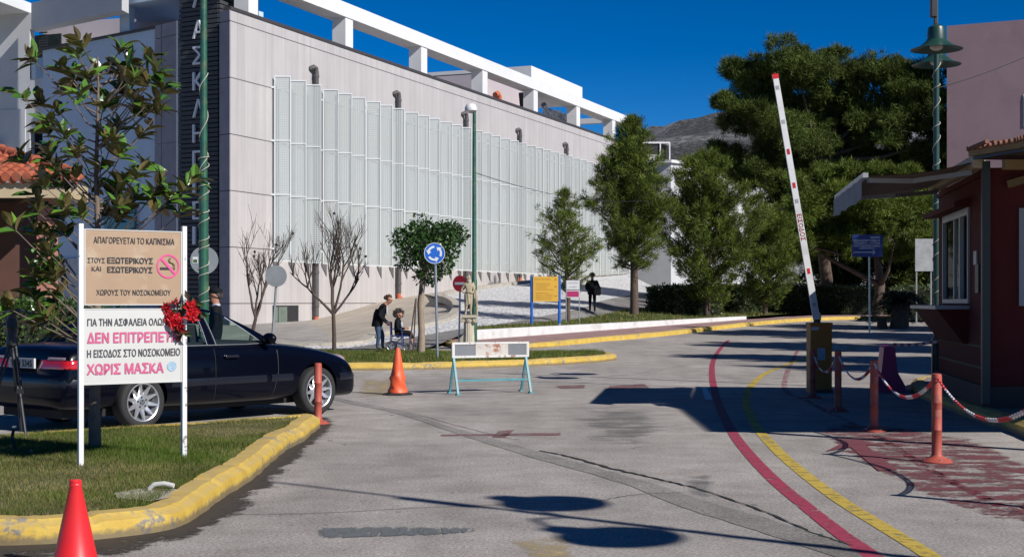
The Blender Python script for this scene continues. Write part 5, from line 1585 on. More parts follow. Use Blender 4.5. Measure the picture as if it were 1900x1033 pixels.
tiles_edge((-.20, 0, 0), (.06, -.95, 0), (.97, .25, 0), .10); tiles_edge((.06, -.95, 0), (-.02, -4.5, 0), (1, 0, 0)); tiles_edge((-.20, .02, 0), (3.6, .6, 0), (.1, -1, 0)); tiles_edge((3.6, .6, 0), (7.2, .9, 0), (.1, -1, 0))
mb.prism([(.3, -.3), (.45, -4.3), (7, -4.3), (7, .5)], 3.53, 3.575)
mb.build('tiles', M['tile_dark'], gc, smooth=50)
mb = MB(); mb.beam((.1, -.35, 3.30), (4, .1, 3.30), .1, .12); mb.beam((.35, .2, 3.1), (1.3, -.6, 3.40), .07, .09); mb.build('brace', M['timber'], gc)
for x_, y_ in ((.15, -4.3), (6.9, -4.3), (6.9, .6)):
    mb = MB(); mb.bbox((x_ - .06, y_ - .06, 0), (x_ + .06, y_ + .06, 3.42)); mb.build('post', M['kpost'], gc)
# kerb round the kiosk
kk = smooth_line([V2(4.9, 9.0), V2(5.25, 12.0), V2(5.62, 15.2), V2(5.85, 17.6), V2(6.0, 19.2), V2(6.35, 22), V2(6.9, 24.6), V2(7.8, 26.5), V2(10, 27.4), V2(14, 28)], 8)
kerb(dense(kk, .12), side=-1, w=.22, h=.15)
ki_in = inset(kk, .2, -1)
mb = MB(); mb.add([(p.x, p.y, .14) for p in ki_in] + [(14, 9, .14)], [tuple(range(len(ki_in) + 1))]); M['kpave'] = mat('kiosk_paving', (.22, .18, .16), .85, .2, 3); tag(mb.build('pavement', M['kpave']), kind='structure')
# ================================================================== VEGETATION
M['bark'] = mat('brown_bark', (.085, .06, .045), .9, .3, 8, bmp=.6, bscale=30)
M['bark_pale'] = mat('pale_bark', (.26, .20, .15), .9, .2, 7, bmp=.4, bscale=40)
M['bark_grey'] = mat('grey_bark', (.15, .115, .09), .9, .25, 9, bmp=.4)
M['twig'] = mat('grey_brown_twig', (.075, .055, .045), .9, .2, 6)
M['needle'] = leaf_mat('pine_needles', (.045, .088, .012), (.15, .185, .026), .6, clump=.8, trans=.22, spec=.25)
M['needle_dark'] = leaf_mat('dark_pine_needles', (.034, .066, .012), (.11, .135, .025), .65, clump=.5, trans=.18, spec=.2)
M['citrus'] = leaf_mat('citrus_leaf', (.018, .055, .010), (.05, .105, .02), .38, clump=2.2, trans=.12, spec=.5)
M['hedge'] = leaf_mat('hedge_leaf', (.022, .045, .012), (.075, .10, .03), .42, clump=1.6, trans=.1, spec=.5)
M['hedge_l'] = leaf_mat('bright_hedge_leaf', (.035, .085, .015), (.085, .15, .03), .45, clump=2.0, trans=.15, spec=.4)
M['magnolia'] = leaf_mat('magnolia_leaf', (.035, .10, .013), (.09, .185, .024), .26, back=(.135, .105, .04), clump=1.0, trans=.05, spec=.6)
M['palm'] = leaf_mat('palm_leaf', (.012, .025, .010), (.035, .045, .018), .5, clump=1.0, trans=.05)

def needle_cloud(name, centers, dirs, per, L, w, m, parent, seed=0, spread=.9):
    """tufts of thin needle blades around each twig point"""
    r = np.random.default_rng(seed); n = len(centers)
    C = np.repeat(np.asarray(centers), per, 0); Dr = np.repeat(np.asarray(dirs), per, 0)
    N = len(C)
    d = Dr + r.normal(0, spread, (N, 3)); d /= np.linalg.norm(d, axis=1)[:, None] + 1e-9
    t = r.normal(0, 1, (N, 3)); s = np.cross(d, t); s /= np.linalg.norm(s, axis=1)[:, None] + 1e-9
    l = L * r.uniform(.6, 1.25, N)
    base = C + r.normal(0, L * .34, (N, 3))
    v = np.empty((N, 3, 3)); v[:, 0] = base - s * w / 2; v[:, 1] = base + s * w / 2; v[:, 2] = base + d * l[:, None]
    return raw_mesh(name, v.reshape(-1, 3), 3, np.arange(N * 3), m, parent)

def leaf_cloud(name, P, D, L, w, m, parent, seed=0, droop=.2):
    """leaf quads: base, widest, tip"""
    r = np.random.default_rng(seed); P = np.asarray(P); D = np.asarray(D, dtype=float); N = len(P)
    d = D / (np.linalg.norm(D, axis=1)[:, None] + 1e-9)
    t = r.normal(0, 1, (N, 3)); s = np.cross(d, t); s /= np.linalg.norm(s, axis=1)[:, None] + 1e-9
    up = np.cross(s, d)
    l = (L * r.uniform(.65, 1.2, N))[:, None]; ww = w * r.uniform(.8, 1.2, N)[:, None]
    v = np.empty((N, 4, 3)); v[:, 0] = P; v[:, 1] = P + d * l * .5 + s * ww / 2; v[:, 3] = P + d * l * .5 - s * ww / 2
    v[:, 2] = P + d * l - up * l * droop
    return raw_mesh(name, v.reshape(-1, 3), 4, np.arange(N * 4), m, parent)

def pine(label, base, H, Rm, clear, seed, m='needle', shape=1.0, nb=70, per=16, L=.26, w=.045, trunk=.16, group=None, lean=(0, 0), dens=1.0, rz=None, step=.32):
    """young conical pine: trunk, limbs in rough whorls, tufts along the limbs"""
    t = thing('pine_tree', label, 'pine', base, 0, group)
    rd = random.Random(seed); mb = MB()
    tp_ = [Vector((lean[0] * (i / 8) ** 1.5 + rd.uniform(-.04, .04) * i, lean[1] * (i / 8) ** 1.5, H * .97 * i / 8)) for i in range(9)]
    mb.tube(tp_, [trunk * (1 - .9 * i / 8) + .015 for i in range(9)], 9)
    tr = lambda z: tp_[min(7, int(z / (H * .97) * 8))].lerp(tp_[min(8, int(z / (H * .97) * 8) + 1)], (z / (H * .97) * 8) % 1)
    cs, ds = [], []
    for i in range(nb):
        u = (i + rd.random()) / nb; z = clear + (H - clear) * u
        prof = min(1, .30 + 2.6 * u) if u < .27 else (1 - u) ** shape * 1.18
        Lb = max(.12, Rm * prof * rd.uniform(.6, 1.18)); an = i * 2.4 + rd.uniform(-.5, .5)
        d = Vector((math.cos(an), math.sin(an), rd.uniform(.15, .55) + .5 * u)).normalized(); p0 = tr(min(z, H * .96)); pts = [p0]
        k_ = max(2, int(Lb / .5))
        for q in range(1, k_ + 1):
            d = (d + Vector((rd.uniform(-.2, .2), rd.uniform(-.2, .2), rd.uniform(-.05, .22)))).normalized(); pts.append(pts[-1] + d * Lb / k_)
        mb.tube(pts, [max(.008, .035 * (1 - u) * (1 - j / len(pts)) + .010) for j in range(len(pts))], 5)
        # side twigs with tufts
        tot = Lb; nst = max(3, int(Lb / step * dens * 3.2))
        for q in range(nst):
            f = rd.uniform(.22, 1.0); x = f * k_; j = min(k_ - 1, int(x)); p = pts[j].lerp(pts[j + 1], x - j)
            out = (pts[j + 1] - pts[j]).normalized(); sidev = Vector((rd.gauss(0, 1), rd.gauss(0, 1), rd.gauss(.3, .6))).normalized()
            rad = (.18 + .35 * (1 - f)) * min(1, Lb / 1.2) * rd.random() ** .6 * 1.6
            c = p + sidev * rad; cs.append(c[:]); ds.append((out * .7 + sidev * .6 + Vector((0, 0, .35)))[:])
    mb.build('trunk', M['bark'], t, smooth=60)
    needle_cloud('crown', cs, ds, per, L, w, M[m], t, seed)
    return t

def big_pine(label, base, lobes, trunk_pts, trunk_r, seed, n_tufts, per=12, L=.42, w=.075, m='needle_dark'):
    """old umbrella pine: heavy limbs and a crown of uneven clumps on their shells"""
    t = thing('pine_tree', label, 'pine', base); rd = random.Random(seed); r = np.random.default_rng(seed)
    mb = MB(); mb.tube(trunk_pts, trunk_r, 10)
    top = Vector(trunk_pts[-1]); cs, ds = [], []
    tot = sum(l[3] * l[4] for l in lobes)
    for cx_, cy_, cz_, rx, rz_ in lobes:
        c = Vector((cx_, cy_, cz_)); st = Vector(trunk_pts[rd.choice([-1, -1, -2])]); mid = st.lerp(c, .5) + Vector((rd.uniform(-.5, .5), rd.uniform(-.5, .5), -.4))
        mb.tube([st, mid, c], [.16, .10, .04], 6)
        k = int(n_tufts * rx * rz_ / tot)
        nsub = max(5, int(k / 55)); subs = []
        for q in range(nsub):
            v = Vector((rd.gauss(0, 1), rd.gauss(0, 1), rd.gauss(.15, .8))).normalized() * rd.uniform(.5, 1.0)
            s_c = c + Vector((v.x * rx, v.y * rx * .9, v.z * rz_)); s_r = rd.uniform(.55, 1.15) * min(rx, rz_) * .52
            subs.append((s_c, s_r)); 
            if rd.random() < .5: mb.tube([c, s_c], [.04, .015], 4, cap=False)
        for q in range(k):
            s_c, s_r = subs[q % nsub]
            v = Vector((rd.gauss(0, 1), rd.gauss(0, 1), rd.gauss(.25, .8))).normalized(); rr2 = s_r * rd.random() ** .4
            cs.append((s_c + Vector((v.x * 1.25, v.y * 1.25, v.z * .8)) * rr2)[:]); ds.append((v + Vector((0, 0, .5)))[:])
    mb.build('trunk', M['bark'], t, smooth=60)
    needle_cloud('crown', cs, ds, per, L, w, M[m], t, seed)
    return t

# three young pines in the planted bed
def gpt(px, D, z): return ((px - 950) / F * D, D, z)
pine('smallest of the three young pines, loose and airy, behind the small pink banded sign', gpt(1054, 58.5, .60), 5.6, 1.95, 1.15, 11, nb=62, per=24, trunk=.09, shape=.85, L=.19, w=.026, dens=1.0, lean=(-.2, 0))
pine('tall young pine beside the backpacker with a bare lower trunk and narrow pointed top', gpt(1177, 64, .95), 9.0, 2.75, 1.9, 12, nb=135, per=26, trunk=.19, shape=.80, L=.22, w=.030, dens=1.15, lean=(-.30, 0))
pine('broad young pine with drooping lower limbs between the tall one and the big dark pine', gpt(1312, 68, .85), 7.7, 3.7, .5, 13, nb=130, per=26, trunk=.17, shape=.66, L=.22, w=.030, dens=1.15)
pine('slender pine filling the gap low in front of the big dark pine', gpt(1420, 74, .9), 5.2, 2.9, .3, 14, m='needle', nb=95, per=24, trunk=.12, shape=.5, L=.23, w=.032)

D_ = 84.0
bx_ = lambda px: (px - 950) / F * D_ - 18.5
bzz = lambda py: H0 + (HY - py) / F * D_
lob = []
rdl = random.Random(21)
for px, py, rx, rz_ in ((1378, 235, 1.7, 1.3), (1350, 290, 1.2, 1.0), (1400, 150, 1.7, 1.5), (1370, 130, 1.1, .9), (1470, 130, 2.2, 1.5), (1520, 100, 1.8, 1.0), (1490, 190, 2.3, 1.6), (1560, 165, 2.0, 1.5), (1620, 170, 2.4, 1.8), (1680, 160, 2.0, 1.7), (1710, 210, 1.4, 1.6), (1640, 240, 2.6, 1.7), (1560, 250, 2.5, 1.6), (1460, 270, 2.5, 1.6), (1420, 200, 2.0, 1.5), (1345, 195, 1.0, .7), (1690, 130, 1.3, .8), (1720, 270, 1.5, 1.4),
                      (1430, 330, 2.4, 1.3), (1510, 320, 2.6, 1.4), (1600, 320, 2.8, 1.5), (1690, 330, 2.6, 1.5), (1385, 320, 1.6, 1.1)):
    lob.append((bx_(px), rdl.uniform(-2.2, 2.2), bzz(py) - .8, rx, rz_))
big_pine('huge dark umbrella pine filling the sky behind the raised white boom', (18.5, 84, .8), lob,
         [(0, 0, 0), (.1, .1, 2), (-.2, 0, 4.2), (-.1, .2, 6.5), (-.6, 0, 9)], [.42, .36, .32, .27, .18], 31, 19000, per=24, L=.30, w=.042)
# lower foliage mass to the right of it
lob2 = []
for px, py, rx, rz_ in ((1450, 400, 1.8, 1.2), (1520, 395, 2.2, 1.3), (1600, 390, 2.2, 1.3), (1680, 385, 2.2, 1.3), (1560, 450, 2.0, 1.0), (1650, 450, 2.2, 1.0), (1720, 430, 2, 1.2), (1480, 455, 1.6, .9), (1560, 345, 1.8, 1.1), (1460, 350, 1.5, 1.0), (1655, 335, 1.8, 1.0)):
    lob2.append(((px - 950) / F * 78 - 20, rdl.uniform(-1.5, 1.5), H0 + (HY - py) / F * 78 - .8, rx, rz_))
big_pine('lower brighter pine spreading behind the blue arrow sign', (20, 78, .8), lob2, [(0, 0, 0), (.2, 0, 1.6), (0, 0, 3.4)], [.3, .25, .16], 33, 9000, per=22, L=.30, w=.042, m='needle')
pine('dark rounded pine filling the background behind the blue arrow sign', gpt(1560, 96, 1.1), 8.5, 6.0, .2, 51, m='needle_dark', nb=110, per=12, trunk=.25, shape=.35, L=.5, w=.11, dens=1.0)
pine('dark rounded pine in the background left of the kiosk', gpt(1690, 100, 1.1), 9.5, 6.5, .2, 52, m='needle_dark', nb=110, per=12, trunk=.25, shape=.35, L=.5, w=.11, dens=1.0)
# pines standing to the right, beyond the frame, that shade the lane and the hedge
for k, (x, y, H_, R_) in enumerate(((16.5, 31, 9.5, 3.3), (17.5, 25, 8.5, 3.4), (20, 38.5, 10.5, 4.2), (23.5, 47, 13, 4.8), (26, 55, 11, 4.6))):
    pine(['pine right of the frame shading the far lane and palm', 'smaller pine right of the frame beside the kiosk lane', 'wide pine right of the frame far back', 'pine right of the frame next to the clipped hedge', 'pine right of the frame furthest along the lane'][k], (x, y, road_z(y)), H_, R_, 1.6, 40 + k, m='needle_dark', nb=95, per=12, trunk=.2, shape=.36, L=.5, w=.12, dens=1.1)

# orange tree on the roundabout
def rand_ball(rd, rx, rz_):
    v = Vector((rd.gauss(0, 1), rd.gauss(0, 1), rd.gauss(0, 1))).normalized()
    return Vector((v.x * rx, v.y * rx, v.z * rz_)), v
t = thing('orange_tree', 'small round headed orange tree with a staked pale trunk on the roundabout', 'tree', (G(781, 656, .15).x, 37.1, .15)); rd = random.Random(9)
mb = MB(); mb.tube([(0, 0, -.1), (.02, 0, .6), (-.02, .02, 1.3), (.05, 0, 1.9), (.16, 0, 2.5)], [.115, .09, .08, .075, .06], 10)
P_, D_l = [], []
subs = []
for k in range(34):
    q, v = rand_ball(rd, .90, .84); q = q * rd.uniform(.35, 1.0) ** .7; subs.append(q + Vector((.2, 0, 2.75 + .22 * q.x)))
    mb.tube([(.12, 0, 2.15), (q.x * .4 + .15, q.y * .4, 2.5), subs[-1]], [.03, .02, .008], 5)
for k in range(5200):
    c = subs[k % len(subs)]; q, v = rand_ball(rd, .30, .24); q = q * rd.random() ** .35
    P_.append((c + q)[:]); D_l.append((v + Vector((rd.gauss(0, .5), rd.gauss(0, .5), rd.gauss(-.1, .5))))[:])
mb.build('trunk', M['bark_pale'], t, smooth=60)
leaf_cloud('crown', P_, D_l, .115, .055, M['citrus'], t, 9)
st_ = thing('tree_stake', 'thin wooden stakes leaning beside the trunk of the orange tree', 'stake', (G(766, 655, .15).x, 36.8, .15))
mb = MB(); mb.tube([(-.06, -.1, 0), (.12, .05, 1.42)], .02, 6); mb.tube([(.05, .1, 0), (.13, .1, 1.45)], .02, 6); mb.build('stake', M['twig'], st_)

# bare shrubs
def bare_tree(label, base, trunk_pts, r0, seed, H_, spread, fruit=0):
    t = thing('bare_tree', label, 'tree', base, 0, 'leafless trees by the roundabout'); rd = random.Random(seed); mb = MB(); fr = []
    def grow(p, d, L_, r_, lev):
        pts = [p]; dd = d
        for k in range(4):
            dd = (dd + Vector((rd.uniform(-.16, .16), rd.uniform(-.16, .16), rd.uniform(-.02, .16)))).normalized(); pts.append(pts[-1] + dd * L_ / 4)
        mb.tube(pts, [max(r_ * (1 - .13 * k), .0034) for k in range(5)], 6 if lev < 2 else 4, cap=False)
        if lev >= 4: 
            if fruit and rd.random() < .02: fr.append(pts[-1])
            return
        for k in range(rd.choice((3, 3, 4)) if lev else 4):
            f = rd.uniform(.35, 1); j = min(3, int(f * 4)); q = pts[j].lerp(pts[j + 1], f * 4 - j)
            nd = (dd + Vector((rd.uniform(-1, 1), rd.uniform(-1, 1), rd.uniform(-.15, .75))) * spread).normalized()
            grow(q, nd, L_ * rd.uniform(.52, .80), r_ * .55, lev + 1)
    mb.tube(trunk_pts, [r0, r0 * .9, r0 * .8], 8)
    for k in range(len(H_)):
        grow(Vector(trunk_pts[-1]), Vector(H_[k]).normalized(), Vector(H_[k]).length, r0 * .68, 1 if k else 0)
    mb.build('trunk', M['twig'], t, smooth=60)
    if fr:
        m2 = MB()
        for f in fr[:6]:
            m2 = MB(); m2.ell(f, (.035, .035, .04), 8, 6); m2.build('dried_fruit', M['black'], t)
    return t
bare_tree('leaning leafless tree forking low behind the car bonnet', (G(535, 640, .15).x, 37.5, .12), [(0, 0, -.1), (.13, 0, .45), (.25, 0, .95)], .055, 6, [(.32, 0, 1.15), (-.46, 0, 1.1), (.1, .2, .9), (-.2, .2, .85)], .62, 1)
bare_tree('leafless tree with a straight trunk and upswept twigs right of the leaning post', (G(628, 652, .15).x, 37.8, .15), [(0, 0, -.1), (.0, 0, .5), (-.02, 0, 1.02)], .06, 8, [(.05, .0, 1.5), (.85, .1, .8), (-.72, .1, .8), (.45, 0, 1.4), (-.35, 0, 1.2)], .68, 1)

# magnolia behind the notice board
mg = thing('magnolia_tree', 'young magnolia with glossy leaf rosettes and thin bare stem behind the notice board', 'tree', (G(199, 826, .13).x, 13.2, .13)); rd = random.Random(12)
U = 1 / (F / 13.2)
def mp_(px, py, dy=0): return Vector(((px - 199) * U, dy, H0 - .13 + (HY - py) * U))
mb = MB(); P_, D_l = [], []
mb.tube([(0, 0, -.1), mp_(198, 760), mp_(203, 560), mp_(204, 420), mp_(201, 330), mp_(203, 245), mp_(205, 160), mp_(204, 105)], [.062, .052, .036, .026, .021, .016, .011, .006], 10)
ros = [(250, 92), (197, 95), (168, 102), (108, 122), (139, 128), (128, 160), (232, 118), (238, 140), (262, 110), (308, 112), (303, 150), (327, 145), (336, 165), (172, 150), (230, 160), (265, 135),
       (80, 185), (98, 190), (142, 210), (160, 145), (205, 150), (215, 180), (255, 170), (262, 200), (228, 205), (195, 190), (305, 185), (290, 160), (282, 190), (320, 205), (200, 125),
       (110, 245), (140, 240), (90, 270), (168, 262), (180, 290), (240, 235), (250, 265), (283, 245), (262, 290), (220, 255), (150, 275), (285, 205),
       (80, 300), (105, 330), (130, 310), (70, 360), (92, 390), (140, 345), (165, 325), (185, 350), (220, 310), (245, 325), (275, 300), (300, 330), (240, 370), (330, 345), (345, 372), (375, 350), (365, 395), (378, 330), (262, 395), (210, 390), (300, 385), (320, 365),
       (75, 425), (100, 440), (125, 400), (140, 430), (85, 470), (110, 490), (132, 470), (100, 520), (135, 510), (90, 550), (120, 560), (140, 590), (130, 540), (105, 590), (115, 615), (150, 620), (75, 505), (150, 390), (225, 350), (180, 400)]
for k in range(13):   # fuller lower left and right skirts
    ros.append((rd.uniform(62, 150), rd.uniform(300, 630)) if k % 3 else (rd.uniform(230, 345), rd.uniform(290, 410)))
for px, py in ros:
    side = px - 203; dy = rd.uniform(-.45, .35)
    if 140 < px < 350 and py > 400: dy = abs(dy) + .05
    e = mp_(px, py, dy)
    sy = min(py + abs(side) * rd.uniform(.55, .95) + 20, 640); s_ = mp_(203, sy)
    k_ = s_.lerp(e, .55) + Vector((0, 0, -.04))
    mb.tube([s_, s_.lerp(k_, .5) + Vector((rd.uniform(-.03, .03), rd.uniform(-.03, .03), -.02)), k_, e], [.009, .0075, .006, .004], 5, cap=False)
    ax_ = (e - k_).normalized(); ax_ = (ax_ + Vector((rd.uniform(-.3, .3), rd.uniform(-.3, .3), .4))).normalized(); u_ = ax_.orthogonal().normalized(); v_ = ax_.cross(u_)
    for k in range(rd.randint(9, 12)):
        an = k * 2.4 + rd.uniform(-.4, .4); tl_ = rd.uniform(.25, 1.4); d = (u_ * math.cos(an) + v_ * math.sin(an)) + ax_ * tl_
        P_.append((e + ax_ * rd.uniform(-.07, .02))[:]); D_l.append(d[:])
def big_leaves(P, D, parent):
    mbx = MB()
    for p, d in zip(P, D):
        p = Vector(p); d = Vector(d).normalized(); s_ = d.cross(Vector((rd.gauss(0, .4), rd.gauss(0, .4), 1))).normalized(); up = s_.cross(d)
        L_ = rd.uniform(.13, .215); w_ = L_ * rd.uniform(.19, .24); cu_ = rd.uniform(.1, .3)
        prof = ((0, .12), (.18, .62), (.42, 1.0), (.68, .85), (.87, .42), (1.0, .02)); rowsL = []
        for f, ww in prof:
            c = p + d * L_ * f - up * cu_ * L_ * f * f; rowsL.append([tuple(c - s_ * w_ * ww + up * w_ * ww * .35), tuple(c), tuple(c + s_ * w_ * ww + up * w_ * ww * .35)])
        mbx.grid(rowsL)
    o = mbx.build('crown', M['magnolia'], parent, recalc=False)
    return o
mb.build('trunk', M['bark_grey'], mg, smooth=60); big_leaves(P_, D_l, mg)
# hoses and pipes in the lawn
M['pvc'] = mat('white_pvc', (.50, .50, .47), .5, .1, 10, dirt=(.25, .36, .42), dirt_amt=.5, dscale=8)
hz_ = thing('hose', 'dark hose looped up around the foot of the magnolia trunk', 'hose', (G(186, 790, .13).x, 13.0, .13))
mb = MB(); mb.tube([(.0, 0, .22), (-.02, 0, .12), (.03, -.02, .02), (.11, -.05, .0), (.18, -.1, .01)], .016, 8); mb.build('hose', M['black'], hz_, smooth=60)
mb = MB(); mb.tube([(.0, 0, .22), (.002, 0, .238)], .018, 8); mb.tube([(.17, -.095, .01), (.215, -.12, .012)], .019, 8); mb.build('hose_end', M['pvc'], hz_)
q = G(300, 912, .14); pp = thing('pipe_stub', 'bent white plastic pipe stub on the cracked slab by the kerb', 'pipe', q)
mb = MB(); mb.tube([(-.09, 0, -.02), (-.085, 0, .03), (-.05, 0, .055), (.02, 0, .06), (.09, -.01, .045)], .018, 10); mb.build('pipe', M['pvc'], pp, smooth=60)
mb = MB(); q = [gp(215, 920), gp(260, 910), gp(335, 908), gp(338, 922), gp(280, 935), gp(215, 930)]
q = [G(px, py, .145) for px, py in ((212, 915), (255, 907), (335, 908), (332, 920), (280, 930), (218, 924))]
mb.add([(p.x, p.y, .150) for p in q], [tuple(range(6))]); tag(mb.build('concrete_slab', M['kerb_plain']), kind='structure')

# hedges
def hedge(name, label, poly, z0, h, n, m, leaf=.11, seed=1, cat='hedge'):
    t = thing(name, label, cat, (poly[0][0], poly[0][1], 0)); o = Vector((poly[0][0], poly[0][1], 0)); rd = random.Random(seed)
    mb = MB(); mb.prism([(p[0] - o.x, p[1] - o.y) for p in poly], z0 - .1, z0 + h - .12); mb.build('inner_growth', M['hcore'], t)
    P_, D_l = [], []; c = Vector((sum(p[0] for p in poly) / len(poly), sum(p[1] for p in poly) / len(poly), 0)); E = []
    for i in range(len(poly)):
        a = Vector((*poly[i], 0)); b = Vector((*poly[(i + 1) % len(poly)], 0)); E.append((a, b, (b - a).length))
    # weight the sides towards the camera
    W_ = [e[2] * (1.0 if (e[0] + e[1]).length / 2 < c.length else .25) for e in E]
    for k in range(n):
        if rd.random() < .72:
            a, b, L_ = rd.choices(E, W_)[0]; p = a.lerp(b, rd.random()); nrm_ = Vector((b.y - a.y, a.x - b.x, 0)).normalized()
            if (p + nrm_ - c).length < (p - c).length: nrm_ = -nrm_
            p = p + nrm_ * rd.gauss(0, .07); p.z = z0 + h * rd.random() ** .9
        else:
            a, b, L_ = rd.choices(E, W_)[0]; p = a.lerp(b, rd.random()).lerp(c, rd.random() * .8); nrm_ = Vector((0, 0, 1)); p.z = z0 + h + rd.gauss(-.05, .07)
        P_.append((p - o)[:]); D_l.append((nrm_ + Vector((rd.gauss(0, .7), rd.gauss(0, .7), rd.gauss(.2, .6))))[:])
    leaf_cloud('foliage', P_, D_l, leaf, leaf * .5, M[m], t, seed); return t
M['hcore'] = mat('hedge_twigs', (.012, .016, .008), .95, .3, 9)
def hpq(px, D): return ((px - 950) / F * D, D)
hedge('hedge', 'long clipped hedge along the far kerb under the big pine', [hpq(1330, 76), hpq(1440, 80), hpq(1570, 82), hpq(1640, 82), hpq(1645, 86), hpq(1560, 86), hpq(1420, 84), hpq(1325, 79)], .75, 1.6, 17000, 'hedge', .16, 3)
hedge('hedge', 'dark low hedge behind the palm, right of the blue arrow sign', [hpq(1660, 70), hpq(1760, 70), hpq(1850, 72), hpq(1850, 76), hpq(1660, 74)], .7, 1.5, 5000, 'hedge', .16, 4)
hedge('hedge', 'bright green hedge behind the boot of the car at the left edge', [(-9.6, 23.5), (-6.6, 24.6), (-6.8, 25.6), (-9.8, 24.6)], 0, 1.48, 7500, 'hedge_l', .075, 5)
hedge('shrub', 'dark clipped shrub around the foot of the broad young pine', [hpq(1205, 70), hpq(1260, 68), hpq(1335, 70), hpq(1330, 74), hpq(1210, 74)], .85, 1.35, 5500, 'hedge', .15, 6, 'shrub')
# cycad like palm beside the blue sign
pm = thing('palm', 'squat dark palm with arching fronds between the arrow sign and the kiosk', 'palm', (hpq(1668, 62)[0], 62, .35)); rd = random.Random(17)
mb = MB(); mb.tube([(0, 0, -.1), (.05, 0, .6), (-.05, 0, 1.1)], [.42, .38, .34], 10); mb.tube([(-.7, .1, -.1), (-.75, 0, .4)], [.25, .2], 8); mb.build('trunk', M['bark'], pm, smooth=50)
P_, D_l = [], []
for k in range(46):
    an = rd.uniform(0, 6.28); el = rd.uniform(-.1, 1.2); L_ = rd.uniform(1.2, 1.9); d = Vector((math.cos(an) * math.cos(el), math.sin(an) * math.cos(el), math.sin(el))); p = Vector((0, 0, 1.1)); s_ = d.cross(Vector((0, 0, 1))).normalized()
    for q in range(34):
        f = q / 34; c = p + d * L_ * f + Vector((0, 0, -.75 * f * f * L_))
        for sg in (-1, 1): P_.append(c[:]); D_l.append((d * .6 + s_ * sg + Vector((0, 0, -.25)))[:])
leaf_cloud('fronds', P_, D_l, .30, .035, M['palm'], pm, 17, .3)
# ================================================================== LAMP POSTS, SIGNS
M['lamp_in'] = mat('lamp_inner_white', (.55, .55, .52), .6)
M['wire'] = mat('pale_wire', (.42, .40, .33), .6); M['cable'] = mat('black_cable', (.01, .01, .012), .6)
def wrap_wire(mb, z0, z1, r_, turns):
    n = int(turns * 14); mb.tube([(r_ * math.cos(2 * math.pi * turns * i / n), r_ * math.sin(2 * math.pi * turns * i / n), z0 + (z1 - z0) * i / n + .05 * math.sin(i * .21)) for i in range(n + 1)], .007, 4)
def twin_lamp(label, pos, rim, armd, seed=0):
    t = thing('street_lamp', label, 'street lamp', pos, 0, 'twin shaded green street lamps')
    mb = MB(); mb.tube([(0, 0, 0), (0, 0, .9)], [.085, .08], 14); mb.tube([(0, 0, .9), (0, 0, rim + .45)], [.055, .048], 12); mb.tube([(0, 0, rim + .45), (0, 0, rim + 2.35)], .03, 8)
    mb.build('pole', M['dgreen'], t, smooth=40)
    mb = MB(); wrap_wire(mb, 1.4, rim - .1, .062, 13); mb.build('wire_wrap', M['wire'], t)
    d = Vector(armd).normalized()
    for sg, dz in ((1, 0.0), (-1, 0.0)):
        c = d * sg * .78
        mb = MB(); mb.tube([(0, 0, rim + .1 + dz), c * .5 + Vector((0, 0, rim + .42 + dz)), c + Vector((0, 0, rim + .40 + dz))], .025, 8); arm = mb.build('arm', M['dgreen'], t, smooth=60)
        mb = MB(); mb.lathe([(.0, .40), (.06, .40), (.13, .36), (.145, .30), (.15, .16), (.18, .13), (.28, .05), (.40, .01), (.42, .0), (.415, -.006), (.27, .035), (.14, .10), (.0, .12)], c + Vector((0, 0, rim + dz)), 36, cap=False); sh = mb.build('lamp_shade', M['dgreen'], t, smooth=35)
        mb = MB(); mb.ell(c + Vector((0, 0, rim + dz + .05)), (.11, .11, .07), 14, 8); mb.build('diffuser', M['lamp_in'], sh, smooth=60)
    mb = MB(); mb.box((-.05, 0, rim + .95), (.10, .12, .55)); mb.box((-.02, 0, rim + .62), (.05, .06, .14)); mb.build('control_box', M['dark_metal'], t, bevel=.01)
    return t
twin_lamp('green twin shaded street lamp with spiral wire rising behind the awning and kiosk', (7.16, 24.0, 0), 5.62, (.298, 1, 0))
twin_lamp('green twin shaded street lamp standing right of the camera whose shadow crosses the road', (6.62, 4.9, 0), 5.72, (-.25, 1, 0))
gl = thing('street_lamp', 'tall flaking green lamp post wound with wire behind the car roof', 'street lamp', ((378 - 950) / F * 23.2, 23.2, 0))
mb = MB(); mb.tube([(0, 0, 0), (0, 0, 3.2)], [.085, .075], 14); mb.tube([(0, 0, 3.2), (0, 0, 9.2)], [.062, .05], 12); mb.tube([(0, 0, 3.15), (0, 0, 3.28)], .08, 12); mb.build('pole', M['green_pole'], gl, smooth=40)
mb = MB(); wrap_wire(mb, 1.3, 3.9, .088, 12); wrap_wire(mb, 3.2, 5.2, .07, 3); mb.build('wire_wrap', M['wire'], gl)
mb = MB(); mb.tube([(0, 0, 9.1), (.5, 0, 9.4), (1.0, 0, 9.4)], .035, 8); mb.build('arm', M['green_pole'], gl); mb = MB(); mb.ell((1.05, 0, 9.36), (.25, .16, .12)); mb.build('lamp_head', M['lamp_in'], gl, smooth=60)
g2 = thing('street_lamp', 'slim green lamp post with a white mushroom head beside the statue', 'street lamp', ((880 - 950) / F * 46.5, 46.5, 0))
zt = H0 + (HY - 207) / F * 46.5
mb = MB(); mb.tube([(0, 0, 0), (0, 0, 2.2), (0, 0, 2.25), (0, 0, zt)], [.095, .09, .075, .055], 12); mb.build('pole', M['green_pole'], g2, smooth=40)
mb = MB(); mb.lathe([(.07, -.05), (.20, .02), (.205, .07), (.20, .12), (.15, .22), (.06, .26), (0, .265)], (-.11, 0, zt), 24, cap=False); mb.build('lamp_head', M['white'], g2, smooth=40)
mb = MB(); mb.lathe([(0, .0), (.13, 0), (.2, .03)], (-.11, 0, zt - .01), 20, cap=False); mb.build('diffuser', M['lamp_in'], g2)
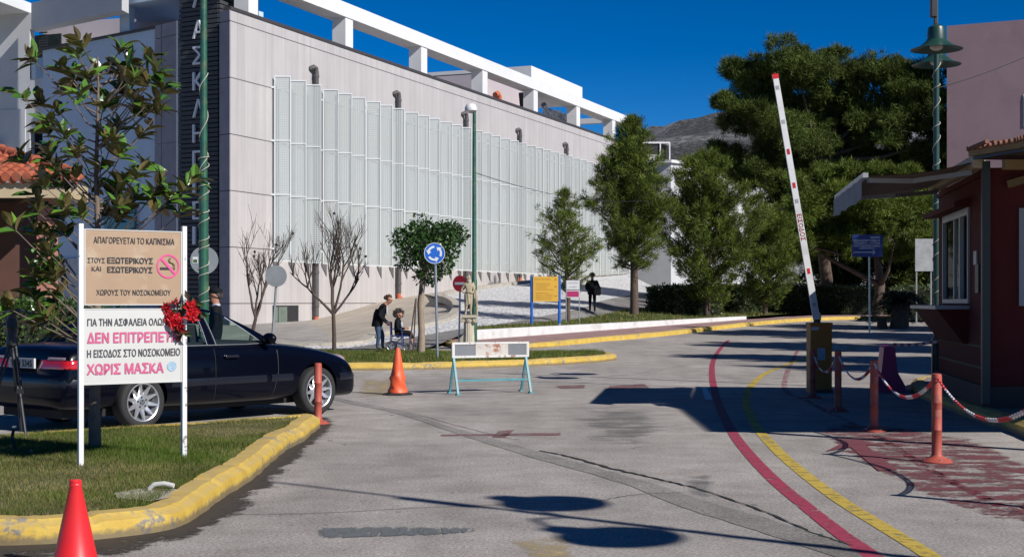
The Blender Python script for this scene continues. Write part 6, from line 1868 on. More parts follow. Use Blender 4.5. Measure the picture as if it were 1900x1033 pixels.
def cable(label, a, b, sag, r_=.012):
    t = thing('cable', label, 'cable', a); mb = MB(); d = Vector(b) - Vector(a)
    mb.tube([d * (i / 24) - Vector((0, 0, sag * 4 * (i / 24) * (1 - i / 24))) for i in range(25)], r_, 5); mb.build('cable', M['cable'], t)
cable('black cable sagging from the slim lamp post towards the pines', ((880 - 950) / F * 46.5 + .06, 46.5, H0 + (HY - 321) / F * 46.5), W(1200, 372, 63), .35)
cable('thin cable rising from the twin lamp past the plum building', (7.2, 24.0, H0 + (HY - 163) / F * 24), W(1990, 62, 26), .08, .008)

M['blue'] = mat('blue_sign_paint', (.012, .11, .48), .4, .05, 3); M['navy_sign'] = mat('navy_sign_paint', (.012, .04, .20), .45, .08, 3)
M['sign_w'] = mat('sign_white', (.60, .61, .62), .5, .03); M['sign_back'] = mat('sign_back_metal', (.27, .29, .30), .5, .1, 4, .3)
M['sign_red'] = mat('sign_red', (.42, .012, .02), .45, .06, 3); M['yellow_sign'] = mat('yellow_sign_panel', (.62, .36, .045), .5, .04, 3); M['brown_print'] = mat('brown_print', (.24, .11, .02), .6)
Rx = Matrix.Rotation(R(90), 4, 'X')
def disc(mb, c, r_, y0, y1, mi=0, n=36):
    mb.lathe([(0, y0), (r_, y0), (r_, y1), (0, y1)], c, n, mat=Matrix.Rotation(R(90), 4, 'X'), mi=mi, cap=False)
# roundabout sign
q = G(812, 667, .15); rs = thing('roundabout_sign', 'round blue sign with three white circling arrows on a grey post', 'traffic sign', q, R(6))
zc = H0 + (HY - 470) / F * q.y - .15; 
mb = MB(); mb.tube([(0, 0, -.1), (-.06, 0, zc + .15)], .032, 10); mb.build('post', M['steel'], rs, smooth=50)
dc = Vector((-.075, -.05, zc)); mb = MB(); disc(mb, dc, .245, -.01, .01); pan = mb.build('panel', M['blue'], rs)
mb = MB()
for k in range(3):
    a0 = R(92 + 120 * k); pts = []
    for i in range(9):
        a = a0 + R(66) * i / 8; pts.append((a, .125, .175))
    L1 = [(dc.x + r1 * math.cos(a), dc.y - .016, dc.z + r1 * math.sin(a)) for a, r1, r2 in pts]; L2 = [(dc.x + r2 * math.cos(a), dc.y - .016, dc.z + r2 * math.sin(a)) for a, r1, r2 in pts]
    mb.grid([L1, L2]); ae = a0 + R(66); pa = lambda r_, a: (dc.x + r_ * math.cos(a), dc.y - .016, dc.z + r_ * math.sin(a))
    mb.add([pa(.085, ae), pa(.215, ae), pa(.15, ae + R(34))], [(0, 1, 2)])
mb.build('arrows', M['sign_w'], pan)
mb = MB(); mb.grid([[(dc.x + r_ * math.cos(a), dc.y - .0155, dc.z + r_ * math.sin(a)) for a in np.linspace(0, 2 * math.pi, 37)] for r_ in (.245, .233)]); mb.build('edging', M['sign_w'], pan)
# leaning post, back of a round sign
q = G(594, 640, .12); ls = thing('round_sign', 'grey back of a round sign on a leaning post between the leafless trees', 'traffic sign', (q.x, 36.2, .1)); s_ = 36.2 / F
mb = MB(); mb.tube([(0, 0, -.1), (12 * s_, 0, 155 * s_)], .032, 8); mb.build('post', M['sign_back'], ls, smooth=50); mb = MB(); disc(mb, Vector((10.5 * s_, -.04, 150 * s_)), 20 * s_, -.01, .01); mb.build('panel', M['sign_back'], ls)
q = W(379, 483, 29.0); ds_ = thing('round_sign', 'pale back of a large round sign with a green sticker behind the flaking green post', 'traffic sign', (q.x, q.y, 0))
mb = MB(); mb.tube([(0, .05, 0), (0, .05, q.z + .2)], .03, 8); mb.build('post', M['steel'], ds_); mb = MB(); disc(mb, Vector((0, 0, q.z)), .285, -.01, .01); pn = mb.build('panel', M['sign_back'], ds_)
mb = MB(); mb.bbox((-.235, -.018, q.z - .06), (-.125, -.013, q.z + .07)); mb.build('sticker', M['sign_w'], pn); mb = MB(); mb.bbox((-.22, -.021, q.z - .045), (-.14, -.0185, q.z + .02)); mb.build('green_print', M['hedge_l'], pn)
# no entry sign seen obliquely
q = W(850, 650, 46.8); ne = thing('no_entry_sign', 'red no entry sign with a white bar turned half away behind the statue', 'traffic sign', (q.x, 46.8, .02), R(-30)); s_ = 46.8 / F
zc = H0 + (HY - 527) * s_
mb = MB(); mb.tube([(0, .05, 0), (.05, .05, zc + .1)], .032, 8); mb.build('post', M['steel'], ne); mb = MB(); disc(mb, Vector((.06, 0, zc)), .265, -.01, .01); pn = mb.build('panel', M['sign_red'], ne)
mb = MB(); mb.bbox((.06 - .18, -.016, zc - .04), (.06 + .18, -.0125, zc + .04)); mb.build('bar', M['sign_w'], pn)
# yellow directory
YD = 53.6; ypx = lambda px: (px - 987) / F * YD; ypz = lambda py: H0 + (HY - py) / F * YD
x0 = (987 - 950) / F * YD; yb = thing('directory_sign', 'yellow hospital directory board between two blue posts behind the white wall', 'sign board', (x0, YD, 0), R(2))
for px, y0, nm in ((986.5, 606, 1), (1038, 603, 2)):
    mb = MB(); mb.tube([(ypx(px), .03, .4), (ypx(px), .03, ypz(512))], .055, 12); mb.build('post', M['blue'], yb, smooth=40)
    mb = MB(); mb.tube([(ypx(px), .03, ypz(512)), (ypx(px), .03, ypz(511))], .06, 12); mb.tube([(ypx(px), .03, .4), (ypx(px), .03, ypz(600))], .06, 12); mb.build('post_collar', M['steel'], yb)
mb = MB(); mb.bbox((ypx(989), -.05, ypz(559)), (ypx(1036), -.01, ypz(513))); yp = mb.build('panel', M['yellow_sign'], yb)
mb = MB()
for s, a, b_, y in (('Εξωτερικά Ιατρεία', 992, 1022, 518), ('Παθολογική Κλινική', 994, 1021, 526.3), ('Καρδιολογική Κλιν.', 994, 1020, 530), ('Ακτινολογικό', 994, 1014, 533.6), ('Χειρουργική Κλινική', 994, 1026, 537.2), ('Μικροβιολογικό', 994, 1018, 543.5), ('Αιμοδοσία - Φαρμακείο', 994, 1026, 547.2), ('Γραφείο Κίνησης Ασθενών', 994, 1025, 550.6), ('Ορθοπαιδική Κλινική', 994, 1023, 554.2)):
    t = text_mb(s, ypx(a), ypx(b_), ypz(y + 1.2), ypz(y - 1.2), y=-.053); mb.add(t.v, t.f)
for y in (518.5, 531.5, 549):
    c = (ypx(1033), ypz(y)); mb.add([(c[0] - .05, -.053, c[1] + .01), (c[0] - .05, -.053, c[1] - .01), (c[0] + .01, -.053, c[1] - .01), (c[0] + .01, -.053, c[1] + .01)], [(0, 1, 2, 3)]); mb.add([(c[0] - .05, -.053, c[1] + .035), (c[0] - .05, -.053, c[1] - .035), (c[0] - .09, -.053, c[1])], [(0, 1, 2)])
mb.build('lettering', M['brown_print'], yp)
# small white sign with a pink band
SD = 56.5; ss = thing('small_sign', 'small white sign with a crimson band beside the yellow directory', 'sign board', ((1052 - 950) / F * SD, SD, 0)); sx_ = lambda px: (px - 1052) / F * SD; szz = lambda py: H0 + (HY - py) / F * SD
for px in (1050.5, 1075): mb = MB(); mb.tube([(sx_(px), .03, .45), (sx_(px), .03, szz(520))], .02, 8); mb.build('post', M['steel'], ss)
mb = MB(); mb.bbox((sx_(1051), -.02, szz(552)), (sx_(1075), .0, szz(538.5))); mb.bbox((sx_(1051), -.02, szz(537)), (sx_(1075), 0, szz(520))); o = mb.build('panel', M['sign_w'], ss); mb = MB(); mb.bbox((sx_(1052), -.026, szz(550.5)), (sx_(1074), -.021, szz(540))); mb.build('band', M['magenta'], o)
mb = MB(); t = text_mb('ΠΑΘΟΛΟΓΙΚΗ', sx_(1055), sx_(1072), szz(526), szz(523.5), y=-.024); mb.add(t.v, t.f); t = text_mb('ΚΛΙΝΙΚΗ', sx_(1056), sx_(1070), szz(533.5), szz(531), y=-.024); mb.add(t.v, t.f); mb.build('lettering', M['reflect_grey'], o)
# navy arrow sign
ND = 57.0; nx = lambda px: (px - 1614) / F * ND; nz = lambda py: H0 + (HY - py) / F * ND
ns = thing('direction_sign', 'navy sign with white Greek lettering and a right pointing arrow on a single post', 'traffic sign', ((1614 - 950) / F * ND, ND, 0))
mb = MB(); mb.tube([(0, .03, .1), (-.03, .03, nz(440))], .035, 10); mb.build('post', M['steel'], ns)
mb = MB(); mb.bbox((nx(1581), -.03, nz(476.5)), (nx(1637), 0, nz(435.5))); o = mb.build('panel', M['navy_sign'], ns)
mb = MB()
for s, a, b_, y0, y1 in (('ΚΕΝΤΡΟ', 1615, 1632, 438.8, 442.6), ('ΕΜΒΟΛΙΑΣΜΟΥ COVID-19', 1584, 1632, 444.2, 448.2), ('ΠΑΙΔΙΩΝ 5 - 11 ΕΤΩΝ', 1584, 1632, 449.2, 453), ('ΚΤΙΡΙΟ ΠΑΙΔΙΑΤΡΙΚΗΣ ΚΛΙΝΙΚΗΣ', 1584, 1633, 454.4, 458), ('( ΒΕΝΙΖΕΛΕΙΟ )', 1594, 1624, 459, 462.6)):
    t = text_mb(s, nx(a), nx(b_), nz(y1), nz(y0), bold=.02, y=-.034); mb.add(t.v, t.f)
mb.bbox((nx(1583), -.036, nz(468.6)), (nx(1622), -.033, nz(467.2))); 
for sg in (-1, 1): mb.beam((nx(1623.5), -.035, nz(467.8)), (nx(1619), -.035, nz(467.8 + sg * 3.6)), .003, .045, up=(0, 1, 0)) if False else mb.add([(nx(1623.8), -.0355, nz(467.8)), (nx(1622), -.0355, nz(467.8)), (nx(1618.5), -.0355, nz(467.8 + sg * 4.0)), (nx(1619.8), -.0355, nz(467.8 + sg * 4.3))], [(0, 1, 2, 3)])
mb.build('lettering', M['sign_w'], o)
# pale back of a board and a parked silver car beyond the hedge
bb = thing('board_back', 'plain grey weathered board standing just left of the kiosk window', 'board', ((1714 - 950) / F * 66, 66, .4)); s_ = 66 / F
mb = MB(); mb.bbox((-16 * s_, -.02, H0 - .4 + (HY - 503) * s_), (17 * s_, .02, H0 - .4 + (HY - 443) * s_)); mb.build('panel', mat('weathered_board', (.30, .31, .32), .8, .15, 3, dirt=(.18, .18, .18), dirt_amt=.5), bb)
for px in (-13, 14): mb = MB(); mb.bbox((px * s_ - .03, .02, 0), (px * s_ + .03, .06, H0 - .4 + (HY - 445) * s_)); mb.build('post', M['steel'], bb)
sc2 = thing('parked_car', 'silver car half hidden behind the hedge left of the kiosk', 'car', ((1712 - 950) / F * 92, 92, .95))
M['silver'] = mat('silver_paint', (.42, .43, .45), .3, .05, 2, .4, coat=.6)
mb = MB(); rws = []
for x, zs, w in ((-2.1, .55, .6), (-2.0, .95, .8), (-1.2, 1.02, .85), (.5, 1.0, .86), (1.2, .95, .85), (1.9, .78, .8), (2.15, .5, .6)):
    rws.append([(x, -w, .25), (x, -w * 1.02, zs * .6), (x, -w * .93, zs), (x, 0, zs + .03), (x, w * .93, zs), (x, w * 1.02, zs * .6), (x, w, .25)])
mb.grid(rws); mb.build('body', M['silver'], sc2, smooth=60)
mb = MB(); rws = []
for x, z, w in ((-1.5, 1.0, .75), (-.9, 1.42, .6), (.1, 1.5, .6), (.7, 1.42, .6), (1.3, .98, .75)): rws.append([(x, -w - .05, .95), (x, -w, z), (x, 0, z + .05), (x, w, z), (x, w + .05, .95)])
mb.grid(rws); cb = mb.build('cabin', M['silver'], sc2, smooth=60)
mb = MB(); mb.add([(-1.15, -.79, 1.0), (1.0, -.79, 1.0), (.55, -.66, 1.38), (-.8, -.66, 1.38)], [(0, 1, 2, 3)]); mb.add([(1.32, -.7, 1.02), (1.32, .7, 1.02), (.75, .55, 1.42), (.75, -.55, 1.42)], [(0, 1, 2, 3)]); mb.build('window', M['glass_dark'], cb)
for x in (-1.3, 1.3):
    for sg in (-1, 1): mb = MB(); mb.lathe([(.0, -.1), (.3, -.1), (.31, 0), (.3, .1), (0, .1)], (x, sg * .8, .31), 24, mat=Rx, cap=False); mb.build('wheel', M['tyre'], sc2)
wsn = thing('small_sign', 'small white panel with dark print above the long hedge', 'sign board', ((1388 - 950) / F * 88, 88, .8)); s_ = 88 / F
mb = MB(); mb.bbox((-9 * s_, -.02, H0 - .8 + (HY - 531) * s_), (9 * s_, 0, H0 - .8 + (HY - 514) * s_)); o = mb.build('panel', M['sign_w'], wsn); mb = MB(); mb.tube([(0, .02, 0), (0, .02, 1.6)], .03, 8); mb.build('post', M['steel'], wsn)

# tripod at the left edge
td_ = 14.6; tx = lambda px: (px - 34) / F * td_; tz = lambda py: H0 - .13 + (HY - py) / F * td_
tr_ = thing('camera_tripod', 'black camera tripod standing on the lawn at the left edge', 'tripod', ((34 - 950) / F * td_, td_, .13))
for a, b_ in (((tx(26), 0, tz(640)), (tx(64), -.25, 0)), ((tx(20), 0, tz(640)), (tx(-30), -.1, 0)), ((tx(22), .05, tz(640)), (tx(5), .55, 0))):
    a = Vector(a); b_ = Vector(b_); m_ = a.lerp(b_, .5); s_ = (b_ - a).cross(Vector((0, 1, 0))).normalized() * .018
    mb = MB(); mb.tube([a + s_, m_ + s_], .012, 8); mb.tube([a - s_, m_ - s_], .012, 8); mb.tube([m_, b_], .014, 8); mb.box(m_, (.06, .04, .05)); mb.build('leg', M['dark_metal'], tr_)
mb = MB(); mb.lathe([(.03, tz(640) - .03), (.06, tz(640)), (.05, tz(612)), (.06, tz(606)), (.045, tz(590)), (.05, tz(580))], (tx(22), 0, 0), 14); mb.bbox((tx(-8), -.05, tz(580)), (tx(44), .05, tz(573))); mb.tube([(tx(22), 0, tz(585)), (tx(-10), -.1, tz(625))], .01, 6); mb.build('pan_head', M['dark_metal'], tr_, bevel=.004)
# ================================================================== PEOPLE AND STATUE
M['skin'] = mat('skin', (.36, .17, .11), .55, .08, 12)
M['jacket'] = mat('black_jacket', (.010, .011, .014), .85, .3, 6, spec=.08)
M['jeans'] = mat('blue_jeans', (.028, .055, .105), .85, .45, 7)
M['trouser'] = mat('dark_trousers', (.010, .010, .012), .9, .2, 6, spec=.08)
M['shoe'] = mat('black_shoe', (.012, .012, .012), .5)
M['hair_brown'] = mat('brown_hair', (.065, .032, .018), .8, .4, 30)
M['hair_grey'] = mat('dark_grey_hair', (.045, .038, .036), .85, .5, 30)
M['shirt'] = mat('pale_shirt', (.42, .43, .48), .8)
M['stone_statue'] = mat('weathered_statue_stone', (.37, .32, .225), .85, .2, 9, dirt=(.07, .055, .035), dirt_amt=.85, dscale=9, bmp=.3)
M['stone_col'] = mat('cream_column_stone', (.44, .40, .31), .85, .1, 6, dirt=(.20, .17, .12), dirt_amt=.6, dscale=4)

STAND = dict(pelvis=(0, 0, .93, .135), waist=(0, 0, 1.08, .13), chest=(0, 0, 1.28, .155), collar=(0, 0, 1.42, .10), neck=(0, .0, 1.50, .058), jaw=(-.0, -.015, 1.585, .070), head=(0, 0, 1.66, .092), crown=(0, .01, 1.72, .070),
             shL=(-.18, 0, 1.40, .070), shR=(.18, 0, 1.40, .070), elL=(-.25, .02, 1.13, .050), elR=(.25, .02, 1.13, .050), wrL=(-.25, -.06, .90, .034), wrR=(.25, -.06, .90, .034),
             hipL=(-.09, 0, .90, .105), hipR=(.09, 0, .90, .105), knL=(-.10, -.02, .50, .068), knR=(.10, -.02, .50, .068), anL=(-.10, .02, .09, .044), anR=(.10, .02, .09, .044), toL=(-.11, -.15, .04, .036), toR=(.11, -.15, .04, .036))
EDG = [('pelvis', 'waist', 'top'), ('waist', 'chest', 'top'), ('chest', 'collar', 'top'), ('collar', 'neck', 'skin'), ('neck', 'jaw', 'skin'), ('jaw', 'head', 'skin'), ('head', 'crown', 'skin'),
       ('chest', 'shL', 'top'), ('chest', 'shR', 'top'), ('shL', 'elL', 'top'), ('shR', 'elR', 'top'), ('elL', 'wrL', 'top'), ('elR', 'wrR', 'top'),
       ('pelvis', 'hipL', 'legs'), ('pelvis', 'hipR', 'legs'), ('hipL', 'knL', 'legs'), ('hipR', 'knR', 'legs'), ('knL', 'anL', 'legs'), ('knR', 'anR', 'legs'), ('anL', 'toL', 'shoe'), ('anR', 'toR', 'shoe')]

def figure(par, J, mats, face=(0, -1, 0), grip=0.5, hand_dir=None, bare_shin=False, sub=2, scale=1.0):
    """one continuous skinned body; mats maps top/skin/legs/shoe to materials"""
    fwd = Vector(face).normalized(); names = list(J); idx = {n: i for i, n in enumerate(names)}
    vs = [Vector(J[n][:3]) for n in names]; rad = [J[n][3] for n in names]; es = []; reg = []
    for a, b, r_ in EDG: es.append((idx[a], idx[b])); reg.append(r_)
    # nose and brow grow out of the head, fingers out of the wrists
    def addv(p, r_): vs.append(Vector(p)); rad.append(r_); return len(vs) - 1
    hd = Vector(J['head'][:3]); jw = Vector(J['jaw'][:3]); hr = J['head'][3]
    side = fwd.cross((hd - jw).normalized()).normalized()
    n1 = addv(jw.lerp(hd, .55) + fwd * hr * 1.22, .016); es.append((idx['head'], n1)); reg.append('skin')
    ch = addv(jw + fwd * hr * .62 - (hd - jw) * .35, .030); es.append((idx['jaw'], ch)); reg.append('skin')
    for sg in (-1, 1):
        e_ = addv(hd + side * sg * hr * 1.05 - (hd - jw) * .25, .018); es.append((idx['head'], e_)); reg.append('skin')
    for sd_, s_ in (('L', -1), ('R', 1)):
        w = Vector(J['wr' + sd_][:3]); el = Vector(J['el' + sd_][:3]); d = (w - el).normalized()
        if hand_dir and sd_ in hand_dir: d = Vector(hand_dir[sd_]).normalized()
        ac = d.cross(fwd); ac = ac.normalized() if ac.length > .1 else Vector((1, 0, 0)); cu = d.cross(ac).normalized()
        if cu.dot(fwd) < 0: cu = -cu
        pm = addv(w + d * .055, .030); es.append((idx['wr' + sd_], pm)); reg.append('skin')
        for k, (o, L_) in enumerate(((-.027, .062), (-.009, .074), (.009, .070), (.027, .056))):
            k1 = addv(w + d * .095 + ac * o, .0105); k2 = addv(w + d * (.095 + L_ * .5) + ac * o + cu * L_ * .25 * grip * 2, .0095); k3 = addv(w + d * (.095 + L_ * .6) + ac * o + cu * L_ * .9 * grip * 1.4, .0085)
            es += [(pm, k1), (k1, k2), (k2, k3)]; reg += ['skin'] * 3
        t1 = addv(w + d * .05 + ac * -.040 + cu * .015, .0115); t2 = addv(w + d * .085 + ac * -.048 + cu * .04, .0095); es += [(pm, t1), (t1, t2)]; reg += ['skin'] * 2
    me = bpy.data.meshes.new('body'); me.from_pydata([tuple(v) for v in vs], es, []); me.update()
    o = bpy.data.objects.new('body', me); COL.objects.link(o)
    sk = o.modifiers.new('skin', 'SKIN'); sk.use_smooth_shade = True
    for i, sv in enumerate(me.skin_vertices[0].data):
        sv.radius = (rad[i], rad[i]); sv.use_root = (i == idx['pelvis'])
    ss = o.modifiers.new('sub', 'SUBSURF'); ss.levels = sub
    m2 = evaluated_mesh(o); bpy.data.objects.remove(o); bpy.data.meshes.remove(me)
    keys = ['top', 'skin', 'legs', 'shoe', 'shin']; m2.materials.clear()
    for k in keys: m2.materials.append(mats.get(k, mats['skin']))
    A = np.array([vs[a][:] for a, b in es]); B = np.array([vs[b][:] for a, b in es]); RA = np.array([rad[a] for a, b in es]); RB = np.array([rad[b] for a, b in es])
    cen = np.array([p.center[:] for p in m2.polygons]); AB = B - A; L2 = (AB ** 2).sum(1) + 1e-9
    t = np.clip(((cen[:, None] - A) * AB).sum(2) / L2, 0, 1); dist = np.linalg.norm(cen[:, None] - (A + t[..., None] * AB), axis=2) - (RA + (RB - RA) * t) * .8
    k = dist.argmin(1); mi = [keys.index(reg[q]) for q in k]
    if bare_shin:
        for f, q in enumerate(k):
            if es[q] in ((idx['knL'], idx['anL']), (idx['knR'], idx['anR'])) and t[f, q] > .45: mi[f] = 4
    m2.polygons.foreach_set('material_index', mi); m2.polygons.foreach_set('use_smooth', [True] * len(m2.polygons))
    b = bpy.data.objects.new('body', m2); COL.objects.link(b); b.parent = par
    return b

def upd(**k): d = dict(STAND); d.update(k); return d
def eyes(par, J, face, m='ink'):
    f = Vector(face).normalized(); hd = Vector(J['head'][:3]); jw = Vector(J['jaw'][:3]); s_ = f.cross((hd - jw).normalized()).normalized(); hr = J['head'][3]; c = jw.lerp(hd, .85)
    mb = MB()
    for sg in (-1, 1): mb.ell(c + f * hr * .93 + s_ * sg * .034, (.013, .013, .009), 8, 6)
    mb.build('eyes', M[m], par, smooth=60)
    mb = MB(); mb.ell(jw + f * hr * .80 - (hd - jw) * .12, (.024, .012, .007), 8, 6); mb.build('mouth', mat('lips', (.22, .07, .06), .6), par, smooth=60)
def hair(par, J, m, r_=(.108, .112, .10), back=(0, .02, .02), n=260, L=.10, seed=1, face=(0, -1, 0), low=-.2, curl=.5):
    rd = random.Random(seed); mb = MB(); c = Vector(J['head'][:3]) + Vector(back); f = Vector(face).normalized()
    mb.ell(c, r_, 16, 10)
    for k in range(n):
        v = Vector((rd.gauss(0, 1), rd.gauss(0, 1), rd.gauss(.2, .8))).normalized()
        if v.dot(f) > .45 and v.z < .55 or v.z < low: continue
        p = c + Vector((v.x * r_[0], v.y * r_[1], v.z * r_[2])) * .92; d = (v * .5 + Vector((rd.gauss(0, curl), rd.gauss(0, curl), -.6 + rd.gauss(0, curl)))).normalized()
        mb.tube([p, p + d * L * .5 + v * .02, p + d * L], [.014, .012, .004], 4, cap=False)
    return mb.build('hair', M[m], par, smooth=60)

# --- man pushing the wheelchair
PD = 43.4
mx = (702 - 950) / F * PD
man = thing('person', 'man in black jacket and faded jeans leaning forward to push a wheelchair', 'person', (mx, PD, .012))
fm = Vector((.80, -.60, -.12))
J = upd(pelvis=(-.05, 0, .88, .135), waist=(0, 0, 1.02, .14), chest=(.09, 0, 1.21, .165), collar=(.18, 0, 1.37, .10), neck=(.25, 0, 1.44, .06), jaw=(.335, -.01, 1.50, .070), head=(.34, 0, 1.575, .093), crown=(.32, .005, 1.635, .072),
        shL=(.15, .19, 1.34, .078), shR=(.15, -.19, 1.34, .078), elL=(.03, .26, 1.09, .058), elR=(.05, -.27, 1.08, .058), wrL=(.25, .2, .88, .036), wrR=(.24, -.2, .87, .036),
        hipL=(-.04, .09, .86, .11), hipR=(-.04, -.09, .86, .11), knL=(.12, .10, .47, .072), knR=(.02, -.10, .47, .074), anL=(.12, .1, .09, .046), anR=(-.03, -.1, .10, .048), toL=(.28, .1, .045, .038), toR=(.11, -.12, .045, .038))
figure(man, J, dict(top=M['jacket'], skin=M['skin'], legs=M['jeans'], shoe=M['shoe']), face=fm, grip=.9)
eyes(man, J, fm); hair(man, J, 'hair_brown', (.098, .098, .085), (-.04, .03, .035), 240, .06, 2, fm)
mb = MB(); mb.lathe([(.165, .74), (.18, .80), (.19, .98), (.20, 1.15), (.17, 1.28)], (0, 0, 0), 18, cap=False)
mb.v = [(x * .95 + (z - .74) * .24 - .05, y * 1.15, z) for x, y, z in mb.v]; mb.build('jacket', M['jacket'], man, smooth=60)
mb = MB(); mb.ell((.27, -.10, 1.22), (.025, .05, .16)); mb.build('shirt_front', M['shirt'], man, smooth=60)
# --- woman in the wheelchair
wm = thing('person', 'seated woman with curly dark hair and black coat in a wheelchair', 'person', (mx, PD, .012))
fw = Vector((.55, -.83, -.05))
J = upd(pelvis=(.56, 0, .52, .15), waist=(.565, 0, .65, .15), chest=(.58, 0, .80, .165), collar=(.60, 0, .93, .10), neck=(.615, 0, .985, .058), jaw=(.65, -.03, 1.04, .068), head=(.645, -.01, 1.11, .090), crown=(.635, 0, 1.17, .07),
        shL=(.60, .18, .90, .078), shR=(.60, -.18, .90, .078), elL=(.60, .25, .66, .058), elR=(.60, -.27, .66, .06), wrL=(.80, .10, .68, .034), wrR=(.80, -.12, .68, .034),
        hipL=(.60, .1, .52, .125), hipR=(.60, -.1, .52, .125), knL=(.98, .1, .56, .085), knR=(.98, -.11, .55, .085), anL=(1.05, .1, .18, .046), anR=(1.06, -.11, .17, .046), toL=(1.20, .1, .15, .036), toR=(1.21, -.12, .14, .036))
figure(wm, J, dict(top=M['jacket'], skin=M['skin'], legs=M['trouser'], shoe=M['shoe'], shin=M['skin']), face=fw, grip=.5, bare_shin=True)
eyes(wm, J, fw); hair(wm, J, 'hair_grey', (.108, .108, .095), (-.03, .04, .035), 420, .10, 3, fw, -.75, .7)
mb = MB(); mb.ell((.72, -.13, .80), (.035, .045, .09)); mb.build('blouse', M['shirt'], wm, smooth=60)
# --- wheelchair
M['wc_blue'] = mat('blue_tube_frame', (.015, .03, .16), .4, .1, 5, spec=.6)
wc = thing('wheelchair', 'blue framed transport wheelchair with small grey wheels', 'wheelchair', (mx, PD, .012))
mb = MB()
for y in (-.24, .24):
    mb.tube([(.25, y, .86), (.34, y, .88), (.38, y, .80), (.40, y, .46), (.36, y, .20)], .014, 8); mb.tube([(.40, y, .46), (.92, y, .46), (1.0, y, .40), (1.08, y, .12)], .014, 8)
    mb.tube([(.42, y, .66), (.70, y, .68), (.74, y, .62), (.74, y, .14)], .014, 8); mb.tube([(.38, y, .30), (.80, y, .16)], .012, 8); mb.box((1.12, y * .5, .09), (.18, .18, .015))
for a, b_ in (((.45, -.24, .16), (.75, .24, .44)), ((.45, .24, .16), (.75, -.24, .44))): mb.tube([a, b_], .012, 6)
mb.build('frame', M['wc_blue'], wc, smooth=50)
mb = MB(); mb.box((.66, 0, .455), (.5, .46, .03)); mb.box((.39, 0, .68), (.03, .46, .40)); mb.build('seat', M['trouser'], wc)
for x, y, r_ in ((.40, -.27, .15), (.40, .27, .15), (.86, -.25, .10), (.86, .25, .10)):
    mb = MB(); mb.lathe([(r_ - .03, -.018), (r_, -.015), (r_, .015), (r_ - .03, .018)], (x, y, r_), 28, mat=Matrix.Rotation(R(90), 4, 'X'), cap=False); w_ = mb.build('wheel', M['black'], wc, smooth=40)
    mb = MB(); mb.lathe([(r_ - .03, -.012), (r_ - .045, 0), (r_ - .03, .012)], (x, y, r_), 28, mat=Matrix.Rotation(R(90), 4, 'X'), cap=False)
    for k in range(5): mb.beam((x, y, r_), (x + math.cos(k * 1.257) * (r_ - .035), y, r_ + math.sin(k * 1.257) * (r_ - .035)), .02, .02, up=(0, 1, 0))
    mb.build('rim', M['steel'], w_)
# --- walker with the bag on the path
WDp = 64.5
wk_ = thing('person', 'person in dark clothes walking away up the path with a shoulder bag', 'person', W(1099, 579.5, WDp), R(180))
J = upd(knR=(.10, -.06, .50, .072), anR=(.10, -.14, .12, .048), toR=(.11, -.29, .07, .038), knL=(-.10, .03, .49, .072), anL=(-.10, .14, .12, .048), toL=(-.11, .0, .05, .038), elL=(-.30, .03, 1.15, .062), elR=(.30, .03, 1.15, .062), wrL=(-.22, -.14, 1.02, .036), wrR=(.22, -.14, 1.02, .036), chest=(0, 0, 1.28, .175), shL=(-.20, 0, 1.40, .085), shR=(.20, 0, 1.40, .085), waist=(0, 0, 1.08, .155), head=(0, -.02, 1.67, .098), crown=(0, -.02, 1.74, .078))
figure(wk_, J, dict(top=M['jacket'], skin=M['skin'], legs=M['trouser'], shoe=M['shoe']))
mb = MB(); mb.lathe([(.20, .82), (.21, .95), (.215, 1.15), (.20, 1.32), (.12, 1.44)], (0, .0, 0), 20, cap=False); mb.v = [(x * 1.08, y * .82, z) for x, y, z in mb.v]; mb.build('jacket', M['jacket'], wk_, smooth=60)
hair(wk_, J, 'hair_grey', (.105, .105, .10), (0, .015, .03), 150, .05, 5)
bg_ = thing('shoulder_bag', 'bulky black bag slung at the right hip of the walking person', 'bag', W(1108, 579.5, WDp - .25))
mb = MB(); mb.box((0, 0, .98), (.34, .22, .42)); mb.build('bag_body', M['trouser'], bg_, bevel=.07, seg=3)
mb = MB(); mb.tube([(-.15, .0, 1.1), (-.30, .05, 1.36), (-.33, .25, 1.46)], .018, 6); mb.build('strap', M['trouser'], bg_)
# --- man with a cap behind the car
CD = 24.6
cm = thing('person', 'man in a dark cap and jacket facing left behind the car roof', 'person', ((400 - 950) / F * CD, CD, 0), R(-80))
J = upd(head=(0, 0, 1.62, .095), jaw=(0, -.015, 1.545, .07), crown=(0, .01, 1.68, .072), neck=(0, .01, 1.46, .058), collar=(0, .02, 1.38, .10))
figure(cm, J, dict(top=M['jacket'], skin=M['skin'], legs=M['trouser'], shoe=M['shoe']))
eyes(cm, J, (0, -1, 0)); hair(cm, J, 'hair_grey', (.10, .10, .085), (0, .03, .005), 40, .03, 6)
mb = MB(); mb.ell((0, .01, 1.675), (.108, .12, .075)); mb.box((0, -.12, 1.66), (.15, .12, .015)); mb.build('cap', M['jacket'], cm, smooth=60)
mb = MB(); mb.lathe([(.085, 1.36), (.075, 1.43), (.068, 1.47)], (0, .01, 0), 14, cap=False); mb.build('collar', M['shirt'], cm)

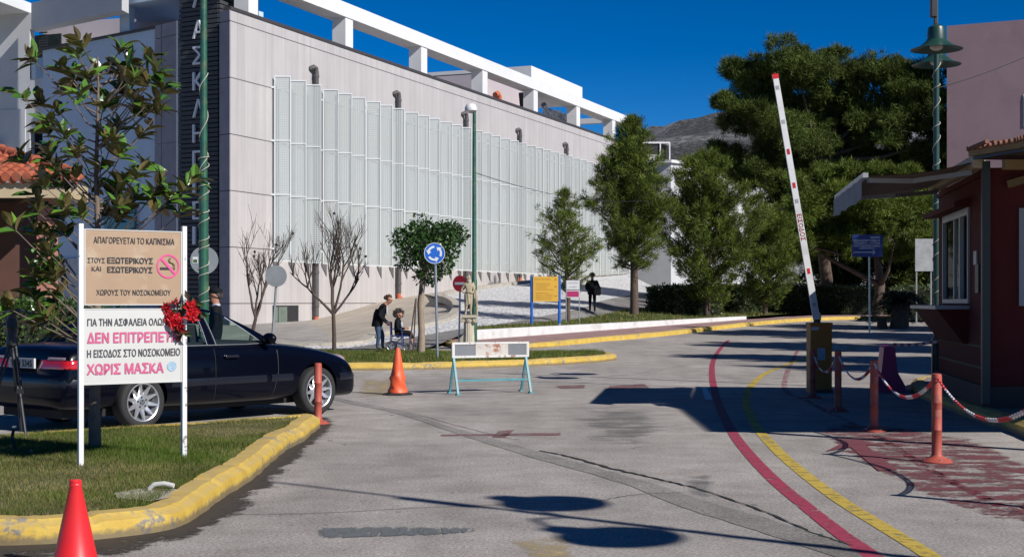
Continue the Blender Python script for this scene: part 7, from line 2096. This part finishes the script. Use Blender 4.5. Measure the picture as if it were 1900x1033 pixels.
# --- statue on its column
SDp = 45.0; stx = (870 - 950) / F * SDp; zt = H0 + (HY - 585) / F * SDp
sta = thing('statue', 'weathered classical statue of a bearded half draped man with a staff', 'statue', (stx, SDp, zt), R(6)); sta.scale = (.70, .70, .70)
J = upd(pelvis=(.03, 0, .93, .135), waist=(.02, 0, 1.08, .125), chest=(0, 0, 1.28, .165), head=(-.02, -.02, 1.67, .095), jaw=(-.02, -.04, 1.59, .078), crown=(-.02, 0, 1.735, .075), elL=(-.34, .06, 1.16, .055), wrL=(-.19, -.08, .98, .04), elR=(.235, .03, 1.12, .055), wrR=(.25, -.05, .88, .038), shL=(-.175, 0, 1.41, .075), shR=(.17, 0, 1.38, .075), knL=(-.12, -.08, .50, .075), anL=(-.15, -.02, .10, .048), toL=(-.18, -.18, .05, .04), knR=(.08, -.03, .50, .075), anR=(.08, 0, .10, .048), toR=(.10, -.17, .05, .04))
S1 = M['stone_statue']; figure(sta, J, dict(top=S1, skin=S1, legs=S1, shoe=S1), hand_dir=dict(L=(.7, -.2, -.6)))
mb = MB(); mb.ell((-.02, .0, 1.70), (.115, .12, .09)); mb.ell((-.02, -.085, 1.54), (.055, .045, .07))
for k in range(26):
    an = k * .7; mb.ell((-.02 + .10 * math.cos(an), -.0 + .10 * math.sin(an), 1.66 + .09 * ((k * 7) % 5) / 5), (.03, .03, .03), 6, 5)
mb.build('hair_and_beard', S1, sta, smooth=60)
mb = MB(); N = 40; rws = []
for z_, rx, ry in ((1.05, .165, .15), (.98, .19, .17), (.85, .19, .18), (.65, .185, .165), (.48, .175, .16), (.38, .165, .15)):
    rws.append([((rx + .016 * math.sin(k * 2 * math.pi / N * 9 + z_ * 5) * (1.2 - z_)) * math.cos(2 * math.pi * k / N) - .02, (ry + .016 * math.sin(k * 2 * math.pi / N * 9 + z_ * 5)) * math.sin(2 * math.pi * k / N), z_ + (.06 + .12 * (1.05 - z_)) * math.cos(2 * math.pi * k / N + .9)) for k in range(N + 1)])
mb.grid(rws); mb.tube([(-.20, -.05, 1.02), (-.05, -.17, 1.08), (.12, -.16, 1.02), (.22, -.03, 1.08)], [.04, .05, .05, .045], 8); mb.tube([(.22, .0, 1.06), (.24, .06, 1.3), (.19, .02, 1.47), (.08, .12, 1.42)], [.05, .06, .055, .05], 8)
mb.tube([(.30, -.02, 1.15), (.33, -.02, .8), (.30, .02, .4)], [.05, .07, .04], 8)
mb.build('drapery', S1, sta, smooth=60)
mb = MB(); mb.tube([(.36, -.04, .0), (.35, -.04, .6), (.30, -.05, .95)], [.045, .035, .03], 8)
mb.tube([(.36 + .06 * math.cos(i * .7), -.04 + .06 * math.sin(i * .7), .04 + i * .035) for i in range(22)], .018, 6); mb.build('staff', S1, sta, smooth=60)
mb = MB(); mb.box((.05, -.02, .0), (.66, .46, .05)); mb.build('base', S1, sta)
clm = thing('column', 'short fluted cream stone column with scrolled capital carrying the statue', 'column', (stx, SDp, 0))
mb = MB(); N = 96; rws = []
for z_, r_ in ((.16, .185), (.3, .178), (zt - .22, .158)):
    rws.append([((r_ - .014 * abs(math.sin(k * math.pi * 18 / N)) ** .7) * math.cos(2 * math.pi * k / N), (r_ - .014 * abs(math.sin(k * math.pi * 18 / N)) ** .7) * math.sin(2 * math.pi * k / N), z_) for k in range(N + 1)])
mb.grid(rws); mb.build('shaft', M['stone_col'], clm, smooth=30)
mb = MB(); mb.lathe([(.26, 0), (.26, .06), (.22, .09), (.235, .12), (.20, .16)], (0, 0, 0), 32); mb.build('base', M['stone_col'], clm, smooth=40)
mb = MB(); mb.lathe([(.165, zt - .22), (.19, zt - .17), (.20, zt - .10)], (0, 0, 0), 32); mb.box((0, 0, zt - .04), (.50, .46, .055)); mb.box((0, 0, zt - .085), (.44, .40, .035))
for sx_2 in (-1, 1):
    for k in range(3): mb.lathe([(0, -.19), (.075 - k * .022, -.19 - .008 * k), (.075 - k * .022, .19 + .008 * k), (0, .19)], (sx_2 * .20, 0, zt - .155), 18, mat=Matrix.Rotation(R(90), 4, 'X'), cap=False)
mb.build('capital', M['stone_col'], clm, smooth=40)
stn = thing('stone_block', 'rough grey stone standing between the no entry post and the column', 'stone', ((857 - 950) / F * 45.6, 45.6, .0)); mb = MB(); mb.box((0, 0, .22), (.22, .25, .48), taper=.8); mb.build('block', M['kerb_plain'], stn, bevel=.05)
